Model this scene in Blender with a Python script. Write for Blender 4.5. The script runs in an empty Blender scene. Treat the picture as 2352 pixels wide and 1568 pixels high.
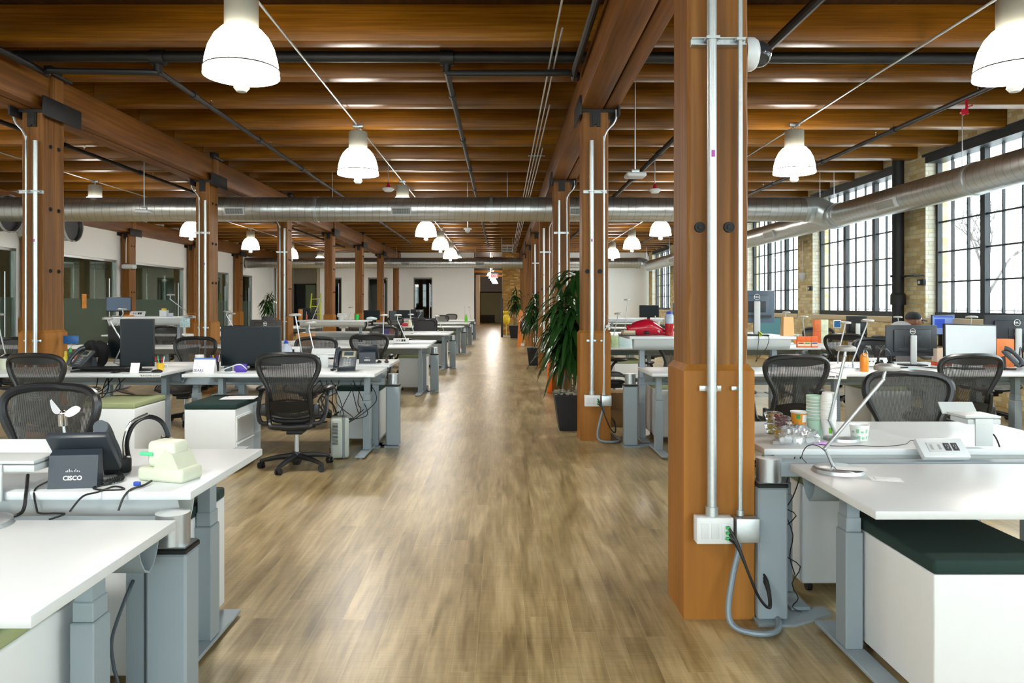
import bpy, bmesh, math, random
from mathutils import Vector, Matrix
random.seed(11)
PI = math.pi
sc = bpy.context.scene
COL = sc.collection

# ------------------------------------------------------------------ camera, world, exposure
FPX, VX, VY, CH = 1700.0, 1153.0, 700.0, 1.45      # focal length (px of 2352), vanishing point, eye height
cam = bpy.data.objects.new('camera', bpy.data.cameras.new('camera'))
COL.objects.link(cam)
cam.location = (0, 0, CH)
cam.rotation_euler = (PI / 2, 0, 0)
cam.data.sensor_width = 36.0
cam.data.lens = 36.0 * FPX / 2352
cam.data.shift_x = (1176 - VX) / 2352
cam.data.shift_y = -(784 - VY) / 2352
cam.data.clip_start = 0.05
cam.data.clip_end = 300
sc.camera = cam
sc.view_settings.view_transform = 'Standard'
sc.view_settings.look = 'None'
sc.view_settings.exposure = 0.5
sc.view_settings.gamma = 1.0
sc.view_settings.use_curve_mapping = False
sc.cycles.max_bounces = 7
sc.cycles.diffuse_bounces = 4
sc.cycles.glossy_bounces = 3
sc.cycles.transmission_bounces = 3
sc.cycles.transparent_max_bounces = 24
sc.cycles.sample_clamp_indirect = 6.0
sc.cycles.caustics_reflective = False
sc.cycles.caustics_refractive = False

SHADE_EMIT = 18.0
SPOT_W = 150.0          # downward beam of each pendant      # glowing lamp shades
SKY = 9.5              # overcast sky
world = bpy.data.worlds.new('overcast')
sc.world = world
world.use_nodes = True
wn = world.node_tree
bg = wn.nodes['Background']
bg.inputs['Color'].default_value = (0.90, 0.96, 1.0, 1)
bg.inputs['Strength'].default_value = SKY

WIN_N = [8.74 + 4.51 * k for k in range(-3, 7)]      # near jambs of the window openings in the right wall
WIN_W = 3.68


def portal(loc, rot, sx, sy):
    d = bpy.data.lights.new('window_portal', 'AREA')
    d.shape = 'RECTANGLE'
    d.size, d.size_y = sx, sy
    d.cycles.is_portal = True
    o = bpy.data.objects.new('window_portal', d)
    o.location = loc
    o.rotation_euler = rot
    COL.objects.link(o)


for y in WIN_N:
    portal((7.62, y + WIN_W / 2, 2.58), (0, PI / 2, 0), 2.6, WIN_W)
for i in range(4):
    portal((-9.0 + 4.6 * i, -7.2, 2.5), (-PI / 2, 0, 0), 3.8, 2.7)

# ------------------------------------------------------------------ helpers


def at(x, y, Y):
    """point at depth Y seen at pixel x, y of the 2352 x 1568 frame"""
    return Vector(((x - VX) * Y / FPX, Y, CH - (y - VY) * Y / FPX))


def px(x, Y):
    return (x - VX) * Y / FPX


def pz(y, Y):
    return CH - (y - VY) * Y / FPX


def lin(c):
    if isinstance(c, str):
        c = tuple(int(c[i:i + 2], 16) / 255 for i in (0, 2, 4))
    return tuple((x / 12.92 if x <= 0.04045 else ((x + 0.055) / 1.055) ** 2.4) for x in c) + (1.0,)


MATS = {}


def new_mat(name):
    m = bpy.data.materials.new(name)
    m.use_nodes = True
    nt = m.node_tree
    return m, nt, nt.nodes['Principled BSDF']


def mat(name, col='808080', rough=0.5, metal=0.0, emit=None, es=1.0, spec=None, vary=0.04, scale=14):
    """plain procedural material with a faint noise in colour and roughness"""
    if name in MATS:
        return MATS[name]
    m, nt, p = new_mat(name)
    c = lin(col)
    p.inputs['Roughness'].default_value = rough
    p.inputs['Metallic'].default_value = metal
    if spec is not None:
        p.inputs['Specular IOR Level'].default_value = spec
    tc = nt.nodes.new('ShaderNodeTexCoord')
    n = nt.nodes.new('ShaderNodeTexNoise')
    n.inputs['Scale'].default_value = scale
    n.inputs['Detail'].default_value = 3
    mx = nt.nodes.new('ShaderNodeMix')
    mx.data_type = 'RGBA'
    mx.inputs[6].default_value = tuple(x * (1 - vary) for x in c[:3]) + (1,)
    mx.inputs[7].default_value = tuple(min(1, x * (1 + vary)) for x in c[:3]) + (1,)
    nt.links.new(tc.outputs['Object'], n.inputs['Vector'])
    nt.links.new(n.outputs['Fac'], mx.inputs[0])
    nt.links.new(mx.outputs[2], p.inputs['Base Color'])
    if emit is not None:
        p.inputs['Emission Color'].default_value = lin(emit)
        p.inputs['Emission Strength'].default_value = es
    MATS[name] = m
    return m


def N(nt, t, **kw):
    n = nt.nodes.new(t)
    for k, v in kw.items():
        setattr(n, k, v)
    return n


def L(nt, a, b):
    nt.links.new(a, b)


def math_node(nt, op, a, b=None, c=None):
    n = N(nt, 'ShaderNodeMath', operation=op)
    for i, v in enumerate((a, b, c)):
        if v is None:
            continue
        if isinstance(v, (int, float)):
            n.inputs[i].default_value = v
        else:
            L(nt, v, n.inputs[i])
    return n.outputs[0]


def ramp(nt, fac, stops):
    r = N(nt, 'ShaderNodeValToRGB')
    e = r.color_ramp.elements
    while len(e) < len(stops):
        e.new(0.5)
    for i, (pos, c) in enumerate(stops):
        e[i].position = pos
        e[i].color = lin(c)
    L(nt, fac, r.inputs[0])
    return r.outputs[0]





def wood(name, axis, dark, mid, light, rough=0.5, grain=1.0, bump=0.25):
    """stained timber with the grain running along one axis"""
    m, nt, p = new_mat(name)
    tc = N(nt, 'ShaderNodeTexCoord')
    oi = N(nt, 'ShaderNodeObjectInfo')
    add = N(nt, 'ShaderNodeVectorMath', operation='ADD')
    sh = N(nt, 'ShaderNodeVectorMath', operation='SCALE')
    cmb = N(nt, 'ShaderNodeCombineXYZ')
    for i in range(3):
        L(nt, oi.outputs['Random'], cmb.inputs[i])
    L(nt, cmb.outputs[0], sh.inputs[0])
    sh.inputs['Scale'].default_value = 31.0
    L(nt, tc.outputs['Object'], add.inputs[0])
    L(nt, sh.outputs[0], add.inputs[1])

    def noise(sc_, along, detail, dist=0.0):
        mp = N(nt, 'ShaderNodeMapping')
        s = [sc_, sc_, sc_]
        s['XYZ'.index(axis)] = along
        mp.inputs['Scale'].default_value = s
        L(nt, add.outputs[0], mp.inputs[0])
        n = N(nt, 'ShaderNodeTexNoise')
        n.inputs['Scale'].default_value = 1.0
        n.inputs['Detail'].default_value = detail
        n.inputs['Distortion'].default_value = dist
        L(nt, mp.outputs[0], n.inputs['Vector'])
        return n.outputs['Fac']
    g1 = noise(38 * grain, 0.9 * grain, 4, 0.3)
    g2 = noise(7, 0.5, 3, 0.5)
    g3 = noise(1.4, 0.6, 2)
    f = math_node(nt, 'ADD', math_node(nt, 'MULTIPLY', g1, 0.45), math_node(nt, 'MULTIPLY', g2, 0.4))
    f = math_node(nt, 'ADD', f, math_node(nt, 'MULTIPLY', g3, 0.25))
    f = math_node(nt, 'ADD', f, math_node(nt, 'MULTIPLY', math_node(nt, 'SUBTRACT', oi.outputs['Random'], 0.5), 0.06))
    L(nt, ramp(nt, f, [(0.36, dark), (0.56, mid), (0.74, light)]), p.inputs['Base Color'])
    p.inputs['Roughness'].default_value = rough
    p.inputs['Specular IOR Level'].default_value = 0.28
    b = N(nt, 'ShaderNodeBump')
    b.inputs['Strength'].default_value = bump
    b.inputs['Distance'].default_value = 0.004
    L(nt, g1, b.inputs['Height'])
    L(nt, b.outputs[0], p.inputs['Normal'])
    return m


WOOD_X = wood('stained joist timber', 'X', '52320a', '7a4d0e', '9c6818', 0.36, 1.5, 0.06)
WOOD_Y = wood('stained girder timber', 'Y', '46290c', '704418', '905e26', 0.5, 0.8, 0.35)
WOOD_Z = wood('stained column timber', 'Z', '563413', '825424', '9c6c34', 0.5, 0.9, 0.2)
WOOD_B = wood('orange stained column base', 'Z', '85541c', 'a26a2a', 'b47c38', 0.55, 0.35, 0.08)
WOOD_D = wood('dark ceiling deck', 'Y', '180d03', '301b06', '44280c', 0.6, 0.6)


def floor_mat():
    m, nt, p = new_mat('vinyl plank floor')
    geo = N(nt, 'ShaderNodeNewGeometry')
    sep = N(nt, 'ShaderNodeSeparateXYZ')
    L(nt, geo.outputs['Position'], sep.inputs[0])
    cmb = N(nt, 'ShaderNodeCombineXYZ')
    row = math_node(nt, 'FLOOR', math_node(nt, 'DIVIDE', sep.outputs[0], 0.105))
    wr = N(nt, 'ShaderNodeTexWhiteNoise', noise_dimensions='1D')
    L(nt, row, wr.inputs['W'])
    L(nt, math_node(nt, 'ADD', sep.outputs[1], math_node(nt, 'MULTIPLY', wr.outputs['Value'], 9.7)), cmb.inputs[0])
    L(nt, sep.outputs[0], cmb.inputs[1])
    br = N(nt, 'ShaderNodeTexBrick')
    br.offset = 0.0
    br.offset_frequency = 1
    br.inputs['Scale'].default_value = 1.0
    br.inputs['Brick Width'].default_value = 1.22
    br.inputs['Row Height'].default_value = 0.105
    br.inputs['Mortar Size'].default_value = 0.0011
    br.inputs['Mortar Smooth'].default_value = 0.3
    br.inputs['Color1'].default_value = (0, 0, 0, 1)
    br.inputs['Color2'].default_value = (1, 1, 1, 1)
    br.inputs['Mortar'].default_value = (0.5, 0.5, 0.5, 1)
    L(nt, cmb.outputs[0], br.inputs['Vector'])
    rnd = N(nt, 'ShaderNodeSeparateColor')
    L(nt, br.outputs['Color'], rnd.inputs[0])
    wn_ = N(nt, 'ShaderNodeVectorMath', operation='ADD')
    sc2 = N(nt, 'ShaderNodeCombineXYZ')
    L(nt, math_node(nt, 'MULTIPLY', rnd.outputs[0], 0.9), sc2.inputs[2])
    L(nt, geo.outputs['Position'], wn_.inputs[0])
    L(nt, sc2.outputs[0], wn_.inputs[1])

    def noise(s, det, dist=0.0):
        mp = N(nt, 'ShaderNodeMapping')
        mp.inputs['Scale'].default_value = s
        L(nt, wn_.outputs[0], mp.inputs[0])
        n = N(nt, 'ShaderNodeTexNoise')
        n.inputs['Scale'].default_value = 1
        n.inputs['Detail'].default_value = det
        n.inputs['Distortion'].default_value = dist
        L(nt, mp.outputs[0], n.inputs['Vector'])
        return n.outputs['Fac']
    g1 = noise((42, 3.0, 1), 5, 0.4)
    g2 = noise((9, 1.2, 1), 4, 0.8)
    g3 = noise((3.2, 70, 1), 5, 1.6)
    g4 = noise((1.6, 1.3, 1), 3)
    f = math_node(nt, 'ADD', math_node(nt, 'MULTIPLY', g1, 0.30), math_node(nt, 'MULTIPLY', g2, 0.42))
    f = math_node(nt, 'ADD', f, math_node(nt, 'MULTIPLY', g3, 0.13))
    f = math_node(nt, 'ADD', f, math_node(nt, 'MULTIPLY', g4, 0.21))
    f = math_node(nt, 'ADD', f, math_node(nt, 'MULTIPLY', rnd.outputs[0], 0.055))
    col = ramp(nt, f, [(0.40, '655332'), (0.49, '88754c'), (0.58, 'a28e64'), (0.68, 'bfac82')])
    mx = N(nt, 'ShaderNodeMix', data_type='RGBA')
    L(nt, math_node(nt, 'MULTIPLY', br.outputs['Fac'], 0.4), mx.inputs[0])
    L(nt, col, mx.inputs[6])
    mx.inputs[7].default_value = lin('d4c49c')
    L(nt, mx.outputs[2], p.inputs['Base Color'])
    rr = math_node(nt, 'ADD', 0.27, math_node(nt, 'MULTIPLY', g2, 0.12))
    L(nt, rr, p.inputs['Roughness'])
    p.inputs['Specular IOR Level'].default_value = 0.9
    p.inputs['Coat Weight'].default_value = 0.35
    p.inputs['Coat Roughness'].default_value = 0.36
    b = N(nt, 'ShaderNodeBump')
    b.inputs['Strength'].default_value = 0.10
    b.inputs['Distance'].default_value = 0.002
    L(nt, math_node(nt, 'ADD', g1, g3), b.inputs['Height'])
    L(nt, b.outputs[0], p.inputs['Normal'])
    return m


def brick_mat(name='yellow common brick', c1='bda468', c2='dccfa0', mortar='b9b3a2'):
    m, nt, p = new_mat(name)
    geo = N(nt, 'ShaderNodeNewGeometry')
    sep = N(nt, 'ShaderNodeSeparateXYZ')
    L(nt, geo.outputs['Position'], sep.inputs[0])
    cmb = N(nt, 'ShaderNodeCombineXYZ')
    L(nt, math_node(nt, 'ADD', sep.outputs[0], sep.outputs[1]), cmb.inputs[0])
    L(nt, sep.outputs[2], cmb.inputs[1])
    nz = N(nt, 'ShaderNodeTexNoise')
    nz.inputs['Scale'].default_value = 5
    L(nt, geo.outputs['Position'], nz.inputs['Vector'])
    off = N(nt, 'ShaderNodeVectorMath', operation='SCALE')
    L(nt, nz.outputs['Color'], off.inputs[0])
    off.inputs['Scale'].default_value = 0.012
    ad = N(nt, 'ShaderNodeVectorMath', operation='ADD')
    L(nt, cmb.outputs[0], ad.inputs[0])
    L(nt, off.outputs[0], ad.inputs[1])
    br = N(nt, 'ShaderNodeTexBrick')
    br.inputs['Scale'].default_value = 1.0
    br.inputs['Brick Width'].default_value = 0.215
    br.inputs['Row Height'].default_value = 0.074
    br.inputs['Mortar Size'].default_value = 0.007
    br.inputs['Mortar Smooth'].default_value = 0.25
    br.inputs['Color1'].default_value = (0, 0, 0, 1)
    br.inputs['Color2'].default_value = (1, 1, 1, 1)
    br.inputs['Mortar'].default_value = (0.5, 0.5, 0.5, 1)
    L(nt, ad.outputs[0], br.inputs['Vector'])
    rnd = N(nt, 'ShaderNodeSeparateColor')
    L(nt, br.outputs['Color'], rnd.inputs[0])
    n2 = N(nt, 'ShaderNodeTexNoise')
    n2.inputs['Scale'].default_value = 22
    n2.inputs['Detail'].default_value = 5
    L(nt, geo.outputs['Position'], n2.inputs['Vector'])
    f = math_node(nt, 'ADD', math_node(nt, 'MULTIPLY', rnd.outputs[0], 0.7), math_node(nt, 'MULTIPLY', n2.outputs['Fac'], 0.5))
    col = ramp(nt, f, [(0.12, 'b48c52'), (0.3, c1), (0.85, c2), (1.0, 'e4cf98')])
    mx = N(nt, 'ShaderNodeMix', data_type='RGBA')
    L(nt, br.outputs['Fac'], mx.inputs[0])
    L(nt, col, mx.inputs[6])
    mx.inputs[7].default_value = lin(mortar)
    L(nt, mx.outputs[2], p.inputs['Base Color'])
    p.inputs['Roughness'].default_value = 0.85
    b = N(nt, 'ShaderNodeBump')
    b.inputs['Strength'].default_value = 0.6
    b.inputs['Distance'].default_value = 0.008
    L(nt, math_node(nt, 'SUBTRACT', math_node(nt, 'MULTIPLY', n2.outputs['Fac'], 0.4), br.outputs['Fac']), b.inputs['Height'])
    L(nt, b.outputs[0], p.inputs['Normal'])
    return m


def glass_mat(name, tint='ffffff', reflect=0.08, rough=0.02, frost=0.0, frost_col='dfe8e2'):
    m = bpy.data.materials.new(name)
    m.use_nodes = True
    nt = m.node_tree
    nt.nodes.remove(nt.nodes['Principled BSDF'])
    out = nt.nodes['Material Output']
    tr = N(nt, 'ShaderNodeBsdfTransparent')
    tr.inputs[0].default_value = lin(tint)
    gl = N(nt, 'ShaderNodeBsdfGlossy')
    gl.inputs['Roughness'].default_value = rough
    fr = N(nt, 'ShaderNodeLayerWeight')
    fr.inputs['Blend'].default_value = 0.35
    mx = N(nt, 'ShaderNodeMixShader')
    L(nt, math_node(nt, 'ADD', math_node(nt, 'MULTIPLY', fr.outputs['Fresnel'], 0.5), reflect), mx.inputs[0])
    L(nt, tr.outputs[0], mx.inputs[1])
    L(nt, gl.outputs[0], mx.inputs[2])
    last = mx
    if frost > 0:
        df = N(nt, 'ShaderNodeBsdfDiffuse')
        df.inputs[0].default_value = lin(frost_col)
        m2 = N(nt, 'ShaderNodeMixShader')
        m2.inputs[0].default_value = frost
        L(nt, last.outputs[0], m2.inputs[1])
        L(nt, df.outputs[0], m2.inputs[2])
        last = m2
    L(nt, last.outputs[0], out.inputs[0])
    return m


def mesh_fabric(name, col='1d1e20', pitch=0.0085, open_=0.30):
    """woven see-through chair suspension: dark ribs with gaps between them"""
    m, nt, p = new_mat(name)
    out = nt.nodes['Material Output']
    p.inputs['Base Color'].default_value = lin(col)
    p.inputs['Roughness'].default_value = 0.55
    tc = N(nt, 'ShaderNodeTexCoord')
    sep = N(nt, 'ShaderNodeSeparateXYZ')
    L(nt, tc.outputs['Object'], sep.inputs[0])
    fr = math_node(nt, 'FRACT', math_node(nt, 'DIVIDE', math_node(nt, 'ADD', sep.outputs[0], 5), pitch))
    a = math_node(nt, 'LESS_THAN', fr, open_)
    fz = math_node(nt, 'FRACT', math_node(nt, 'DIVIDE', math_node(nt, 'ADD', sep.outputs[2], 5), 0.0034))
    b = math_node(nt, 'LESS_THAN', fz, 0.80)
    tr = N(nt, 'ShaderNodeBsdfTransparent')
    mx = N(nt, 'ShaderNodeMixShader')
    L(nt, math_node(nt, 'MULTIPLY', a, b), mx.inputs[0])
    L(nt, p.outputs[0], mx.inputs[1])
    L(nt, tr.outputs[0], mx.inputs[2])
    L(nt, mx.outputs[0], out.inputs[0])
    return m


M_FLOOR = floor_mat()
M_BRICK = brick_mat()
M_GLASS = glass_mat('clear window glass', 'f6fbfa', 0.03)
M_GLASS_OFF = glass_mat('green tinted office glass', 'c4d4c8', 0.11)
M_FROST = glass_mat('frosted green glass film', 'b9cec2', 0.05, 0.2, 0.10, 'a9bfb2')
M_DOORGL = glass_mat('dark glass door pane', '8c9a8c', 0.02)
M_CLEAR = glass_mat('clear plastic', 'f8fafa', 0.05, 0.08, 0.06, 'f4f6f6')
M_BAG = glass_mat('thin plastic bag', 'eef2f4', 0.14, 0.12, 0.22, 'eceff1')
M_MESH = mesh_fabric('black pellicle mesh')
M_MESHG = mesh_fabric('grey pellicle mesh', '5d5b55', 0.0085, 0.28)
M_WHITE = mat('white laminate', 'd6dbde', 0.33, vary=0.015)
M_PED = mat('white painted steel', 'dfe3e6', 0.42, vary=0.015)
M_WALLW = mat('white painted plasterboard', 'f4f4f1', 0.75, vary=0.015, scale=3)
M_GREY = mat('blue grey powder coat', '909da5', 0.45, vary=0.02)
M_GREYL = mat('light grey plastic', 'c6cbcc', 0.45, vary=0.02)
M_SILV = mat('brushed aluminium', 'b4b8bb', 0.32, 0.85)
M_GALV = mat('galvanised steel', 'c3cacc', 0.36, 0.75, vary=0.12, scale=60)
M_CHROME = mat('chrome', 'e0e0e0', 0.12, 1.0)
M_BLK = mat('black plastic', '17181b', 0.42, spec=0.35)
M_BLKM = mat('matt black steel', '0d0e10', 0.6)
M_PIPE = mat('black painted pipe', '111214', 0.55, vary=0.1)
M_CHAIR = mat('graphite chair frame', '1d1e21', 0.38)
M_CHAIRG = mat('warm grey chair frame', '6b6862', 0.45)
M_SCREEN = mat('dark screen', '0d1519', 0.3, spec=0.18)
M_SCREENL = mat('pale reflective screen', 'b9c0c6', 0.35)
M_DELL = mat('grey blue monitor back', '2c3238', 0.4)
M_STEELW = mat('window steel', '1f262a', 0.45)
M_STONE = mat('limestone sill', 'c9b99a', 0.8, vary=0.08)
M_CUSHD = mat('dark green felt cushion', '1c3330', 0.95, vary=0.15, scale=300)
M_CUSHL = mat('pale green felt cushion', '98a178', 0.95, vary=0.1, scale=300)
M_CREAM = mat('cream plastic', 'cbd0bb', 0.5)
M_PHONE = mat('charcoal phone plastic', '2f363e', 0.4)
M_CABLE = mat('black cable', '141416', 0.5)
M_TXTW = mat('white lettering', 'eef0f0', 0.5)
M_TXTK = mat('black lettering', '1a1a1a', 0.6)
M_LEAF = mat('glossy dark leaf', '21461c', 0.25, vary=0.4, scale=9)
M_PAPER = mat('paper', 'e9e8ea', 0.8)
M_ORANGE = mat('orange plastic', 'e07a1c', 0.35)
M_RED = mat('red vinyl', 'b0122c', 0.22)
M_YEL = mat('yellow plastic', 'e4c11a', 0.45)
M_BLUE = mat('blue plastic', '1f48b0', 0.4)
M_GREEN = mat('green plastic', '2fb45a', 0.4)
M_PURP = mat('purple plastic', '4a2f9c', 0.4)


class MB:
    """collects shapes and links them as ONE mesh object"""

    def __init__(self, M=None):
        self.v, self.f, self.s = [], [], []
        self.M = M or Matrix.Identity(4)

    def add(self, vs, fs, smooth=False):
        o = len(self.v)
        self.v += [self.M @ Vector(p) for p in vs]
        self.f += [[i + o for i in q] for q in fs]
        self.s += [smooth] * len(fs)
        return self

    def box(self, x0, x1, y0, y1, z0, z1, bev=0.0, seg=2):
        if bev <= 0:
            vs = [(x, y, z) for x in (x0, x1) for y in (y0, y1) for z in (z0, z1)]
            return self.add(vs, [(0, 1, 3, 2), (4, 6, 7, 5), (0, 4, 5, 1), (2, 3, 7, 6), (0, 2, 6, 4), (1, 5, 7, 3)])
        bm = bmesh.new()
        bmesh.ops.create_cube(bm, size=1)
        for v in bm.verts:
            v.co = Vector(((x0 + x1) / 2 + v.co.x * (x1 - x0), (y0 + y1) / 2 + v.co.y * (y1 - y0), (z0 + z1) / 2 + v.co.z * (z1 - z0)))
        bmesh.ops.bevel(bm, geom=bm.edges[:], offset=min(bev, 0.49 * min(abs(x1 - x0), abs(y1 - y0), abs(z1 - z0))), segments=seg, affect='EDGES', profile=0.5)
        bm.verts.index_update()
        self.add([v.co[:] for v in bm.verts], [[v.index for v in f.verts] for f in bm.faces], True)
        bm.free()
        return self

    def prism(self, poly, axis, a0, a1):
        """polygon in the two other axes (in order), pushed along axis"""
        n = len(poly)

        def P(p, a):
            q = list(p)
            q.insert('xyz'.index(axis), a)
            return tuple(q)
        vs = [P(p, a0) for p in poly] + [P(p, a1) for p in poly]
        fs = [(i, (i + 1) % n, n + (i + 1) % n, n + i) for i in range(n)] + [tuple(range(n))[::-1], tuple(range(n, 2 * n))]
        return self.add(vs, fs)

    def cyl(self, p0, p1, r0, r1=None, n=16, caps=True, smooth=True):
        r1 = r0 if r1 is None else r1
        p0, p1 = Vector(p0), Vector(p1)
        d = (p1 - p0).normalized()
        a = d.orthogonal().normalized()
        b = d.cross(a)
        vs = []
        for p, r in ((p0, r0), (p1, r1)):
            for i in range(n):
                t = 2 * PI * i / n
                vs.append(p + a * (r * math.cos(t)) + b * (r * math.sin(t)))
        self.add(vs, [(i, (i + 1) % n, n + (i + 1) % n, n + i) for i in range(n)], smooth)
        if caps:
            self.add(vs, [tuple(range(n))[::-1], tuple(range(n, 2 * n))], False)
        return self

    def lathe(self, prof, c=(0, 0, 0), n=24, a0=0, a1=2 * PI, sx=1, sy=1):
        """profile of (radius, z) turned about the vertical through c"""
        vs, m = [], len(prof)
        full = abs(a1 - a0 - 2 * PI) < 1e-6
        k = n if full else n + 1
        for i in range(k):
            t = a0 + (a1 - a0) * i / n
            for r, z in prof:
                vs.append((c[0] + r * math.cos(t) * sx, c[1] + r * math.sin(t) * sy, c[2] + z))
        fs = []
        for i in range(n):
            j = (i + 1) % k
            for q in range(m - 1):
                fs.append((i * m + q, j * m + q, j * m + q + 1, i * m + q + 1))
        return self.add(vs, fs, True)

    def tube(self, pts, r, n=8, closed=False, smooth_path=0, flat=1.0, up=None, caps=True):
        """round (or flattened) tube along a path; r may be one radius per point"""
        P = [Vector(p) for p in pts]
        R = list(r) if isinstance(r, (list, tuple)) else [r] * len(P)
        if smooth_path:
            Q, S = [], []
            m = len(P)
            rng = range(m) if closed else range(m - 1)
            for i in rng:
                g = lambda k: P[k % m] if closed else P[max(0, min(m - 1, k))]
                p0, p1, p2, p3 = g(i - 1), g(i), g(i + 1), g(i + 2)
                for s in range(smooth_path):
                    t = s / smooth_path
                    Q.append(0.5 * ((2 * p1) + (p2 - p0) * t + (2 * p0 - 5 * p1 + 4 * p2 - p3) * t * t + (3 * p1 - p0 - 3 * p2 + p3) * t ** 3))
                    S.append(R[i] * (1 - t) + R[(i + 1) % m] * t)
            if not closed:
                Q.append(P[-1])
                S.append(R[-1])
            P, R = Q, S
        m = len(P)
        vs = []
        a = None
        for i in range(m):
            if closed:
                d = (P[(i + 1) % m] - P[i - 1])
            else:
                d = P[min(i + 1, m - 1)] - P[max(i - 1, 0)]
            if d.length < 1e-9:
                d = Vector((0, 0, 1))
            d.normalize()
            if up is not None:
                a = Vector(up) - d * d.dot(Vector(up))
            elif a is None:
                a = d.orthogonal()
            else:
                a = a - d * a.dot(d)
            if a.length < 1e-6:
                a = d.orthogonal()
            a.normalize()
            b = d.cross(a)
            for k in range(n):
                t = 2 * PI * k / n
                vs.append(P[i] + a * (R[i] * flat * math.cos(t)) + b * (R[i] * math.sin(t)))
        fs = []
        for i in range(m if closed else m - 1):
            j = (i + 1) % m
            for k in range(n):
                l = (k + 1) % n
                fs.append((i * n + k, i * n + l, j * n + l, j * n + k))
        self.add(vs, fs, True)
        if caps and not closed:
            self.add(vs, [tuple(range(n))[::-1], tuple(range((m - 1) * n, m * n))], False)
        return self

    def ball(self, c, rx, ry=None, rz=None, nu=16, nv=10):
        ry = rx if ry is None else ry
        rz = rx if rz is None else rz
        vs, fs = [], []
        for j in range(nv + 1):
            ph = PI * j / nv
            for i in range(nu):
                t = 2 * PI * i / nu
                vs.append((c[0] + rx * math.sin(ph) * math.cos(t), c[1] + ry * math.sin(ph) * math.sin(t), c[2] + rz * math.cos(ph)))
        for j in range(nv):
            for i in range(nu):
                k = (i + 1) % nu
                fs.append((j * nu + i, (j + 1) * nu + i, (j + 1) * nu + k, j * nu + k))
        return self.add(vs, fs, True)

    def sheet(self, fn, nu, nv, thick=0.0):
        """surface fn(u, v) for u, v in 0..1"""
        vs = [Vector(fn(i / nu, j / nv)) for j in range(nv + 1) for i in range(nu + 1)]
        q = lambda i, j: j * (nu + 1) + i
        fs = [(q(i, j), q(i + 1, j), q(i + 1, j + 1), q(i, j + 1)) for j in range(nv) for i in range(nu)]
        return self.add(vs, fs, True)

    def build(self, name, m, parent=None, label=None, sharp=35):
        me = bpy.data.meshes.new(name)
        me.from_pydata([v[:] for v in self.v], [], self.f)
        me.polygons.foreach_set('use_smooth', self.s)
        me.materials.append(m)
        bm = bmesh.new()
        bm.from_mesh(me)
        bmesh.ops.remove_doubles(bm, verts=bm.verts, dist=1e-5)
        bmesh.ops.recalc_face_normals(bm, faces=bm.faces)
        bm.to_mesh(me)
        bm.free()
        me.set_sharp_from_angle(angle=math.radians(sharp))
        me.update()
        o = bpy.data.objects.new(name, me)
        COL.objects.link(o)
        if parent is not None:
            o.parent = parent
        if label:
            o['label'] = label
        return o


def tag(o, label, cat, group=None, kind=None):
    o['label'] = label
    o['category'] = cat
    if group:
        o['group'] = group
    if kind:
        o['kind'] = kind
    return o


def thing(name, label, cat, loc=(0, 0, 0), rz=0.0, group=None):
    o = bpy.data.objects.new(name, None)
    COL.objects.link(o)
    o.empty_display_size = 0.1
    o.location = loc
    o.rotation_euler = (0, 0, rz)
    return tag(o, label, cat, group)


def struct(name, mb, m, parent=None):
    o = mb.build(name, m, parent)
    if parent is None:
        o['kind'] = 'structure'
    return o


def copy_tree(o, parent=None):
    c = o.copy()
    COL.objects.link(c)
    c.parent = parent
    for ch in list(o.children):
        copy_tree(ch, c)
    return c


USED = set()


def place(proto, loc, rz=0.0, label=None, group=None, scale=None):
    """the first call moves the prototype itself, later calls copy it with its parts"""
    if proto.name in USED:
        o = copy_tree(proto)
        if 'group' in o and not group:
            del o['group']
    else:
        o = proto
        USED.add(proto.name)
    o.location = loc
    o.rotation_euler = (0, 0, rz)
    if scale:
        o.scale = scale if isinstance(scale, (tuple, list)) else (scale,) * 3
    if label:
        o['label'] = label
    if group:
        o['group'] = group
    return o


def text_mesh(txt, size, m, parent, loc, rot=(PI / 2, 0, 0), depth=0.001, align='CENTER', name='lettering', bold=0.0):
    cu = bpy.data.curves.new('t', 'FONT')
    cu.body = txt
    cu.size = size
    cu.align_x = align
    cu.align_y = 'CENTER'
    cu.extrude = depth / 2
    cu.offset = bold
    cu.resolution_u = 2
    t = bpy.data.objects.new('t', cu)
    COL.objects.link(t)
    bpy.context.view_layer.update()
    me = bpy.data.meshes.new_from_object(t.evaluated_get(bpy.context.evaluated_depsgraph_get()))
    bpy.data.objects.remove(t)
    bpy.data.curves.remove(cu)
    me.materials.clear()
    me.materials.append(m)
    o = bpy.data.objects.new(name, me)
    COL.objects.link(o)
    o.location = loc
    o.rotation_euler = rot
    o.parent = parent
    return o


def simple(name, label, cat, mb, m, loc=(0, 0, 0), rz=0.0, group=None):
    o = mb.build(name, m)
    o.location = loc
    o.rotation_euler = (0, 0, rz)
    return tag(o, label, cat, group)


ORD = ['nearest', 'second', 'third', 'fourth', 'fifth', 'sixth', 'seventh', 'eighth', 'ninth', 'tenth']

# ================================================================== THE BUILDING
XR, XL, YE, YB = 7.1, -11.1, 36.0, -7.0        # right wall, left glass wall, end wall, back wall
ZDECK, ZJ, ZBEAM = 4.30, 3.95, 3.55

struct('floor', MB().box(-17, 7.6, YB, 66, -0.1, 0.0), M_FLOOR)
ceil_ = struct('ceiling', MB().box(-17, 7.6, YB, 66, ZDECK, ZDECK + 0.1), WOOD_D)
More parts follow.
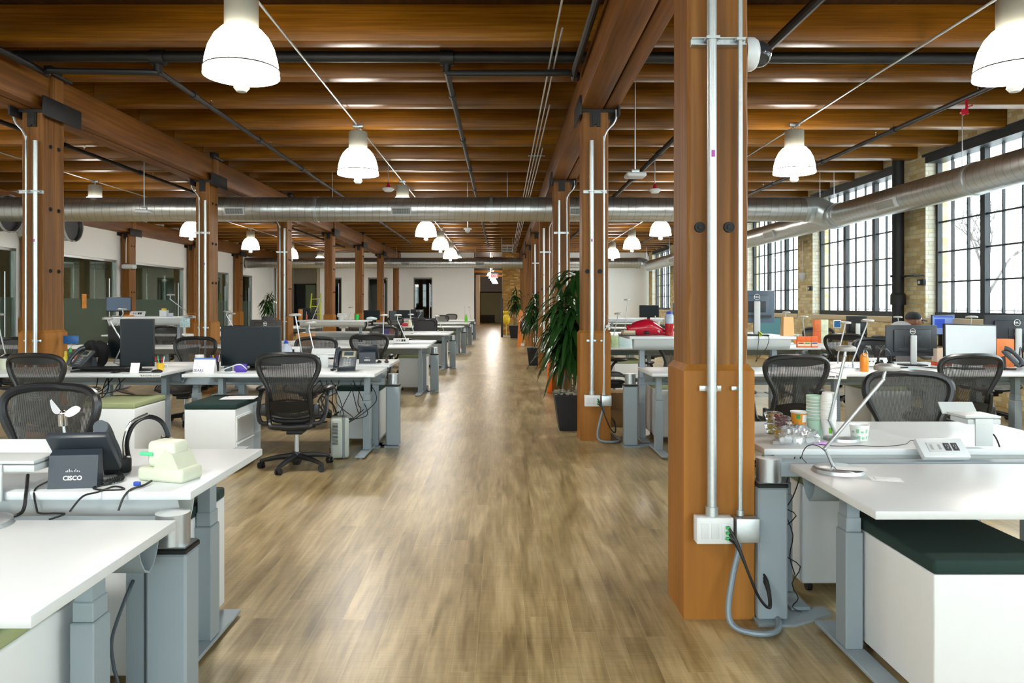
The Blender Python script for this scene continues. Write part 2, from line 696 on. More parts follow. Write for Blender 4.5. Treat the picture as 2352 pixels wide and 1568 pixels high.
# joists: 1.128 m apart, each a timber of its own, resting on the girders
jm = {}
for bi, (xa, xb) in enumerate(((-10.93, -5.10), (-5.10, 1.04), (1.04, XR))):
    for k in range(-3, 26):
        y = 7.2 + 1.128 * k
        key = (bi, k % 3)
        if key not in jm:
            w = 0.19 + 0.01 * (k % 3)
            jm[key] = MB().box(0, xb - xa, -w, 0, 0, ZDECK - ZJ, 0.012).build('joist', WOOD_X, ceil_).data
            o = [c for c in ceil_.children if c.data == jm[key]][0]
        else:
            o = bpy.data.objects.new('joist', jm[key])
            COL.objects.link(o)
            o.parent = ceil_
        o.location = (xa, y, ZJ)

# ---- right wall of brick piers with steel windows
w = MB()
w.box(XR, XR + 0.38, YB, YE + 0.3, 0, 1.14)
w.box(XR, XR + 0.38, YB, YE + 0.3, 3.97, ZDECK)
edges = [YB] + [v for y in WIN_N for v in (y, y + WIN_W)] + [YE + 0.3]
for a, b in zip(edges[0::2], edges[1::2]):
    if b > a:
        w.box(XR, XR + 0.38, a, b, 1.14, 3.97)
struct('wall_right', w, M_BRICK)
Z0, Z1 = 1.33, 3.82
XF = 7.30
JAMB = brick_mat('daylit brick jamb', 'd8d2b8', 'ebe8d8', 'c9c7ba')  # paler brick: the glare of daylight is put into the colour
for k, y0 in enumerate(WIN_N):
    y1 = y0 + WIN_W
    win = bpy.data.objects.new('window_%d' % (k + 1), None)
    COL.objects.link(win)
    win['kind'] = 'structure'
    win.location = (0, 0, 0)
    MB().box(XR - 0.03, XR + 0.3, y0, y1, 1.14, 1.235, 0.006).build('stone_sill', M_STONE, win)
    MB().box(XR + 0.002, XF - 0.03, y1 - 0.012, y1 + 0.001, 1.235, 3.93).build('daylit_jamb', JAMB, win)  # thin pale panel painting daylight onto the far brick jamb
    f = MB()
    f.box(XF - 0.04, XF + 0.06, y0, y1, 1.235, Z0)
    f.box(XR + 0.0, XF + 0.08, y0, y1, Z1, 3.97)
    f.box(XR - 0.03, XR + 0.02, y0 - 0.05, y1 + 0.05, 3.93, 3.97)
    f.box(XF - 0.03, XF + 0.05, y0, y0 + 0.07, Z0, Z1)
    f.box(XF - 0.03, XF + 0.05, y1 - 0.07, y1, Z0, Z1)
    sec = WIN_W / 3
    for i in (1, 2):
        f.box(XF - 0.035, XF + 0.05, y0 + sec * i - 0.055, y0 + sec * i + 0.055, Z0, Z1)
    f.build('frame', M_STEELW, win)
    g = MB()
    for i in range(9):
        if i % 3:
            yy = y0 + sec / 3 * i
            g.box(XF - 0.005, XF + 0.03, yy - 0.012, yy + 0.012, Z0, Z1)
    for j in range(1, 5):
        zz = Z0 + (Z1 - Z0) * j / 5
        g.box(XF - 0.008, XF + 0.03, y0, y1, zz - 0.013, zz + 0.013)
    g.build('glazing_bars', M_STEELW, win)
    g = MB()
    for i in range(18):
        if i % 2:
            yy = y0 + sec / 6 * i
            g.box(XF + 0.16, XF + 0.172, yy - 0.007, yy + 0.007, Z0, Z1)
    g.build('storm_bars', mat('rust red steel', '6b4a48', 0.5), win)
    MB().box(XF + 0.008, XF + 0.014, y0 + 0.02, y1 - 0.02, Z0, Z1).build('pane', M_GLASS, win)

# ---- back wall behind the camera; its unseen windows are added for fill daylight
w = MB()
w.box(-17, 7.6, YB - 0.3, YB, 0, 1.15).box(-17, 7.6, YB - 0.3, YB, 3.85, ZDECK)
xs = [-17]
for i in range(4):
    xs += [-10.9 + 4.6 * i, -7.1 + 4.6 * i]
xs += [7.6]
for a, b in zip(xs[0::2], xs[1::2]):
    w.box(a, b, YB - 0.3, YB, 1.15, 3.85)
struct('wall_back', w, M_BRICK)
for i in range(4):
    win = MB()
    a, b = xs[1 + 2 * i], xs[2 + 2 * i]
    for j in range(5):
        x = a + (b - a) * j / 4
        win.box(x - 0.03, x + 0.03, YB - 0.2, YB - 0.14, 1.15, 3.85)
    for j in range(4):
        z = 1.15 + 2.7 * j / 3
        win.box(a, b, YB - 0.2, YB - 0.14, z - 0.02, z + 0.02)
    wo = struct('window_%d' % (len(WIN_N) + 1 + i), win, M_STEELW)
    MB().box(a, b, YB - 0.175, YB - 0.168, 1.15, 3.85).build('pane', M_GLASS, wo)

# ---- left wall: white band over glazed meeting rooms
ops = [(13.2, 16.95), (18.3, 21.36), (22.05, 25.82), (27.2, 30.1), (31.0, 32.9)]
w = MB()
w.box(XL - 0.15, XL, YB, YE + 2.65, 2.74, ZDECK)
ys = [YB] + [v for o_ in ops for v in o_] + [YE + 2.65]
for a, b in zip(ys[0::2], ys[1::2]):
    w.box(XL - 0.15, XL, a, b, 0, 2.74)
struct('wall_left', w, M_WALLW)
for k, (a, b) in enumerate(ops):
    fr = MB()
    fr.box(XL - 0.12, XL - 0.03, a, b, 2.68, 2.74).box(XL - 0.12, XL - 0.03, a, b, 0, 0.06)
    fr.box(XL - 0.12, XL - 0.03, a, a + 0.03, 0, 2.74).box(XL - 0.12, XL - 0.03, b - 0.03, b, 0, 2.74)
    wo = struct('window_%d' % (20 + k), fr, M_SILV)
    n = 3 if b - a > 2.5 else 2
    for i in range(n):
        ya, yb = a + 0.03 + (b - a - 0.06) * i / n, a + 0.03 + (b - a - 0.06) * (i + 1) / n
        MB().box(XL - 0.085, XL - 0.073, ya + 0.006, yb - 0.006, 0.06, 2.68).build('pane', M_GLASS_OFF, wo)
    MB().box(XL - 0.07, XL - 0.066, a + 0.03, b - 0.03, 0.35, 1.62).build('frosted_film', M_FROST, wo)
    hh = MB().cyl((XL - 0.02, b - 0.4, 0.5), (XL - 0.02, b - 0.4, 2.2), 0.014)
    hh.build('pull_handle', M_SILV, wo)
# rooms behind the glass
M_OFF = mat('grey office wall', 'aeaca2', 0.8)
struct('wall_outer', MB().box(-17.2, -17, YB, 66, 0, ZDECK), M_OFF)
w = MB()
for y in (12.3, 17.6, 21.7, 26.5, 30.6):
    w.box(-17, XL - 0.15, y - 0.06, y + 0.06, 0, ZDECK)
struct('wall_divider', w, M_OFF)
struct('trim_1', MB().box(-17, XL - 0.16, YB, YE, 2.95, 3.05), mat('acoustic tile', 'a9a69c', 0.9))

# ---- end wall
w = MB()
drs = [(-8.64, -7.8), (-6.52, -5.57), (-4.30, -3.39)]
xs = [-8.85] + [v for d_ in drs for v in d_] + [-1.36]
for a, b in zip(xs[0::2], xs[1::2]):
    w.box(a, b, YE, YE + 0.18, 0, 2.78)
w.box(-8.85, -1.36, YE, YE + 0.18, 2.78, ZDECK)
w.box(1.25, XR + 0.38, YE, YE + 0.18, 0, ZDECK)
w.box(-10.98, -10.8, YE, YE + 2.6, 0, ZDECK)
struct('wall_far', w, M_WALLW)
for k, (a, b) in enumerate(drs):
    f = MB().box(a, a + 0.05, YE + 0.03, YE + 0.12, 0, 2.78).box(b - 0.05, b, YE + 0.03, YE + 0.12, 0, 2.78).box(a, b, YE + 0.03, YE + 0.12, 2.7, 2.78)
    d = struct('door_%d' % (k + 1), f, mat('dull door frame', '77756c', 0.5))
    MB().box(a + 0.05, b - 0.05, YE + 0.06, YE + 0.07, 0.02, 2.7).build('door_pane', M_DOORGL, d)
    MB().cyl((b - 0.14, YE - 0.0, 0.35), (b - 0.14, YE - 0.0, 2.5), 0.016).build('door_handle', M_SILV, d)
struct('wall_far_rooms', MB().box(-17, -3.3, YE + 4, YE + 4.15, 0, ZDECK).box(-7.2, -7.05, YE + 0.2, YE + 4, 0, ZDECK).box(-5.0, -4.85, YE + 0.2, YE + 4, 0, ZDECK), M_OFF)
# recess with sliding doors, far left
struct('wall_recess', MB().box(-11.1, -8.85, YE + 2.5, YE + 2.65, 2.55, ZDECK).box(-9.05, -8.85, YE + 0.18, YE + 2.5, 0, ZDECK), mat('beige soffit', 'b9ae97', 0.8))
struct('wall_recess_brick', MB().box(-9.6, -9.05, YE + 2.3, YE + 2.49, 0, 3.9), M_BRICK)
d = struct('door_4', MB().box(-10.8, -10.72, YE + 2.4, YE + 2.5, 0, 2.55).box(-9.66, -9.6, YE + 2.4, YE + 2.5, 0, 2.55).box(-10.8, -9.6, YE + 2.4, YE + 2.5, 2.48, 2.55), M_BLKM)
MB().box(-10.2, -9.66, YE + 2.42, YE + 2.44, 0, 2.48).build('door_pane', mat('olive glass', '6f7a5c', 0.2), d)
MB().box(-10.72, -10.2, YE + 2.6, YE + 2.64, 0, 2.48).build('dark_opening', M_BLKM, d)
# corridor beyond
w = MB().box(-3.3, -3.15, YE + 0.18, 62, 0, ZDECK).box(-1.9, -1.62, YE + 18, YE + 18.3, 0, ZDECK)
struct('wall_corridor_left', w, mat('corridor beige', 'd9cfba', 0.8))
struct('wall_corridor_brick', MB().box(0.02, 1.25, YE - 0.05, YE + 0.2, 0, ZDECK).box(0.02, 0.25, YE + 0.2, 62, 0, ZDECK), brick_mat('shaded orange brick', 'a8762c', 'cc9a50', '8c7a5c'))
struct('wall_corridor_end', MB().box(-3.3, 0.3, 62, 62.2, 0, ZDECK), mat('lilac grey plaster', 'c9c6c8', 0.8))
d = struct('door_5', MB().box(-1.90, -1.80, 61.9, 62, 0, 2.55).box(-1.90, 0.02, 61.9, 62, 2.47, 2.55), M_BLKM)
MB().box(-1.80, 0.02, 61.92, 61.98, 0.0, 2.47).build('door_panel', mat('khaki screen', 'bdb995', 0.8), d)
tag(MB().box(-1.80, -0.6, 60.9, 61.4, 0.0, 0.62, 0.02).build('storage_bench', mat('brown bench', '3f352a', 0.7)), 'low brown bench at the far end of the corridor past the exit sign', 'bench')
for i in range(6):
    y = 38 + i * 3.4
    tag(MB().box(-3.15, 0.02, y, y + 0.3, 3.55, 3.9, 0.01).build('corridor_beam', WOOD_X if i % 2 else M_BLKM), 'beam across the corridor ceiling beyond the exit sign', 'beam', 'corridor beams')
struct('baseboard_far', MB().box(-8.85, -1.36, YE - 0.015, YE, 0, 0.1), M_BLKM)

# ---- girders: one long timber over each row of columns
GIRD = [('girder_right', 0.84, 1.25, 'thick brown timber girder running over the row of columns right of the aisle'),
        ('girder_left', -5.28, -4.91, 'brown timber girder over the column row left of the aisle desks'),
        ('girder_wall', -11.09, -10.78, 'timber girder above the white wall of the glazed rooms at far left')]
for nm, a, b, lab in GIRD:
    g = MB()
    yend = YE
    cut = 0.06 if nm == 'girder_right' else 0.0
    g.box(a, a + (b - a) * 0.60, YB, yend, ZBEAM, ZJ, 0.012)
    g.box(a + (b - a) * 0.60 + 0.014, b, YB, yend, ZBEAM + 0.006, ZJ, 0.016)
    g.box(a + 0.03, b - 0.03, YB, yend, ZBEAM + 0.05, ZJ - 0.01)
    tag(g.build('timber_girder', WOOD_Y), lab, 'beam')

# ---- columns


def make_column(wx, wy, right):
    t = thing('timber_column', 'x x x x', 'column')
    hx, hy = wx / 2, wy / 2
    b = MB()
    i = 0.022
    b.box(-hx, hx, -hy, hy, 0, 1.145)
    lo, hi = 1.145, 1.175
    vs = [(-hx, -hy, lo), (hx, -hy, lo), (hx, hy, lo), (-hx, hy, lo), (-hx + i, -hy + i, hi), (hx - i, -hy + i, hi), (hx - i, hy - i, hi), (-hx + i, hy - i, hi)]
    b.add(vs, [(0, 1, 5, 4), (1, 2, 6, 5), (2, 3, 7, 6), (3, 0, 4, 7)])
    b.build('column_base', WOOD_B, t)
    s = MB()
    # shaft with slightly eased, worn arrises
    r = random.Random(5 if right else 8)
    n = 26
    rings = []
    for k in range(n + 1):
        z = 1.16 + (3.52 - 1.16) * k / n
        x1, y1 = hx - i, hy - i
        j = lambda a: a * r.uniform(0.15, 1.0)
        c = 0.014
        ring = []
        for sx, sy in ((-1, -1), (1, -1), (1, 1), (-1, 1)):
            a_, b_ = j(c), j(c)
            pa = (sx * x1, sy * (y1 - a_ - 0.003))
            pb = (sx * (x1 - b_ - 0.003), sy * y1)
            ring += [pa, pb] if sx * sy > 0 else [pb, pa]
        rings += [(p[0], p[1], z) for p in ring]
    fs = []
    for k in range(n):
        for q in range(8):
            fs.append((k * 8 + q, k * 8 + (q + 1) % 8, (k + 1) * 8 + (q + 1) % 8, (k + 1) * 8 + q))
    s.add(rings, fs)
    s.build('shaft', WOOD_Z, t, sharp=20)
    c = MB()
    c.box(-hx - 0.01, hx + 0.07, -hy, hy, 3.515, 3.545)
    for sx in (-1, 1):
        xx = sx * (hx + (0.07 if sx > 0 else 0.01))
        c.box(xx - 0.012, xx + 0.012, -hy - 0.14, hy + 0.14, 3.45, 3.66, 0.008)
        c.box(sx * hx * 0.2 - 0.02, sx * hx * 0.2 + 0.02, -hy + 0.0, -hy + 0.015, 3.36, 3.53)
    c.box(-0.03, 0.03, -hy - 0.005, hy, 3.38, 3.52)
    if not right:
        c.box(hx - 0.02, hx + 0.07, -0.20, 0.20, 3.93, 4.02, 0.01)
    c.build('steel_cap', M_BLKM, t)
    if not right:
        MB().box(hx - 0.03, hx + 0.025, -0.10, 0.10, 3.56, 3.93, 0.008).build('post_stub', WOOD_Z, t)
    if right:
        spots = [(x, -hy + i - 0.0, z, 'y') for z in (1.81,) for x in (-0.085, 0.05)]
    else:
        spots = [(hx - i, y, z, 'x') for z in (3.17, 2.49, 1.82) for y in (-0.07, 0.08)]
    for x, y, z, ax in spots:
        m_ = MB()
        if ax == 'y':
            m_.cyl((x, y + 0.01, z), (x, y - 0.012, z), 0.026, 0.024, 14).cyl((x, y - 0.012, z), (x, y - 0.02, z), 0.013, None, 6)
        else:
            m_.cyl((x - 0.01, y, z), (x + 0.010, y, z), 0.026, 0.022, 14).cyl((x + 0.010, y, z), (x + 0.02, y, z), 0.013, None, 6)
        m_.build('bolt', M_BLKM, t)
    return t


def ordn(k):
    return ORD[k]


colR = make_column(0.326, 0.326, True)
colL = make_column(0.28, 0.42, False)
for k in range(8):
    Y = 3.414 + 4.512 * k
    if Y > YE - 0.4:
        break
    labs = ['large timber column in the right foreground, orange base and two steel conduits',
            'timber column behind the big dark planter, second in the row right of the aisle',
            'timber column just behind the leafy top of the large plant, third in the right row']
    lab = labs[k] if k < 3 else 'timber column, %s from the camera in the row right of the aisle' % ORD[k]
    place(colR, (1.002, Y + 0.163, 0), 0, lab)
for k in range(7):
    Y = 7.926 + 4.512 * k
    lab = 'timber column, %s from the camera in the row left of the aisle' % ORD[k] if k else 'wide timber column at the left edge with dark bolts and two pale conduits'
    place(colL, (-5.04, Y + 0.21, 0), 0, lab)
for k in range(4):
    Y = 16.95 + 4.512 * k
    place(colL, (-10.93, Y + 0.21, 0), 0, 'timber column standing in the far left glazed wall, %s from the camera' % ORD[k])

# ---- conduits on the columns


def make_conduits(mirror):
    t = thing('wall_conduit', 'x x x x', 'electrical conduit')
    s = -1 if mirror else 1
    bx, tx = -0.047 * s, 0.085 * s
    if mirror:
        bx, tx = 0.07, -0.035
    p = MB().tube([(bx, -0.045, 0.49), (bx, -0.045, 3.2)], 0.022, 14)
    p.cyl((bx, -0.045, 0.49), (bx, -0.045, 0.535), 0.029, None, 14)
    p.build('large_pipe', M_GALV, t)
    MB().box(bx - 0.008, bx + 0.008, -0.0685, -0.0655, 2.12, 2.15).build('purple_sticker', mat('magenta sticker', 'b04aa8', 0.5), t)
    q = MB().tube([(tx, -0.035, 0.49), (tx, -0.035, 3.0), (tx, -0.035, 3.2), (tx + 0.03 * s, -0.035, 3.3), (tx + 0.10 * s, -0.035, 3.38), (tx + 0.13 * s, -0.035, 3.45), (tx + 0.13 * s, -0.035, 3.53)], 0.0108, 10, smooth_path=4)
    q.cyl((tx, -0.035, 0.49), (tx, -0.035, 0.515), 0.017, None, 12)
    q.build('thin_pipe', M_GALV, t)
    c = MB().box(-0.13, 0.12, -0.022, 0.022, 2.642, 2.646).box(-0.13, 0.12, -0.022, 0.0, 2.672, 2.676).box(-0.13, 0.12, 0.0, 0.022, 2.646, 2.676)
    c.box(bx - 0.03, bx + 0.03, -0.072, -0.02, 2.655, 2.667).box(tx - 0.02, tx + 0.02, -0.05, -0.02, 2.655, 2.667)
    c.build('strut_channel', M_GALV, t)
    m_ = MB().box(bx - 0.05, bx + 0.05, -0.022, -0.017, 1.055, 1.08, 0.002).cyl((bx, -0.045, 1.056), (bx, -0.045, 1.079), 0.0245, None, 18)
    m_.box(tx - 0.035, tx, -0.022, -0.017, 1.058, 1.077, 0.002)
    m_.build('pipe_strap', M_GALV, t)
    bo = MB().box(-0.125 if not mirror else -0.01, 0.04 if not mirror else 0.155, -0.085, -0.02, 0.375, 0.492, 0.003)
    b_ = bo.build('outlet_box', M_PED, t, 'white outlet box with green plugs')
    x0 = -0.125 if not mirror else -0.01
    for i in range(3):
        MB().box(x0 + 0.018 + 0.047 * i, x0 + 0.052 + 0.047 * i, -0.088, -0.084, 0.398, 0.468, 0.002).build('cover_plate', M_WHITE, b_)
    for i in range(3):
        MB().box(x0 + 0.128, x0 + 0.146, -0.104, -0.086, 0.396 + 0.024 * i, 0.409 + 0.024 * i, 0.003).build('green_plug', M_GREEN, b_)
    x1 = 0.055 if not mirror else -0.14
    MB().box(x1, x1 + 0.105, -0.08, -0.02, 0.378, 0.486, 0.003).build('junction_box', M_GALV, t)
    cb = MB()
    for i in range(3):
        cb.tube([(x0 + 0.14, -0.10, 0.402 + 0.024 * i), (x0 + 0.17, -0.125, 0.37 + 0.01 * i), (x0 + 0.215, -0.14, 0.26), (x0 + 0.265, -0.13, 0.15), (x0 + 0.31 + 0.004 * i, -0.12, 0.105), (x0 + 0.325, -0.06, 0.16 + 0.02 * i), (x0 + 0.30, 0.0, 0.24)], 0.006, 6, smooth_path=6)
    cb.build('black_cables', M_CABLE, t)
    if not mirror:
        fl = MB().tube([(x1 + 0.02, -0.05, 0.38), (x1 + 0.015, -0.055, 0.33), (x1 - 0.02, -0.08, 0.22), (x1 - 0.05, -0.12, 0.09), (x1 - 0.03, -0.15, 0.03), (x1 + 0.06, -0.19, 0.018), (x1 + 0.15, -0.16, 0.018), (x1 + 0.20, -0.03, 0.018), (x1 + 0.17, 0.11, 0.02), (x1 + 0.135, 0.17, 0.04)], 0.0135, 10, smooth_path=8)
        fl.build('flexible_conduit', mat('grey flex conduit', '7d8a94', 0.45, 0.2), t)
    return t


conR = make_conduits(False)
conL = make_conduits(True)
for k in range(5):
    place(conR, (1.002, 3.413 + 4.512 * k + (0.0 if k == 0 else 0.0), 0), 0,
          ['steel conduits with white outlet box on the front of the large foreground column', 'steel conduits and outlet box on the column beside the dark planter',
           'steel conduits on the third column right of the aisle', 'steel conduits on the fourth column right of the aisle', 'steel conduits on the fifth column right of the aisle'][k])
for k in range(3):
    place(conL, (-5.04, 7.925 + 4.512 * k, 0), 0, ['two pale conduits on the front of the left edge timber column', 'two pale conduits on the second column left of the aisle desks', 'two pale conduits on the third column left of the aisle desks'][k])

# ---- spiral ducts


def duct_mat(name, axis, pitch=0.142):
    m, nt, p = new_mat(name)
    p.inputs['Base Color'].default_value = lin('c6c9c8')
    p.inputs['Metallic'].default_value = 0.92
    tc = N(nt, 'ShaderNodeTexCoord')
    sep = N(nt, 'ShaderNodeSeparateXYZ')
    L(nt, tc.outputs['Object'], sep.inputs[0])
    u = sep.outputs['XYZ'.index(axis)]
    other = sep.outputs[1 if axis == 'X' else 0]
    ang = math_node(nt, 'ARCTAN2', sep.outputs[2], other)
    t = math_node(nt, 'ADD', math_node(nt, 'DIVIDE', u, pitch), math_node(nt, 'DIVIDE', ang, 2 * PI))
    fr = math_node(nt, 'FRACT', math_node(nt, 'ADD', t, 100))
    d = math_node(nt, 'ABSOLUTE', math_node(nt, 'SUBTRACT', fr, 0.5))
    seam = math_node(nt, 'LESS_THAN', d, 0.035)
    b = N(nt, 'ShaderNodeBump')
    b.inputs['Strength'].default_value = 0.9
    b.inputs['Distance'].default_value = 0.01
    nz = N(nt, 'ShaderNodeTexNoise')
    nz.inputs['Scale'].default_value = 5
    L(nt, tc.outputs['Object'], nz.inputs['Vector'])
    L(nt, math_node(nt, 'ADD', seam, math_node(nt, 'MULTIPLY', nz.outputs['Fac'], 0.9)), b.inputs['Height'])
    mxs = N(nt, 'ShaderNodeMix', data_type='RGBA')
    L(nt, seam, mxs.inputs[0])
    mxs.inputs[6].default_value = lin('c6c9c8')
    mxs.inputs[7].default_value = lin('a2a4a3')
    L(nt, mxs.outputs[2], p.inputs['Base Color'])
    L(nt, b.outputs[0], p.inputs['Normal'])
    L(nt, math_node(nt, 'ADD', 0.24, math_node(nt, 'MULTIPLY', nz.outputs['Fac'], 0.16)), p.inputs['Roughness'])
    return m


DUCT_X, DUCT_Y = duct_mat('spiral duct along x', 'X'), duct_mat('spiral duct along y', 'Y')
M_GRILL = mat('duct grille', '34362f', 0.6)


def duct(name, label, p0, p1, r, axis, rings, vents, elbow_end=None):
    t = thing(name, label, 'air duct', p0)
    d = Vector(p1) - Vector(p0)
    m_ = DUCT_X if axis == 'X' else DUCT_Y
    MB().tube([(0, 0, 0), d / 2, d], r, 40, up=(0, 0, 1)).build('duct_tube', m_, t)
    u = d.normalized()
    for s in rings:
        c = u * s
        MB().cyl(c - u * 0.03, c + u * 0.03, r + 0.012, None, 40).build('joint_band', M_GALV, t)
    for s in vents:
        c = u * s
        if axis == 'X':
            M_ = Matrix.Translation(c) @ Matrix.Rotation(0.25, 4, 'X')
            g = MB(M_).box(-0.19, 0.19, -r - 0.03, -r + 0.06, -0.075, 0.075, 0.004)
            v = g.build('vent', M_GREYL, t)
            h = MB(M_).box(-0.165, 0.165, -r - 0.034, -r - 0.028, -0.055, 0.055)
            h.build('grille', M_GRILL, v)
            k_ = MB(M_)
            for i in range(17):
                k_.box(-0.16 + 0.02 * i - 0.002, -0.16 + 0.02 * i + 0.002, -r - 0.037, -r - 0.034, -0.055, 0.055)
            for i in range(5):
                k_.box(-0.165, 0.165, -r - 0.037, -r - 0.034, -0.045 + 0.022 * i, -0.041 + 0.022 * i)
            k_.build('grille_bars', M_GREYL, v)
        else:
            M_ = Matrix.Translation(c) @ Matrix.Rotation(-0.35, 4, 'Y')
            g = MB(M_).box(-r - 0.04, -r + 0.06, -0.3, 0.3, -0.08, 0.08, 0.004)
            v = g.build('vent', M_GREYL, t)
            MB(M_).box(-r - 0.044, -r - 0.038, -0.27, 0.27, -0.06, 0.06).build('grille', mat('pale grille', '9c9d98', 0.5), v)
    for s in [rings[0] + 0.4] + [r_ + 0.3 for r_ in rings[1:]]:
        c = u * s
        if Vector(p0).z + r < ZJ - 0.1:
            MB().cyl((c.x, c.y, r), (c.x, c.y, ZDECK - 0.03 - p0[2]), 0.006, None, 6).build('hanger_rod', M_GALV, t)
    return t


dx = 6.28
duct('spiral_duct', 'large spiral duct crossing the whole ceiling behind the second columns', (-16.5, 14.2, 3.28), (dx - 0.28, 14.2, 3.28), 0.232, 'X', [2.0, 12.95, 16.3, 22.3], [11.45, 14.6, 17.95])
duct('spiral_duct', 'farther spiral duct crossing the room just before the end wall', (-11.05, 32.0, 3.26), (dx - 0.28, 32.0, 3.26), 0.225, 'X', [1.0, 6.2, 9.6, 17.0], [3.2, 6.9, 10.1])
duct('spiral_duct', 'long spiral duct running along the windows towards the camera', (dx, -6.5, 3.12), (dx, 32.0, 3.12), 0.215, 'Y', [4.0, 9.0, 16.3, 20.2, 27.5, 34.0], [18.2, 23.3, 33.0])
for Y, zc in ((14.2, 3.28), (32.0, 3.26)):
    m_ = MB().tube([(dx - 0.45, Y, zc), (dx - 0.25, Y, zc - 0.01), (dx - 0.02, Y - 0.12, 3.14), (dx, Y - 0.4, 3.12)], 0.24, 36, smooth_path=6)
    simple('duct_elbow', 'sheet metal elbow where the %s cross duct meets the window duct' % ('nearer' if Y < 20 else 'farther'), 'air duct', m_, M_GALV)
for Y, lab in ((15.0, 'round open duct end at the left edge, partly cut by the frame'), (17.2, 'round open duct end beside the left edge column, dark mesh inside')):
    t = thing('duct_outlet', lab, 'air duct', (XL, Y, 3.3))
    MB().tube([(0, 0, 0), (0.6, 0, 0), (1.15, 0, 0)], 0.36, 32, caps=False).build('duct_tube', DUCT_X, t)
    MB().cyl((1.1, 0, 0), (1.16, 0, 0), 0.385, None, 32, caps=False).build('white_rim', M_WHITE, t)
    MB().cyl((1.06, 0, 0), (1.08, 0, 0), 0.36, None, 32).build('mesh_screen', M_BLKM, t)

# ---- sprinkler pipes, conduits under the ceiling
def sprinkler(x, y0, y1, lab, r=0.03, z=3.86, cross=None):
    t = thing('sprinkler_pipe', lab, 'sprinkler pipe', (x, y0, z))
    p = MB().tube([(0, 0, 0), (0, y1 - y0, 0)], r, 10)
    p.build('pipe', M_PIPE, t)
    for i in range(int((y1 - y0) / 2.3)):
        y = 0.9 + 2.3 * i
        MB().cyl((0, y - 0.05, 0), (0, y + 0.05, 0), r + 0.012, None, 10).cyl((0, y, r), (0, y, ZJ - z), 0.004, None, 5).build('hanger', M_PIPE, t)
        h = MB().cyl((0, y + 0.5, r), (0, y + 0.5, r + 0.05), 0.008, None, 8).cyl((0, y + 0.5, r + 0.05), (0, y + 0.5, r + 0.053), 0.018, None, 10)
        h.build('sprinkler_head', M_CHROME, t)
    return t


t = simple('sprinkler_pipe', 'thick black main pipe crossing the whole ceiling between the first joists', 'sprinkler pipe',
           MB().tube([(-11, 7.64, 4.03), (7.1, 7.64, 3.99)], 0.056, 16).cyl((-3.62, 7.64, 4.0), (-3.48, 7.64, 4.0), 0.08).cyl((-0.64, 7.64, 4.0), (-0.5, 7.64, 4.0), 0.08).cyl((-3.55, 7.64, 4.0), (-3.55, 7.64, 3.84), 0.04).cyl((-0.57, 7.64, 4.0), (-0.57, 7.64, 3.84), 0.04), M_PIPE)
for x, y0, y1, lab in ((-6.6, 8, 31, 'thin black sprinkler pipe over the far left desks'), (-3.55, 7.64, 29, 'black sprinkler pipe running back above the left desks'),
                       (-0.57, 7.64, 31, 'black sprinkler pipe running back above the aisle'), (2.5, 4.0, 30, 'black sprinkler pipe beside the dome camera right of the girder'),
                       (5.4, 7.0, 30, 'black sprinkler pipe nearest the windows with a red valve')):
    sprinkler(x, y0, y1, lab, 0.042 if x == 2.5 else 0.03)
simple('sprinkler_pipe', 'black branch pipe bending across under the ceiling at upper left', 'sprinkler pipe',
       MB().tube([(-4.7, 4.0, 3.84), (-4.7, 7.4, 3.84), (-4.62, 7.55, 3.84), (-3.68, 7.6, 3.84), (-3.55, 7.64, 3.84)], 0.032, 10, smooth_path=4), M_PIPE)
simple('sprinkler_pipe', 'black branch pipe running beside the right girder and across the aisle', 'sprinkler pipe',
       MB().tube([(0.74, 3.5, 3.84), (0.74, 7.5, 3.84), (0.68, 7.62, 3.84), (-0.57, 7.64, 3.84)], 0.034, 10, smooth_path=4), M_PIPE)
simple('valve', 'small red handled valve hanging from the pipe near the windows', 'valve',
       MB().cyl((5.4, 8.6, 3.86), (5.4, 8.6, 3.7), 0.014).cyl((5.4, 8.5, 3.74), (5.4, 8.62, 3.74), 0.01).lathe([(0.008, 0), (0.018, -0.01), (0.018, -0.05), (0.008, -0.06)], (5.4, 8.6, 3.72)).cyl((5.34, 8.55, 3.68), (5.34, 8.58, 3.68), 0.035), M_RED)
m_ = MB()
for i in range(4):
    m_.tube([(0.48 + 0.05 * i, 4.0 + 2.5 * i, 3.88), (0.48 + 0.05 * i, 20, 3.88), (0.48 + 0.05 * i, 35, 3.88)], 0.010, 8)
m_.box(0.42, 0.70, 12.0, 12.03, 3.865, 3.87).box(0.42, 0.70, 20.0, 20.03, 3.865, 3.87)
simple('conduit_run', 'bundle of thin steel conduits beneath the ceiling left of the right girder', 'electrical conduit', m_, M_GALV)
m_ = MB()
for i in range(5):
    m_.box(-0.02, 0.42, 27.0 + i * 0.8, 27.03 + i * 0.8, 3.62, 3.64)
for i in range(3):
    m_.box(-0.02 + 0.21 * i, 0.0 + 0.21 * i, 27.0, 30.4, 3.62, 3.64)
for x_ in (-0.01, 0.41):
    m_.box(x_ - 0.008, x_ + 0.008, 28.0, 28.02, 3.62, ZDECK)
simple('cable_tray', 'small steel cable ladder under the ceiling far along the aisle', 'cable tray', m_, M_GALV)

# ================================================================== PENDANT LIGHTS


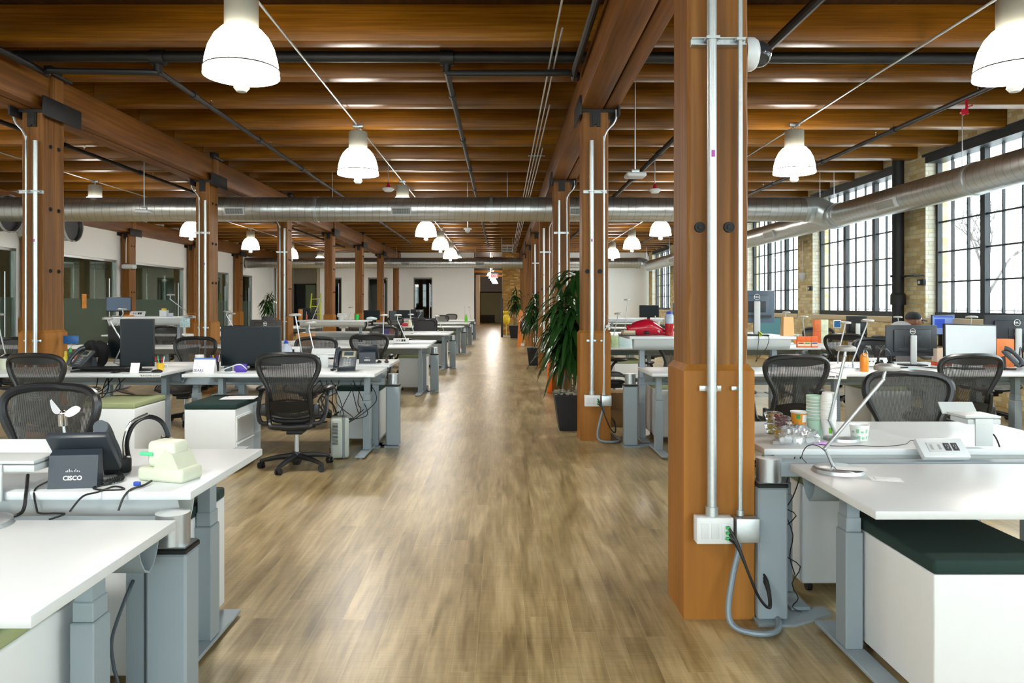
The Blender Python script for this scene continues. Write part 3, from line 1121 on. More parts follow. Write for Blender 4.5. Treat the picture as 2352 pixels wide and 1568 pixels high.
def make_pendant():
    t = thing('pendant_light', 'x x x x', 'pendant light')
    M_HOOD = mat('grey lamp housing', 'a9a798', 0.45)
    M_SH = mat('glowing acrylic shade', 'ffffff', 0.3, emit='fff8ee', es=SHADE_EMIT, vary=0)
    MB().lathe([(0.0, 0.585), (0.118, 0.585), (0.125, 0.575), (0.125, 0.365), (0.118, 0.36), (0.0, 0.36)], n=32).build('housing', M_HOOD, t)
    MB().cyl((0, 0, 0.585), (0, 0, 0.66), 0.012, None, 8).box(-0.07, 0.07, -0.03, 0.03, 0.64, 0.69, 0.006).build('mount', M_GALV, t)
    prof = [(0.105, 0.36), (0.15, 0.345), (0.20, 0.29), (0.24, 0.21), (0.263, 0.12), (0.275, 0.03), (0.278, 0.0)]
    MB().lathe(prof + [(0.268, 0.0)] + [(r - 0.012, z) for r, z in prof[::-1][1:]], n=40).build('lamp_shade', M_SH, t)
    MB().lathe([(0.272, 0.058), (0.279, 0.054), (0.279, 0.046), (0.272, 0.044), (0.272, 0.058)], n=40).build('rim_band', mat('thin grey rim', '2e2b26', 0.5), t)
    MB().lathe([(0.0, 0.05), (0.10, 0.05), (0.265, 0.012), (0.265, 0.006), (0.10, 0.042), (0.0, 0.042)], n=32).build('lens', M_SH, t)
    MB().lathe([(0.0, -0.035), (0.045, -0.037), (0.052, -0.07), (0.058, -0.09), (0.035, -0.118), (0.0, -0.122)], n=20).cyl((0, 0, -0.04), (0, 0, 0.045), 0.012, None, 8).build('sensor', M_GREYL, t)
    sd = bpy.data.lights.new('pendant_bulb', 'SPOT')
    sd.energy = SPOT_W
    sd.color = (1.0, 0.95, 0.86)
    sd.spot_size = math.radians(150)
    sd.spot_blend = 0.7
    sd.shadow_soft_size = 0.14
    so = bpy.data.objects.new('pendant_bulb', sd)
    COL.objects.link(so)
    so.parent = t
    so.location = (0, 0, -0.14)
    return t


pend = make_pendant()
rows = [(-1.96, 'above the left desks', -1, [5.57 + 4.51 * k for k in range(-2, 7)]),
        (3.95, 'in the row right of the girder', 1, [5.57 + 4.51 * k for k in range(-2, 7)]),
        (-8.02, 'in the far left row', -1, [5.57 + 4.51 * k for k in range(-1, 7)])]
for x, where, sg, ys in rows:
    n = 0
    for Y in ys:
        xx = x if x != 3.95 else (3.86 if Y < 7 else 3.98 + (Y - 10) * 0.012)
        zz = 3.22 if Y > 8 else 3.17
        if x == 3.95 and Y > 8:
            zz = 3.24
        seen = Y > 5
        if x == -8.02:
            seen = Y > 14
        if seen:
            lab = 'glowing white bell pendant lamp, %s of those %s' % (ORD[n], where)
            n += 1
        else:
            lab = 'white bell pendant lamp over the desks behind the camera'
        place(pend, (xx, Y, zz), 0, lab, None if seen else 'pendants behind the camera')
    xx = x if x != 3.95 else 4.0
    simple('conduit_run', 'thin steel conduit carrying the pendant lamps %s' % where, 'electrical conduit',
           MB().tube([(x if x != 3.95 else 3.86, ys[0] - 0.5, 3.885), (x if x != 3.95 else 3.95, 7.8, 3.885), (xx, ys[3], 3.885), (x if x != 3.95 else 4.22, ys[-1] + 1, 3.885)], 0.011, 8), M_GALV)
    if x > 0:
        simple('conduit_run', 'second thin conduit alongside the right hand lamp row', 'electrical conduit',
               MB().tube([(3.90, -3, 3.90), (4.0, 10.08, 3.90)], 0.009, 8), M_GALV)

# light inside the rooms beyond: small ceiling fittings
M_TUBE = mat('lit tube', 'ffffff', 0.4, emit='fff4e6', es=55, vary=0)
M_CORR = mat('bright corridor lamp', 'ffffff', 0.4, emit='fff4e6', es=45, vary=0)
for i, Y in enumerate((14.5, 19.6, 24.0, 28.5)):
    tag(MB().box(-14.6, -14.4, Y - 0.6, Y + 0.6, 2.9, 2.94, 0.01).build('ceiling_light', M_TUBE), 'thin lit ceiling strip inside the %s glazed meeting room' % ORD[i], 'ceiling light')
for i in range(5):
    tag(MB().lathe([(0.0, 0.2), (0.12, 0.16), (0.2, 0.0), (0.0, 0.0)], (-0.62 + 0.03 * i, 40 + 3.6 * i, 3.02), 20).box(-0.63 + 0.03 * i, -0.61 + 0.03 * i, 39.99 + 3.6 * i, 40.01 + 3.6 * i, 3.2, 4.3).build('corridor_lamp', M_CORR), 'small glowing lamp hanging in the corridor beyond the exit sign', 'pendant light', 'corridor lamps')
for i in range(3):
    tag(MB().box(-7.9 + 2.3 * i, -7.7 + 2.3 * i, YE + 1.6, YE + 2.8, 3.2, 3.24, 0.01).build('ceiling_light', mat('dim lit tube', 'ffffff', 0.4, emit='fff4e6', es=0.8, vary=0)), 'dim ceiling strip inside the end room behind the %s glass door' % ORD[i], 'ceiling light')

# ---- exit sign
t = thing('exit_sign', 'small white exit sign with red letters hanging over the corridor opening', 'exit sign', (-0.37, YE + 0.6, 2.88))
MB().box(-0.17, 0.17, -0.03, 0.03, -0.11, 0.11, 0.008).build('sign_box', mat('lit sign face', 'f2e9ea', 0.5, emit='fff0f0', es=0.5), t)
text_mesh('EXIT', 0.19, mat('red sign letters', 'c41a30', 0.5, emit='ff1020', es=0.3), t, (0, -0.034, 0), bold=0.004)
MB().box(-0.2, 0.2, -0.02, 0.02, 0.11, 0.22, 0.005).build('bracket', M_GREYL, t)

# ---- ceiling devices
def pole_device(name, label, cat, x, Y, ztop, zdev, kind):
    t = thing(name, label, cat, (x, Y, zdev))
    MB().cyl((0, 0, 0.02), (0, 0, ztop - zdev), 0.0085, None, 8).build('pole', M_GALV, t)
    MB().lathe([(0.0, 0.03), (0.035, 0.03), (0.04, 0), (0, 0)], (0, 0, ztop - zdev - 0.03), 16).build('ceiling_cup', M_GALV, t)
    if kind == 'ap':
        MB().box(-0.115, 0.115, -0.11, 0.11, -0.028, 0.028, 0.026, 4).build('body', M_WHITE, t)
        MB().box(-0.045, 0.045, -0.03, 0.03, 0.028, 0.07, 0.006).build('bracket', M_GALV, t)
    elif kind == 'dome':
        MB().lathe([(0.0, 0.04), (0.05, 0.04), (0.085, 0.02), (0.085, 0.0), (0, 0)], n=24).build('body', M_WHITE, t)
        MB().lathe([(0.06, 0.0), (0.05, -0.04), (0.025, -0.06), (0, -0.063)], n=20).build('dome', M_GREYL, t)
    else:
        MB().cyl((0, 0, 0), (0, 0, 0.12), 0.05, 0.012, 12).build('red_cone', M_RED, t)
        MB().lathe([(0, 0.02), (0.1, 0.02), (0.11, 0.0), (0.06, -0.05), (0, -0.055)], n=20).build('detector', M_WHITE, t)
    return t


pole_device('access_point', 'flat white access point on a long pole right of the second column', 'wireless access point', px(1459, 8.6), 8.6, ZDECK, pz(403, 8.6), 'ap')
pole_device('access_point', 'flat white access point hanging before the duct at left', 'wireless access point', px(331, 12.2), 12.2, ZDECK, pz(486, 12.2), 'ap')
pole_device('dome_sensor', 'white dome on a pole hanging below the duct over the aisle', 'sensor', px(1074, 15.4), 15.4, ZDECK, pz(527, 15.4), 'dome')
pole_device('smoke_detector', 'red and white smoke detector between the second column and foreground column', 'smoke detector', px(1504, 13.0), 13.0, ZDECK, pz(437, 13.0), 'det')
pole_device('smoke_detector', 'small smoke detector beside the third pendant lamp above the left desks', 'smoke detector', px(903, 14.0), 13.4, ZDECK, pz(438, 13.6), 'det')

# dome camera on the big column
t = thing('security_camera', 'white dome security camera on the side of the foreground column', 'security camera', (1.145, 3.52, 2.64))
R_ = Matrix.Rotation(PI / 2, 4, 'Y')
MB(R_).lathe([(0, 0), (0.078, 0), (0.08, 0.02), (0.078, 0.045), (0.068, 0.06), (0.055, 0.068), (0, 0.068)], n=28).build('housing', M_WHITE, t)
MB(R_).lathe([(0.062, 0.060), (0.061, 0.085), (0.050, 0.112), (0.028, 0.130), (0, 0.136)], n=24).build('smoked_dome', mat('smoked dome', '2a2c30', 0.08), t)
# wall speaker on brick pier, emergency light on column
simple('motion_sensor', 'white wedge shaped sensor on the brick pier between the far windows', 'sensor', MB().tube([(7.05, 17.35, 2.95), (7.05, 17.35, 2.2)], 0.01, 6).lathe([(0, 0.1), (0.09, 0.08), (0.07, -0.05), (0, -0.13)], (7.04, 17.35, 2.12), 12), M_WHITE)
simple('emergency_light', 'white rounded emergency light on the first far left wall column', 'emergency light',
       MB().tube([(-10.85, 21.40, 3.4), (-10.86, 21.38, 3.2), (-10.86, 21.38, 2.66)], 0.012, 8).box(-10.92, -10.55, 21.2, 21.42, 2.48, 2.62, 0.05, 3), M_WHITE)
for i, k in enumerate((3, 4)):
    y = WIN_N[k] + WIN_W + 0.06
    t = thing('window_contact', 'small black alarm contact with a round white disc beside the %s window' % ['nearest', 'second'][i], 'sensor', (7.08, y, 1.83))
    MB().box(-0.03, 0.02, -0.09, 0.09, -0.05, 0.05, 0.006).build('housing', M_BLK, t)
    MB().cyl((-0.036, 0.03, 0), (-0.028, 0.03, 0), 0.028, None, 14).build('disc', M_PED, t)

# black downpipe on the brick pier
t = thing('downpipe', 'thick black cast iron downpipe in front of the brick pier', 'pipe', (6.93, 12.95, 0))
MB().cyl((0, 0, 0), (0, 0, 4.2), 0.095, None, 24).build('pipe', M_BLKM, t)
MB().cyl((0, 0, 1.45), (0, 0, 1.62), 0.125, 0.125, 24).cyl((0, 0, 1.62), (0, 0, 1.66), 0.125, 0.1, 24).build('socket', M_BLKM, t)
MB().box(-0.13, 0.13, -0.02, 0.02, 1.93, 1.97).box(0, 0.2, -0.5, 0.0, 1.94, 1.96).build('bracket', M_BLKM, t)

# ---- outside: pavement and bare trees seen through the windows
struct('ground_outside', MB().box(7.6, 90, -40, 90, -0.6, -0.5), mat('snowy pavement', 'd6d6d8', 0.9))
M_BARK = mat('dark bark', '5c5654', 0.9)


def tree(x, y, h, seed, lab):
    r = random.Random(seed)
    m_ = MB()

    def br(p, d, l, rad, dep):
        q = p + d * l
        m_.cyl(p, q, rad, rad * 0.7, 6, caps=False)
        if dep == 0:
            return
        for _ in range(3 if dep > 1 else 2):
            nd = (d + Vector((r.uniform(-.8, .8), r.uniform(-.8, .8), r.uniform(-.1, .6)))).normalized()
            br(q, nd, l * r.uniform(.6, .8), rad * 0.62, dep - 1)
    br(Vector((0, 0, 0)), Vector((0, 0, 1)), h * 0.3, h * 0.014, 5)
    simple('bare_tree', lab, 'tree', m_, M_BARK, (x, y, -0.5))


tree(19, 21.5, 8, 3, 'bare winter tree outside the nearest window')
tree(21, 32, 8, 4, 'bare winter tree outside the second window')
tree(24, 26, 9, 6, 'slender bare tree outside, farther from the glass')
m_ = MB()
for i in range(60):
    m_.box(27, 27.04, i, i + 0.05, -0.5, 1.3)
m_.box(27, 27.05, 0, 60, 1.1, 1.16).box(27, 27.05, 0, 60, -0.2, -0.14)
simple('fence', 'pale railing fence far outside beyond the trees', 'fence', m_, mat('steel fence', '3f3f42', 0.7))

# ================================================================== FURNITURE BUILDERS


def desk(label, x0, x1, y0, y1, h, user=-1, group=None, trough=True, leg_in=0.215):
    """height-adjustable bench desk; user=-1: the sitter is on the camera side"""
    cx, cy = (x0 + x1) / 2, (y0 + y1) / 2
    hw, hd = (x1 - x0) / 2, (y1 - y0) / 2
    s = 1 if user < 0 else -1                       # direction of the spine side
    t = thing('standing_desk', label, 'desk', (cx, cy, 0), 0, group)
    MB().box(-hw, hw, -hd, hd, h - 0.030, h, 0.0035, 2).build('tabletop', M_WHITE, t)
    z_out = 0.51 if h < 1.0 else 0.60
    z_mid = z_out + 0.06 + max(0, h - 0.82) * 0.55
    for sx in (-1, 1):
        lx, ly = sx * (hw - 0.165), s * (hd - leg_in)
        m = MB()
        m.box(lx - 0.036, lx + 0.036, ly - 0.048, ly + 0.048, 0.028, z_out, 0.004, 1)
        m.box(lx - 0.031, lx + 0.031, ly - 0.042, ly + 0.042, z_out, z_mid, 0.003, 1)
        m.box(lx - 0.026, lx + 0.026, ly - 0.036, ly + 0.036, z_mid, h - 0.055)
        m.prism([(ly - s * (hd * 1.15), h - 0.032), (ly + s * 0.17, h - 0.032), (ly + s * 0.06, h - 0.085), (ly - s * 0.08, h - 0.085)], 'x', lx - 0.03, lx + 0.03)
        leg = m.build('leg', M_GREY, t)
        f = MB()
        a, b = -s * (hd - 0.15), s * (hd + 0.02)
        if leg_in > 0.3:
            a, b = -s * (hd + 0.06), s * (hd - 0.15)
        f.box(lx - 0.045, lx + 0.045, min(a, b), max(a, b), 0.014, 0.030, 0.003, 1)
        f.cyl((lx, a + s * 0.04, 0), (lx, a + s * 0.04, 0.014), 0.018, None, 10).cyl((lx, b - s * 0.04, 0), (lx, b - s * 0.04, 0.014), 0.018, None, 10)
        f.build('foot', M_GREY, leg)
    MB().box(-hw + 0.19, hw - 0.19, s * (hd - 0.25) - 0.02, s * (hd - 0.25) + 0.02, h - 0.085, h - 0.045).build('cross_rail', M_GREY, t)
    if trough:
        pr = [(0.008, 0), (0.030, -0.065), (0.055, -0.10), (0.085, -0.115), (0.115, -0.10), (0.14, -0.065), (0.162, 0)]
        inner = [(u * 0.94 + 0.005, min(0, z + 0.006)) for u, z in pr[::-1]]
        poly = [(s * (hd - u), h - 0.030 + z) for u, z in pr + inner]
        MB().prism(poly, 'x', -hw + 0.05, hw - 0.05).build('cable_trough', M_GREYL if s < 0 else M_GREY, t)
    return t


def spine(label, x0, x1, y, post_x, side=1, h=0.70):
    """rail between back-to-back desks with an aisle end post"""
    t = thing('spine_rail', label, 'desk rail', (0, y, 0))
    MB().box(x0, x1, -0.035, 0.035, h - 0.07, h, 0.004, 1).build('rail', M_GREY, t)
    p = MB().box(post_x - 0.068, post_x + 0.068, -0.055, 0.055, 0.012, 0.615, 0.008, 1).build('end_post', M_GREY, t)
    MB().box(post_x - 0.070, post_x + 0.070, -0.057, 0.057, 0.615, 0.632, 0.003, 1).build('dark_collar', M_BLK, p)
    MB().box(post_x - 0.066, post_x + 0.066, -0.055, 0.055, 0.632, 0.638, 0.003, 1).cyl((post_x, 0, 0.638), (post_x, 0, 0.742), 0.056, None, 32).build('round_cap', M_SILV, p)
    n = max(1, int((x1 - x0) / 1.75))
    for i in range(n + 1):
        x = (x0 + 0.9 * (1 if side > 0 else 1)) + (x1 - x0 - 1.0) * i / max(n, 1)
        MB().box(x - 0.03, x + 0.03, -0.03, 0.03, 0.01, h - 0.07).box(x - 0.06, x + 0.06, -0.16, 0.16, 0, 0.012, 0.003, 1).build('support', M_GREY, t)
    MB().prism([(post_x - 0.08, -0.10), (post_x + 0.08, -0.10), (post_x + 0.30 * side, 0.02), (post_x + 0.30 * side, 0.10), (post_x - 0.08, 0.10)], 'z', 0, 0.012).build('base_plate', M_GREY, t)
    return t


def pedestal(label, x0, x1, y0, y1, top=0.50, cush='d', drawers=None, group=None):
    cx, cy = (x0 + x1) / 2, (y0 + y1) / 2
    hw, hd = (x1 - x0) / 2, (y1 - y0) / 2
    t = thing('mobile_pedestal', label, 'drawer unit', (cx, cy, 0), 0, group)
    MB().box(-hw, hw, -hd, hd, 0.055, top, 0.012 if cush != 'd' else 0.006, 3).build('body', M_PED, t)
    MB().box(-hw - 0.002, hw + 0.002, -hd - 0.002, hd + 0.002, top, top + 0.05, 0.013, 3).build('seat_cushion', M_CUSHD if cush == 'd' else M_CUSHL, t)
    for sx in (-1, 1):
        for sy in (-1, 1):
            MB().cyl((sx * (hw - 0.06) - 0.012, sy * (hd - 0.07), 0.028), (sx * (hw - 0.06) + 0.012, sy * (hd - 0.07), 0.028), 0.028, None, 12).box(sx * (hw - 0.06) - 0.008, sx * (hw - 0.06) + 0.008, sy * (hd - 0.07) - 0.01, sy * (hd - 0.07) + 0.01, 0.03, 0.055).build('caster', M_BLK, t)
    if drawers:
        s = drawers
        for z0, z1 in ((0.065, 0.27), (0.275, top - 0.06)):
            d = MB().box(s * hw, s * (hw + 0.012), -hd + 0.008, hd * 0.3, z0, z1, 0.002, 1).build('drawer', M_PED, t)
            MB().box(s * (hw + 0.012), s * (hw + 0.03), -hd + 0.01, hd * 0.28, z1 - 0.018, z1 - 0.01).build('drawer_pull', M_GREYL, d)
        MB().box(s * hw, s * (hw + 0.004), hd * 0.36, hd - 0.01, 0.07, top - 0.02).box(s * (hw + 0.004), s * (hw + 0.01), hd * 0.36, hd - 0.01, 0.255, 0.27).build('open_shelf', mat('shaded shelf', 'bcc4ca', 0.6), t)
    return t


# ---- office chair with woven back
OUT = [(1.030, 0.00), (1.028, 0.10), (1.018, 0.18), (0.995, 0.232), (0.955, 0.255), (0.90, 0.252), (0.84, 0.228), (0.78, 0.196), (0.72, 0.172), (0.66, 0.163), (0.58, 0.168), (0.50, 0.172), (0.46, 0.158), (0.445, 0.10), (0.442, 0.0)]


def back_pt(x, z, off=0.0):
    y = -0.20 - (z - 0.44) * 0.26 + 0.09 * math.sin((z - 0.44) / 0.6 * PI) * -0.35 + 0.75 * x * x
    return Vector((x, y + off, z))


def half_w(z):
    pts = sorted(OUT)
    for (za, xa), (zb, xb) in zip(pts, pts[1:]):
        if za <= z <= zb:
            return xa + (xb - xa) * (z - za) / max(1e-6, zb - za)
    return 0.0


def make_chair(frame, fabric, arms=True, hood=True):
    t = thing('office_chair', 'x x x x', 'office chair')
    loop = [back_pt(x, z) for z, x in OUT] + [back_pt(-x, z) for z, x in OUT[::-1][1:-1]]
    rad = [0.023 if z > 0.8 else 0.019 for z, x in OUT] + [0.023 if z > 0.8 else 0.019 for z, x in OUT[::-1][1:-1]]
    MB().tube(loop, rad, 8, closed=True, smooth_path=3).build('back_frame', frame, t)
    zs = [0.45, 0.47, 0.50, 0.56, 0.62, 0.68, 0.74, 0.80, 0.86, 0.91, 0.95, 0.98, 1.0, 1.015, 1.024]
    m = MB()
    nu = 12
    vs = []
    for z in zs:
        hwid = half_w(z)
        for i in range(nu + 1):
            vs.append(back_pt(hwid * (2 * i / nu - 1), z, -0.002))
    fs = [(j * (nu + 1) + i, j * (nu + 1) + i + 1, (j + 1) * (nu + 1) + i + 1, (j + 1) * (nu + 1) + i) for j in range(len(zs) - 1) for i in range(nu)]
    m.add(vs, fs, True)
    m.build('back_mesh', fabric, t)
    if hood:
        m = MB()
        top = []
        nn = 14
        for i in range(nn + 1):
            x = 0.225 * (2 * i / nn - 1)
            zt = 1.0 if abs(x) > 0.2 else 1.022
            zb = 0.972 - 0.022 * math.cos(x / 0.225 * PI / 2) + 0.0
            top.append((back_pt(x, zt, -0.012), back_pt(x, zb, -0.012)))
        m.add([p for q in top for p in q], [(2 * i, 2 * i + 1, 2 * i + 3, 2 * i + 2) for i in range(nn)], True)
        m.add([p + Vector((0, 0.012, 0)) for q in top for p in q], [(2 * i, 2 * i + 1, 2 * i + 3, 2 * i + 2) for i in range(nn)], True)
        m.build('top_panel', frame, t)
    m = MB()
    m.sheet(lambda u, v: back_pt(0.19 * (2 * u - 1), 0.585 + (v - 0.5) * (0.105 * math.sin(PI * (0.12 + 0.76 * u)) + 0.02), -0.035), 12, 6)
    m.sheet(lambda u, v: back_pt(0.19 * (2 * u - 1), 0.585 + (v - 0.5) * (0.105 * math.sin(PI * (0.12 + 0.76 * u)) + 0.02), -0.012), 12, 6)
    m.tube([back_pt(-0.17, 0.585, -0.024), back_pt(0, 0.54, -0.028), back_pt(0.17, 0.585, -0.024)], 0.012, 6, smooth_path=4)
    m.tube([back_pt(-0.17, 0.585, -0.024), back_pt(0, 0.63, -0.028), back_pt(0.17, 0.585, -0.024)], 0.012, 6, smooth_path=4)
    m.build('lumbar_pad', M_BLK, t)
    # yoke that carries the back
    m = MB()
    for s in (-1, 1):
        m.tube([back_pt(s * 0.175, 0.71, -0.02), back_pt(s * 0.185, 0.58, -0.03), back_pt(s * 0.185, 0.46, -0.03), (s * 0.165, -0.235, 0.405), (s * 0.06, -0.20, 0.385)], [0.017, 0.021, 0.023, 0.024, 0.02], 8, smooth_path=4)
    m.tube([(-0.165, -0.235, 0.405), (0, -0.24, 0.395), (0.165, -0.235, 0.405)], 0.022, 8)
    m.build('yoke', frame, t)
    # seat

    def seat(u, v):
        x, y = 0.255 * (2 * u - 1), -0.20 + 0.44 * v
        w_ = 1 - 0.12 * (1 - v)
        return (x * w_, y, 0.455 + 0.035 * (2 * u - 1) ** 2 - 0.05 * max(0, v - 0.72) ** 2 * 14 + 0.015 * (1 - v))
    MB().sheet(seat, 10, 10).build('seat', fabric, t)
    ring = [seat(u, 0) for u in (0, .25, .5, .75, 1)] + [seat(1, v) for v in (.2, .4, .6, .8)] + [seat(u, 1) for u in (1, .75, .5, .25, 0)] + [seat(0, v) for v in (.8, .6, .4, .2)]
    MB().tube(ring, 0.017, 8, closed=True, smooth_path=2).build('seat_frame', frame, t)
    MB().box(-0.11, 0.11, -0.15, 0.13, 0.345, 0.415, 0.02).box(-0.07, 0.07, -0.1, 0.1, 0.31, 0.35, 0.01).cyl((0.1, 0.05, 0.38), (0.26, 0.05, 0.40), 0.008, None, 8).build('tilt_mechanism', M_BLK, t)
    MB().cyl((0, 0, 0.10), (0, 0, 0.33), 0.022, None, 16).build('gas_lift', M_SILV, t)
    # star base
    hub = MB().lathe([(0, 0.145), (0.035, 0.145), (0.045, 0.12), (0.045, 0.06), (0.03, 0.03), (0, 0.03)], n=20).build('base_hub', frame, t)
    for i in range(5):
        a = PI / 2 + 0.35 + 2 * PI * i / 5
        c, s = math.cos(a), math.sin(a)
        MB().tube([(0.03 * c, 0.03 * s, 0.105), (0.17 * c, 0.17 * s, 0.095), (0.315 * c, 0.315 * s, 0.066)], [0.030, 0.023, 0.015], 8, smooth_path=2).cyl((0.308 * c, 0.308 * s, 0.045), (0.308 * c, 0.308 * s, 0.075), 0.016, None, 8).build('base_leg', frame, t)
        M_ = Matrix.Translation((0.315 * c, 0.315 * s, 0.0)) @ Matrix.Rotation(a + 0.8 * i, 4, 'Z')
        w_ = MB(M_)
        w_.cyl((-0.024, 0.01, 0.028), (-0.008, 0.01, 0.028), 0.028, None, 16).cyl((0.008, 0.01, 0.028), (0.024, 0.01, 0.028), 0.028, None, 16).cyl((-0.008, 0.01, 0.028), (0.008, 0.01, 0.028), 0.01, None, 8).box(-0.008, 0.008, -0.01, 0.02, 0.03, 0.056)
        w_.build('caster', M_BLK, t)
    if arms:
        for s in (-1, 1):
            m = MB()
            m.tube([(s * 0.19, -0.235, 0.43), (s * 0.255, -0.22, 0.44), (s * 0.29, -0.17, 0.52), (s * 0.29, -0.12, 0.64), (s * 0.29, -0.06, 0.70)], [0.02, 0.02, 0.019, 0.017, 0.02], 8, smooth_path=4)
            m.box(s * 0.20 if s > 0 else -0.245, s * 0.20 + 0.045 if s > 0 else -0.20, -0.26, -0.20, 0.50, 0.60, 0.01)
            ar = m.build('armrest', frame, t)
            MB().ball((s * 0.292, -0.03, 0.715), 0.05, 0.13, 0.024).build('arm_pad', M_BLK, ar)
    return t


CH_D = make_chair(M_CHAIR, M_MESH)
CH_G = make_chair(M_CHAIR, mesh_fabric('taupe pellicle mesh', '3a3732', 0.0085, 0.26), hood=False)


# ---- task lamp
def task_lamp(label, base, e1, e2, head, rz=0.0, R=0.105, hr=0.068, group=None):
    """base centre, two bends and head centre in world metres"""
    b = Vector(base)
    t = thing('task_lamp', label, 'desk lamp', b, 0, group)
    e1, e2, hd = Vector(e1) - b, Vector(e2) - b, Vector(head) - b
    MB().lathe([(0, 0.020), (R * 0.82, 0.020), (R * 0.97, 0.014), (R, 0.0), (0, 0)], n=32).build('base', M_SILV, t)
    st = Vector((e1.x * 0.35, e1.y * 0.35, 0.018))
    MB().tube([st, e1, e2, hd + Vector((0, 0, 0.012))], 0.0075, 10, smooth_path=1).ball(e1, 0.0085).ball(e2, 0.0085).build('arm', M_SILV, t)
    MB().lathe([(0, 0.018), (hr * 0.6, 0.016), (hr * 0.96, 0.008), (hr, -0.004), (hr * 0.93, -0.012), (0, -0.012)], hd, 28).build('lamp_head', mat('lamp head grey', 'a9a7a3', 0.4, 0.3), t)
    return t


def lamp_px(label, bx, by, Y, hx, hy, hsurf, side=1, group=None, bend=0.06):
    """lamp whose base stands at pixel column bx on a surface of height hsurf"""
    X = px(bx, Y)
    hX, hZ = px(hx, Y), pz(hy, Y)
    b = Vector((X, Y, hsurf))
    e1 = Vector((X - side * 0.05, Y + 0.01, hsurf + 0.10))
    e2 = Vector((hX - side * 0.012, Y, hZ - 0.07))
    return task_lamp(label, b, e1, e2, (hX, Y, hZ), group=group)


# ---- monitor
def monitor(label, loc, w, h, zc, rz=0.0, back=False, screen=None, logo=True, stand='silver', tilt=0.0, housing=None, roll=0.0, base=True, group=None):
    t = thing('monitor', label, 'monitor', loc, rz, group)
    scr = screen or M_SCREEN
    hs = housing or (M_DELL if back else M_BLK)
    M_ = Matrix.Translation((0, 0, zc)) @ Matrix.Rotation(tilt, 4, 'X') @ Matrix.Rotation(roll, 4, 'Y')
    # the screen faces -y
    hsg = MB(M_).box(-w / 2, w / 2, -0.010, 0.016, -h / 2, h / 2, 0.005).box(-w * 0.36, w * 0.36, 0.014, 0.038, -h * 0.36, h * 0.36, 0.012).build('housing', hs, t)
    MB(M_).box(-w / 2 + 0.012, w / 2 - 0.012, -0.0125, -0.009, -h / 2 + 0.016, h / 2 - 0.012).build('screen', scr, t)
    if back:
        MB(M_).box(-0.09, 0.09, 0.036, 0.044, -0.06, 0.06, 0.004).box(-0.15, 0.15, 0.030, 0.040, -h * 0.33, -h * 0.25, 0.003).build('rear_port_panel', mat('dark rear panel', '22262b', 0.5), t)
    stc = M_GREYL if stand == 'silver' else M_BLK
    if base:
        MB().box(-0.032, 0.032, 0.048, 0.075, 0.0, min(zc + 0.06, zc + h * 0.3), 0.008).cyl((0, 0.03, zc), (0, 0.06, zc), 0.03, None, 12).build('stand', stc, t)
        MB().box(-0.12, 0.12, -0.06, 0.13, 0.0, 0.014, 0.006).build('stand_base', M_BLK, t)
    if back and logo:
        r = h * 0.085
        g = MB(M_ @ Matrix.Translation((0, 0.041, h * 0.30 - 0.0)) @ Matrix.Rotation(-PI / 2, 4, 'X'))
        ring = [(r * math.cos(a), r * math.sin(a), 0.002) for a in [2 * PI * i / 24 for i in range(24)]]
        g.tube(ring, r * 0.09, 6, closed=True)
        g.build('round_logo', M_TXTW, t)
        c = M_ @ Vector((0, 0.043, h * 0.30))
        text_mesh('DELL', r * 0.8, M_TXTW, t, c, (PI / 2, 0, PI), bold=0.0006)
    return t


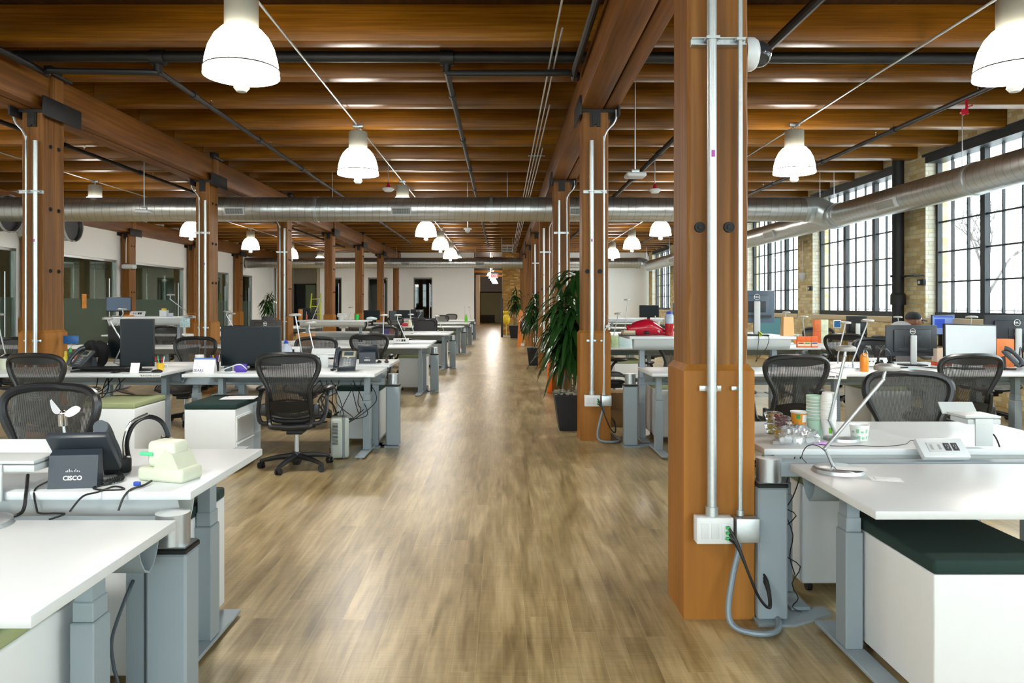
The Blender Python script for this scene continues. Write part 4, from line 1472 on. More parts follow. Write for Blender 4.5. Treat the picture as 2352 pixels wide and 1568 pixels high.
# ---- desk phone
def make_phone():
    t = thing('desk_phone', 'x x x x', 'telephone')
    # face slopes towards -y; local origin under the front edge
    a = math.radians(48)
    M_ = Matrix.Translation((0, -0.07, 0.035)) @ Matrix.Rotation(a, 4, 'X')
    MB(M_).box(-0.105, 0.105, 0.0, 0.20, -0.014, 0.016, 0.010).build('body', M_PHONE, t)
    MB(M_).box(-0.035, 0.10, 0.012, 0.19, 0.016, 0.019, 0.003).build('face_plate', mat('phone face', '4b5158', 0.4), t)
    MB(M_).box(-0.03, 0.095, 0.115, 0.185, 0.019, 0.022, 0.003).build('display_bezel', mat('bronze bezel', '8f8a70', 0.4), t)
    MB(M_).box(-0.012, 0.075, 0.132, 0.175, 0.022, 0.0235).build('display', mat('phone display', '33434b', 0.2), t)
    kp = MB(M_)
    for i in range(3):
        for j in range(4):
            kp.box(-0.008 + 0.024 * i, 0.010 + 0.024 * i, 0.022 + 0.020 * j, 0.034 + 0.020 * j, 0.019, 0.0225, 0.0015, 1)
    kp.cyl((0.030, 0.107, 0.019), (0.030, 0.107, 0.023), 0.011, None, 14)
    kp.build('keypad', mat('phone keys', '8d949a', 0.4), t)
    MB(M_).tube([(-0.073, 0.005, 0.030), (-0.073, 0.03, 0.050), (-0.073, 0.10, 0.056), (-0.073, 0.17, 0.050), (-0.073, 0.205, 0.028)], [0.024, 0.021, 0.017, 0.021, 0.026], 12, smooth_path=4).build('handset', M_PHONE, t)
    st = MB()
    st.prism([(0.040, 0.0), (0.100, 0.0), (0.085, 0.115), (0.050, 0.13)], 'x', -0.082, 0.082)
    s_ = st.build('stand_foot', mat('phone stand', '28303a', 0.4), t)
    nrm = Matrix.Rotation(math.atan2(0.05, 0.125), 4, 'X')
    ba = math.atan2(0.015, 0.115)
    text_mesh('CISCO', 0.022, M_TXTW, s_, (0, 0.0965, 0.036), (PI / 2 - ba, 0, PI), bold=0.0006)
    bars = MB(Matrix.Translation((0, 0.0925, 0.058)) @ Matrix.Rotation(-ba, 4, 'X'))
    for i, hh in enumerate((3, 5, 9, 5, 3, 5, 9, 5, 3)):
        bars.box(-0.022 + 0.0055 * i - 0.001, -0.022 + 0.0055 * i + 0.001, 0.0, 0.002, 0, hh * 0.0012)
    bars.build('logo_bars', M_TXTW, s_)
    co = []
    for i in range(60):
        q = i / 59
        co.append((-0.10 - 0.03 * math.sin(q * PI) + 0.009 * math.cos(i * 1.6), -0.05 + 0.12 * q, 0.014 + 0.009 * math.sin(i * 1.6)))
    MB().tube(co, 0.003, 5).build('coiled_cord', M_CABLE, t)
    return t


PHONE = make_phone()


def cup(name, label, cat, loc, r0, r1, h, m, extra=None, group=None):
    t = simple(name, label, cat, MB().lathe([(0, 0), (r0, 0), (r1, h), (r1 - 0.003, h), (r0 - 0.003, 0.004), (0, 0.004)], n=24), m, loc, group=group)
    return t


def power_box(label, loc, rz=0.0):
    """monitor-arm style power outlet on a clamp"""
    t = thing('power_box', label, 'power outlet', loc, rz)
    M_ = Matrix.Translation((0, 0, 0.045)) @ Matrix.Rotation(-0.6, 4, 'X')
    b = MB(M_).box(-0.13, 0.13, -0.012, 0.012, -0.05, 0.05, 0.006).build('housing', M_WHITE, t)
    MB(M_).box(-0.085, 0.085, -0.0145, -0.012, -0.026, 0.026, 0.002).build('face', M_GREYL, b)
    k = MB(M_)
    for x in (0.025, 0.062):
        k.box(x - 0.014, x + 0.014, -0.017, -0.0145, -0.02, 0.02, 0.002)
    k.build('outlet', M_BLK, b)
    j = MB(M_)
    for x in (-0.062, -0.025):
        j.box(x - 0.007, x + 0.007, -0.016, -0.0145, -0.006, 0.006)
    j.build('data_port', M_TXTK, b)
    MB().box(-0.05, 0.05, 0.0, 0.05, 0, 0.03, 0.004).build('clamp', M_SILV, t)
    return t


def arm_shelf(label, loc, w=0.23, rz=0.0, z=0.07):
    """small folded metal phone shelf on a clamp plate"""
    t = thing('phone_shelf', label, 'desk accessory', loc, rz)
    MB().box(-w / 2, w / 2, -0.06, 0.09, z, z + 0.012, 0.003).prism([(0.085, z + 0.004), (0.125, z + 0.055), (0.130, z + 0.052), (0.092, z)], 'x', -w / 2 - 0.02, w / 2 - 0.02).box(-w / 2 + 0.012, w / 2, -0.058, 0.08, z - 0.028, z - 0.004, 0.003).build('tray', M_GREYL, t)
    MB().box(-0.042, 0.042, -0.068, -0.060, z - 0.13, z, 0.003).cyl((0, -0.069, z - 0.03), (0, -0.067, z - 0.03), 0.004, None, 8).build('clamp_plate', M_GREYL, t)
    return t


def headset(label, loc, rz=0.0):
    t = thing('headset', label, 'headset', loc, rz)
    MB().tube([(-0.07, 0, 0.06), (-0.078, 0, 0.11), (-0.055, 0, 0.175), (0, 0, 0.205), (0.055, 0, 0.175), (0.078, 0, 0.11), (0.07, 0, 0.06)], 0.010, 8, smooth_path=4, flat=0.5).build('headband', M_BLK, t)
    for s in (-1, 1):
        MB().cyl((s * 0.055, 0, 0.05), (s * 0.085, 0, 0.05), 0.036, None, 20).build('ear_cushion', M_BLK, t)
    MB().tube([(0.08, 0, 0.04), (0.06, -0.05, 0.015), (0.02, -0.08, 0.01)], 0.004, 6, smooth_path=3).build('microphone', M_BLK, t)
    return t


def plant(label, loc, pot, height, n, seed, spread=0.32, canes=3, pot_mat=None, leafL=0.42, z_low=0.55, tall_tip=True):
    t = thing('potted_plant', label, 'potted plant', loc)
    w0, w1, ph = pot
    vs = [(-w0, -w0, 0), (w0, -w0, 0), (w0, w0, 0), (-w0, w0, 0), (-w1, -w1, ph), (w1, -w1, ph), (w1, w1, ph), (-w1, w1, ph)]
    MB().add(vs, [(3, 2, 1, 0), (0, 1, 5, 4), (1, 2, 6, 5), (2, 3, 7, 6), (3, 0, 4, 7), (4, 5, 6, 7)]).build('planter', pot_mat or mat('matt black planter', '1a1c22', 0.55), t)
    r = random.Random(seed)
    m = MB()
    for i in range(140 if ph > 0.35 else 10):
        a, b = r.uniform(-w1, w1) * 0.93, r.uniform(-w1, w1) * 0.93
        m.ball((a, b, ph + r.uniform(0.0, 0.03)), 0.018, 0.014, 0.009, 6, 4)
    m.build('gravel', mat('grey gravel', 'a6a190', 0.9, vary=0.3), t)
    cs = []
    m = MB()
    for i in range(canes):
        a = 2 * PI * i / canes + 0.5
        p = [(0.05 * math.cos(a), 0.05 * math.sin(a), ph - 0.03), (0.07 * math.cos(a), 0.07 * math.sin(a), ph + (height - ph) * 0.5), (0.09 * math.cos(a), 0.07 * math.sin(a), height - 0.12 - 0.28 * i)]
        m.tube(p, 0.014, 7, smooth_path=3)
        cs.append([Vector(q) for q in p])
    m.build('cane', mat('plant cane', '6b5a3c', 0.8), t)
    m = MB()
    for i in range(n):
        c = cs[i % canes]
        q = r.random() ** 0.8
        top = c[2].z
        z = z_low * height + (top - z_low * height) * q
        f = (z - ph) / max(0.1, top - ph)
        base = c[0].lerp(c[2], max(0, min(1, f)))
        base.z = z
        a = r.uniform(0, 2 * PI)
        d = Vector((math.cos(a), math.sin(a), 0))
        Lf = leafL * r.uniform(0.6, 1.1)
        rise = 0.35 * r.uniform(0.3, 1.2) * (0.7 + 0.6 * q)
        droop = r.uniform(0.7, 1.25)
        W = 0.028 * r.uniform(0.8, 1.35)
        if tall_tip and i < 4:
            rise, droop, Lf = 2.2, 0.12, leafL * 0.9
        pts = []
        sp = min(1.0, spread / leafL * 1.2)
        for k in range(8):
            s = k / 7
            pts.append(base + d * (Lf * sp * (s ** 0.85) * (0.4 if rise > 2 else 1.0)) + Vector((0, 0, Lf * (rise * s - droop * s * s * 1.1 if rise < 2 else 0.9 * s))))
        side = d.cross(Vector((0, 0, 1)))
        vs = []
        for k, p in enumerate(pts):
            s = k / 7
            ww = W * (math.sin(PI * min(1, s * 0.92 + 0.08)) ** 0.7) + 0.001
            vs += [p - side * ww + Vector((0, 0, 0.008)), p, p + side * ww + Vector((0, 0, 0.008))]
        fs = []
        for k in range(7):
            for q_ in range(2):
                fs.append((k * 3 + q_, k * 3 + q_ + 1, k * 3 + q_ + 4, k * 3 + q_ + 3))
        m.add(vs, fs, True)
    m.build('foliage', M_LEAF, t, sharp=80)
    return t

# ================================================================== DESKS
HD = 0.76
desk('white desk in the left foreground corner, closest to the camera', -2.85, -1.075, 1.69, 2.445, 0.74)
desk('white desk in the left foreground holding the phone and label printer', -2.88, -1.10, 2.615, 3.40, 0.79, 1, leg_in=0.56)
spine('grey rail with round capped end post between the two left foreground desks', -2.9, -1.14, 2.53, -1.125, -1, 0.72)
desk('white desk with the big dark monitor behind the mesh chair, left of the aisle', -2.94, -1.17, 6.79, 7.55, 0.815)
desk('white desk edged with a printed name strip, left of the mesh chair', -4.95, -3.17, 6.79, 7.55, 0.815)
desk('white desk carrying a phone seen from behind, just past the space heater', -2.94, -1.17, 7.70, 8.46, 0.83, 1)
desk('white desk back to back with the name strip desk', -4.72, -3.1, 7.70, 8.46, 0.80, 1)
spine('grey rail and end post behind the space heater', -4.95, -1.2, 7.625, -1.12, -1)
LB = [12.4, 17.1, 22.3, 26.8, 31.3]
for i, Y in enumerate(LB):
    o_ = ORD[i + 2]
    desk('white aisle desk facing away in the %s bench left of the aisle' % o_, -2.94, -1.17, Y - 0.85, Y - 0.09, 0.80 + 0.01 * (i % 3))
    desk('white aisle desk facing the camera in the %s bench left of the aisle' % o_, -2.94, -1.17, Y + 0.09, Y + 0.85, 0.82 - 0.01 * (i % 3), 1)
    if i == 1:
        desk('raised white desk with a green cup, in front of the row of columns', -4.50, -2.98, Y - 0.85, Y - 0.09, 1.11, 1)
    else:
        desk('white inner desk facing away in the %s bench left of the aisle' % o_, -4.72, -3.0, Y - 0.85, Y - 0.09, 0.80)
    desk('white inner desk facing the camera in the %s bench left of the aisle' % o_, -4.70, -3.0, Y + 0.09, Y + 0.85, 0.81, 1)
    spine('grey rail with aisle end post in the %s bench left of the aisle' % o_, -4.72, -1.2, Y, -1.13 - 0.01 * i, -1)
for i, Y in enumerate([12.4, 17.1, 22.3]):
    desk('white desk facing away beyond the left column row, %s bench from the camera' % ORD[i + 2], -7.0, -5.0 if i == 0 else -5.42, Y - 0.85, Y - 0.09, 0.79)
    if i == 0:
        desk('raised white desk with a blue grey monitor beside the left columns', -6.72, -5.05 - 0.32, Y + 0.09, Y + 0.75, 1.25, 1)
    else:
        desk('white desk facing the camera beyond the left column row, %s bench' % ORD[i + 2], -7.0, -5.42, Y + 0.09, Y + 0.85, 0.80, 1)
    desk('white desk nearest the glazed rooms in the %s bench' % ORD[i + 2], -8.8, -7.08, Y - 0.85, Y - 0.09, 0.79)
    spine('grey rail beyond the left column row, %s bench from the camera' % ORD[i + 2], -8.8, -5.5, Y, -5.40, -1)
# right side
desk('white desk in the right foreground with a steel task lamp on it', 1.29, 2.83, 2.556, 3.316, 0.738)
desk('white desk in the right foreground crowded with food cups', 1.24, 2.83, 3.50, 4.32, 0.77, 1)
spine('grey rail with round capped end post beside the large foreground column', 1.27, 2.9, 3.43, 1.237, 1, 0.73)
desk('white desk between the foreground column and the second column', 1.38, 3.08, 6.80, 7.52, 0.82)
desk('white desk with a printed name plate, orange bottle and dark monitor', 3.12, 4.85, 6.80, 7.52, 0.82)
desk('white desk under the windows with the orange box and phone', 4.90, 6.6, 6.80, 7.52, 0.82)
desk('raised white desk holding the red shiny bag, right of the second column', 1.335, 3.08, 7.74, 8.48, 1.12, 1)
desk('white desk backing onto the name plate desk, monitor stand on it', 3.12, 4.85, 7.70, 8.46, 0.80, 1)
desk('white desk backing onto the desk with the orange box', 4.90, 6.6, 7.70, 8.46, 0.80, 1)
spine('grey rail and round capped post right of the second column', 1.4, 6.6, 7.62, 1.32, 1)
RB = [12.1, 17.0, 22.0, 27.0, 31.5]
for i, Y in enumerate(RB):
    for j, (a, b) in enumerate(((1.45, 3.1), (3.15, 4.85), (4.9, 6.6))):
        if i > 2 and j == 2:
            continue
        w_ = ['beside the right columns', 'midway to the windows', 'nearest the windows'][j]
        desk('white desk facing away %s, %s right bench' % (w_, ORD[i + 2]), a, b, Y - 0.85, Y - 0.09, 0.80)
        desk('white desk facing the camera %s, %s right bench' % (w_, ORD[i + 2]), a, b, Y + 0.09, Y + 0.85, 1.05 if (i == 2 and j == 1) else 0.80, 1)
    spine('grey rail of the %s bench right of the columns' % ORD[i + 2], 1.5, 6.5, Y, 1.40, 1)

# ---- pedestals
pedestal('white drawer unit with pale green cushion under the left corner desk', -1.75, -1.31, 1.72, 2.40, 0.545, 'l')
pedestal('white drawer unit with dark green cushion under the printer desk', -1.75, -1.30, 2.78, 3.47, 0.55, 'd')
pedestal('white drawer unit with dark cushion and papers left of the mesh chair', -2.73, -2.29, 6.36, 7.02, 0.55, 'd', 1)
pedestal('white drawer unit with pale green cushion under the name strip desk', -3.66, -3.19, 6.42, 7.02, 0.55, 'l')
pedestal('white drawer unit behind the space heater, dark cushion, cables over it', -1.72, -1.27, 7.72, 8.40, 0.55, 'd')
pedestal('white drawer unit with dark green cushion in the right foreground', 1.50, 1.97, 2.57, 3.22, 0.512, 'd')
pedestal('white drawer unit with power strip on it beside the foreground column', 1.50, 1.96, 3.70, 4.28, 0.55, 'l')
pedestal('white drawer unit with pale green cushion right of the second column, nearer one', 1.68, 2.10, 6.78, 7.40, 0.55, 'l')
pedestal('white drawer unit with pale green cushion right of the second column, farther one', 1.62, 2.02, 7.78, 8.40, 0.56, 'l')
for i, Y in enumerate(LB):
    pedestal('white drawer unit under the aisle desk of the %s left bench' % ORD[i + 2], -1.75, -1.30, Y + 0.12, Y + 0.75, 0.55, 'd' if i % 2 else 'l')
for i, Y in enumerate(RB[:3]):
    pedestal('white drawer unit under the column side desk of the %s right bench' % ORD[i + 2], 1.72, 2.15, Y - 0.75, Y - 0.12, 0.55, 'l')
pedestal('white drawer unit under the desk with the name plate', 3.9, 4.33, 7.82, 8.42, 0.54, 'l')
pedestal('white drawer unit at the right edge behind the right hand chair', 5.3, 5.74, 6.9, 7.5, 0.54, 'l')

# ================================================================== CHAIRS
NEW = [  # proto, px x, depth, rotation (0 = sitter faces away), label
    (CH_D, 656, 6.60, 0.04, 'black mesh office chair facing the big dark monitor beside the aisle'),
    (CH_G, 112, 3.45, PI - 0.1, 'wide grey mesh chair behind the printer desk, cut by the left edge'),
    (CH_D, 88, 6.50, -0.15, 'black mesh chair pushed up to the name strip desk at left'),
    (CH_G, 452, 9.05, PI, 'taupe mesh chair facing the camera left of the big dark monitor'),
    (CH_G, 728, 9.05, PI, 'taupe mesh chair facing the camera right of the big dark monitor'),
    (CH_D, 842, 10.75, 0.1, 'black mesh chair seen from behind in front of the third left bench'),
    (CH_G, 883, 13.85, PI, 'taupe mesh chair facing the camera at the third left bench'),
    (CH_D, 945, 15.6, -1.15, 'mesh chair turned sideways before the fourth left bench'),
    (CH_G, 979, 21.0, 0.0, 'chair with a dark jacket hung over its back'),
    (CH_G, 1016, 29.0, PI, 'far mesh chair facing the camera just left of the aisle'),
    (CH_G, 1040, 33.2, PI + 0.2, 'farthest mesh chair at the end of the left benches'),
    (CH_D, 545, 14.2, PI, 'black mesh chair facing the camera right of the second left column'),
    (CH_D, 1832, 6.35, 0.02, 'black mesh chair directly right of the large foreground column'),
    (CH_D, 2234, 6.45, 0.03, 'black mesh chair near the right edge before the pale screen'),
    (CH_G, 2072, 4.22, PI - 0.05, 'wide grey mesh chair facing the camera behind the food cup desk'),
    (CH_D, 2005, 8.75, PI, 'grey mesh chair facing the camera behind the orange bottle'),
    (CH_D, 1966, 10.72, -0.5, 'black chair at the wall side near the tilted dark monitor'),
    (CH_D, 1870, 13.1, PI - 0.2, 'black chair facing the camera behind the orange snack boxes'),
    (CH_G, 1530, 9.25, 2.6, 'black mesh chair half hidden behind the red bag'),
    (CH_D, 1412, 10.2, -1.4, 'mesh chair just right of the second column, turned sideways'),
    (CH_D, 612, 13.9, PI + 0.3, 'black chair behind the farther monitor in the third left bench'),
    (CH_D, 382, 14.1, PI, 'dark mesh chair behind the raised desk by the left columns'),
    (CH_D, 12, 9.6, 0.3, 'black chair at the left edge behind the wide column'),
    (CH_D, 1500, 15.6, 0.2, 'dark chair at the fourth right bench'),
    (CH_D, 1620 - 30, 18.7, PI, 'dark chair facing the camera at the fourth right bench'),
    (CH_G, 820, 20.7, 0, 'dark chair before the fifth left bench beside a column'),
    (CH_D, 2040, 13.9, PI, 'mesh chair facing the camera at the third right bench near the windows'),
    (CH_D, 905, 25.3, 0.1, 'dark chair at the sixth left bench'),
    (CH_D, 955, 24.0, 0.2, 'dark green tinted chair in the sixth left bench near the aisle'),
]
for pr, x, Y, rz, lab in NEW:
    place(pr, (px(x, Y - 0.34 * math.cos(rz)), Y, 0), rz, lab)
# jacket on the far chair
m = MB()
m.sheet(lambda u, v: (0.33 * (2 * u - 1) * (1 - 0.1 * (1 - v)), -0.36 - 0.04 * math.sin(9 * u) * (1 - v) - 0.05 * (1 - v) + 0.12 * (2 * u - 1) ** 2, 0.52 + 0.56 * v), 20, 10)
m.sheet(lambda u, v: (0.33 * (2 * u - 1), -0.36 + 0.12 * (2 * u - 1) ** 2 + 0.14 * v, 1.08 - 0.05 * v * v * 3), 20, 4)
m.sheet(lambda u, v: (0.33 * (2 * u - 1), -0.22 + 0.12 * (2 * u - 1) ** 2 * 0.6 + 0.01, 0.60 + 0.36 * v), 20, 5)
simple('jacket', 'dark grey jacket draped over a chair back by the aisle', 'jacket', m, mat('dark grey cloth', '2f3034', 0.95), (px(979, 21.0), 21.0, 0))

# ================================================================== MONITORS
monitor('large dark monitor facing the camera on the desk behind the mesh chair', (px(577, 7.22), 7.22, 0.815), 0.585, 0.39, 0.235, 0.02, housing=M_BLK, stand='b')
t = monitor('tall portrait monitor turned sideways on the name strip desk', (px(316, 7.12), 7.12, 0.815), 0.30, 0.46, 0.27, 0.35, housing=M_BLK, stand='b')
monitor('second dark portrait monitor just behind the tall one at left', (px(268, 7.42), 7.42, 0.815), 0.26, 0.33, 0.26, -0.5, housing=M_BLK, stand='b')
monitor('blue grey screen standing on the raised desk at left', (px(273, 12.85), 12.85, 1.25), 0.44, 0.25, 0.21, 0, screen=mat('blue grey screen', '53677f', 0.4), stand='b')
monitor('dark monitor back with round logo behind the big dark monitor', (px(610, 12.0), 12.0, 0.80), 0.48, 0.30, 0.26, PI + 0.15, back=True, housing=mat('dark brown monitor back', '26211f', 0.5))
monitor('black monitor beside the green cup, in front of the columns', (px(854, 22.6), 22.6, 0.81), 0.50, 0.30, 0.33, 0, stand='b')
monitor('small dark monitor facing sideways beside the last left columns', (px(902, 21.8), 21.8, 0.80), 0.4, 0.27, 0.34, 1.2, stand='b')
monitor('dark monitor with a pale logo near the end wall glass door', (px(958, 27.3), 27.3, 0.81), 0.48, 0.29, 0.33, PI, back=True, stand='b')
monitor('dark monitor back with round logo and silver stand, centre right', (px(2092, 8.0), 8.0, 0.80), 0.535, 0.335, 0.265, PI - 0.06, back=True)
monitor('pale grey screen facing the camera behind the right mesh chair', (px(2228, 7.25), 7.25, 0.82), 0.56, 0.39, 0.245, 0.12, screen=M_SCREENL, housing=M_BLK, tilt=-0.05, roll=0.03)
monitor('wide dark monitor back with round logo at the right edge', (px(2330, 7.95), 7.95, 0.80), 0.66, 0.40, 0.34, PI, back=True, housing=mat('navy monitor back', '20252e', 0.5))
ms = mat('lit blue desktop', '6f86b5', 0.3, emit='7f97cc', es=0.35)
t = monitor('screen showing blue and grey windows between two monitors', (px(2166, 11.6), 11.6, 0.80), 0.39, 0.32, 0.335, 0.1, screen=ms, stand='b')
MB().box(-0.165, 0.165, -0.014, -0.0127, 0.455, 0.472).box(-0.15, 0.02, -0.014, -0.0127, 0.29, 0.43).build('window_panels', mat('blue title bar', '2d49a8', 0.3, emit='2d49a8', es=0.4), t)
monitor('tall slate monitor back with silver stand on the raised desk by the column', (px(1738, 8.02), 8.02, 1.12), 0.36, 0.35, 0.31, PI - 0.25, back=True, housing=mat('slate monitor back', '4f6070', 0.4))
monitor('dark teal screen low behind the raised desk near the window', (px(1762, 11.8), 11.8, 0.80), 0.45, 0.30, 0.30, 0.1, screen=mat('teal screen', '3f6a70', 0.35), stand='b')
monitor('small dark screen standing before the bright end wall', (px(1491, 16.6), 16.6, 0.80), 0.44, 0.27, 0.51, 0, housing=M_BLK, stand='b')
monitor('dark monitor partly hidden behind the large foreground column', (px(1562, 17.6), 17.6, 0.80), 0.34, 0.30, 0.55, PI - 0.3, back=True, housing=mat('slate monitor back', '4f6070', 0.4))
monitor('dark portrait monitor tilted near the wall behind the task lamps', (px(1967, 11.3), 11.3, 0.80), 0.30, 0.34, 0.31, PI - 0.1, back=True, logo=False, housing=M_BLK)
monitor('dark green tinted monitor in the sixth left bench', (px(925, 26.2), 26.2, 0.80), 0.5, 0.3, 0.32, 0.1, stand='b')
monitor('black monitor at the fourth left bench near a chair', (px(700, 21.5), 21.5, 0.80), 0.34, 0.36, 0.38, 0.4, stand='b')

# ================================================================== PHONES
place(PHONE, (px(194, 2.76), 2.76, 0.79), PI + 0.12, 'charcoal desk phone seen from behind with white logo, left foreground', scale=1.02)
place(PHONE, (px(793, 7.08), 7.08, 0.815), 0.05, 'desk phone with keypad facing the camera left of the aisle')
place(PHONE, (px(846, 7.92), 7.92, 0.83), PI + 0.05, 'desk phone seen from behind on the desk past the keypad phone')
place(PHONE, (px(190, 7.2), 7.2, 0.815), -0.6, 'dark phone on the name strip desk beside the wide column')
place(PHONE, (px(2322, 7.2), 7.2, 0.82), 0.9, 'desk phone at the right edge behind the right mesh chair')

# ================================================================== TASK LAMPS
task_lamp('steel task lamp with round base on the right foreground desk', (1.44, 3.17, 0.738), (1.383, 3.17, 0.835), (1.632, 3.17, 1.130), (1.648, 3.17, 1.182), R=0.105, hr=0.052)
task_lamp('steel task lamp standing among the food cups', (1.71, 3.73, 0.77), (1.65, 3.73, 0.868), (1.728, 3.73, 1.192), (1.733, 3.73, 1.230), R=0.085, hr=0.049)
task_lamp('steel task lamp with its arm leaning right beside the papers', (px(1961, 7.2), 7.2, 0.82), (px(1958, 7.2), 7.2, 0.90), (px(1990, 7.2), 7.2, pz(748, 7.2)), (px(1993, 7.2), 7.2, pz(736, 7.2)), hr=0.058)
task_lamp('steel task lamp just left of the right leaning one', (px(1925, 7.9), 7.9, 0.80), (px(1924, 7.9), 7.9, 0.90), (px(1940, 7.9), 7.9, pz(752, 7.9)), (px(1942, 7.9), 7.9, pz(741, 7.9)), hr=0.056)
lamp_px('task lamp between the snack boxes and the paper bag', 1858, 780, 11.4, 1846, 727, 0.80)
lamp_px('task lamp poking up behind the tall paper bag', 1810, 760, 12.5, 1806, 717, 0.80)
lamp_px('task lamp near the person in the cap', 2052, 760, 11.8, 2062, 728, 0.80, -1)
lamp_px('silver task lamp behind the pale screen at the right', 2250, 760, 9.0, 2232, 728, 0.80)
lamp_px('task lamp with drum head rising behind the mesh chair', 733, 818, 7.9, 712, 741, 0.83, 1)
lamp_px('task lamp with flat round head in front of the third left column', 682, 818, 8.1, 678, 723, 0.83, -1)
lamp_px('task lamp at the third left bench, leftmost of the pair by the aisle', 887, 800, 11.7, 882, 724, 0.80)
lamp_px('task lamp at the third left bench, bent arm, nearest the aisle', 936, 800, 12.7, 914, 724, 0.81)
lamp_px('small task lamp at the fourth left bench beside the sideways chair', 953, 762, 16.5, 944, 722, 0.80)
lamp_px('task lamp at the fourth left bench nearest the aisle', 1022, 762, 17.4, 1004, 726, 0.80)
lamp_px('thin task lamp leaning right on the raised desk by the columns', 716, 730, 16.7, 732, 686, 1.11, -1)
lamp_px('thin task lamp before the fourth left column', 794, 730, 21.5, 806, 706, 0.80, -1)
lamp_px('thin task lamp leaning left on the raised desk at left', 432, 725, 12.8, 392, 677, 1.25)
lamp_px('task lamp before the glazed rooms right of the second left column', 520, 752, 13.0, 532, 720, 0.80)
lamp_px('task lamp crossing the purple bottle behind the big dark monitor', 555, 765, 12.7, 522, 715, 0.81)
task_lamp('thick armed task lamp folded beside the tall portrait monitor', (px(268, 7.0), 7.3, 0.815), (px(262, 7.3), 7.3, 0.88), (px(283, 7.3), 7.3, pz(788, 7.3)), (px(247, 7.3), 7.3, pz(731, 7.3)), hr=0.05)
lamp_px('thin armed task lamp behind the folded one at left', 243, 770, 11.6, 281, 710, 0.79, -1)
lamp_px('tall thin task lamp against the bright end wall', 1430, 740, 16.5, 1440, 688, 0.80, -1)
lamp_px('task lamp on the desk behind the red bag', 1415, 760, 12.2, 1420, 720, 0.80)
lamp_px('far task lamp by the end wall left of the aisle', 1070, 728, 31.0, 1068, 703, 0.81)
lamp_px('farthest task lamp by the corridor opening', 1084, 728, 31.6, 1078, 705, 0.81)
lamp_px('task lamp near the dark monitor with the pale logo', 948, 740, 22.0, 966, 714, 0.80, -1)
lamp_px('low task lamp on the left edge desk', 20, 760, 8.6, -4, 722, 0.80)
simple('lamp_base', 'corner of a silver lamp base on the left foreground desk edge', 'desk lamp', MB().lathe([(0, 0.022), (0.10, 0.022), (0.118, 0.016), (0.12, 0.0), (0, 0)], n=40), M_SILV, (-1.705, 2.37, 0.74))

# ================================================================== FOREGROUND LEFT DESK
P = lambda x, Y, z=0.79: (px(x, Y), Y, z)
t = thing('label_printer', 'cream label printer with a green tab on the left foreground desk', 'label printer', P(388, 2.80), -0.28)
t.scale = (0.88, 0.88, 1.0)
b = MB().box(-0.115, 0.115, -0.06, 0.078, 0, 0.052, 0.016, 4)
b.prism([(-0.04, 0.045), (0.095, 0.045), (0.06, 0.105), (0.02, 0.12)], 'y', -0.052, 0.07)
b.build('base', M_CREAM, t)
MB().box(-0.078, 0.058, -0.045, 0.062, 0.05, 0.148, 0.02, 4).build('cover', mat('pale cream plastic', 'd6dac8', 0.5), t)
MB().box(-0.105, -0.04, -0.055, -0.035, 0.095, 0.108, 0.004).build('green_tab', mat('mint plastic', '5fd39a', 0.4), t)
simple('cable', 'thick black power cord running from the label printer over the desk edge', 'cable', MB().tube([P(348, 2.735, 0.80), P(330, 2.68, 0.797), P(302, 2.63, 0.795), P(284, 2.60, 0.775), P(272, 2.575, 0.735)], 0.0042, 6, smooth_path=5), M_CABLE)
t = thing('headset', 'black headset with silver band standing behind the label printer', 'headset', P(340, 2.98), 0.5)
MB().tube([(-0.07, 0, 0.05), (-0.075, 0, 0.12), (-0.05, 0, 0.185), (0, 0, 0.21), (0.05, 0, 0.185), (0.075, 0, 0.12), (0.07, 0, 0.06)], 0.011, 8, smooth_path=4, flat=0.5).build('headband', M_BLK, t)
MB().tube([(-0.083, -0.004, 0.05), (-0.088, -0.004, 0.12), (-0.062, -0.004, 0.19), (0, -0.004, 0.222)], 0.006, 8, smooth_path=4).build('silver_band', M_CHROME, t)
MB().cyl((0.045, 0, 0.09), (0.085, 0, 0.085), 0.042, 0.036, 20).build('ear_cushion', M_BLK, t)
MB().box(-0.16, -0.06, -0.05, 0.05, 0.0, 0.065, 0.012).build('dock', M_BLK, t)
t = arm_shelf('grey phone shelf clamped to the back of the left foreground desk', P(6, 2.66, 0.79), 0.30, 0, 0.10)
t = thing('desk_fan', 'tiny silver fan with two clear blades on a bent stalk', 'fan', P(152, 2.95))
t.scale = (1.15, 1.15, 1.15)
MB().tube([(0, 0, 0), (0.002, 0, 0.06), (-0.01, 0, 0.16)], 0.005, 8, smooth_path=4).build('stalk', M_SILV, t)
MB().cyl((-0.01, 0, 0.155), (-0.012, 0, 0.195), 0.015, None, 16).ball((-0.012, 0, 0.198), 0.012).build('motor', M_CHROME, t)
for s in (-1, 1):
    MB().sheet(lambda u, v: (-0.012 + s * (0.008 + (0.052 if s > 0 else 0.034) * u), (v - 0.5) * 0.03 * math.sin(PI * (0.15 + 0.75 * u)), 0.20 + (0.045 * u * u if s < 0 else 0.010 * u) + (0.034 if s > 0 else 0.012) * (v - 0.5) * math.sin(PI * (0.1 + 0.8 * u))), 8, 5).build('fan_blade', mat('milky blade plastic', 'd9dde0', 0.25), t)
simple('cable', 'thin black cable looping over the desk edge beside the phone', 'cable',
       MB().tube([P(255, 2.72, 0.793), P(215, 2.66, 0.795), P(232, 2.63, 0.793), P(285, 2.64, 0.793), P(262, 2.68, 0.793), P(225, 2.60, 0.793), P(190, 2.59, 0.78), P(160, 2.56, 0.735)], 0.0035, 6, smooth_path=6), M_CABLE)
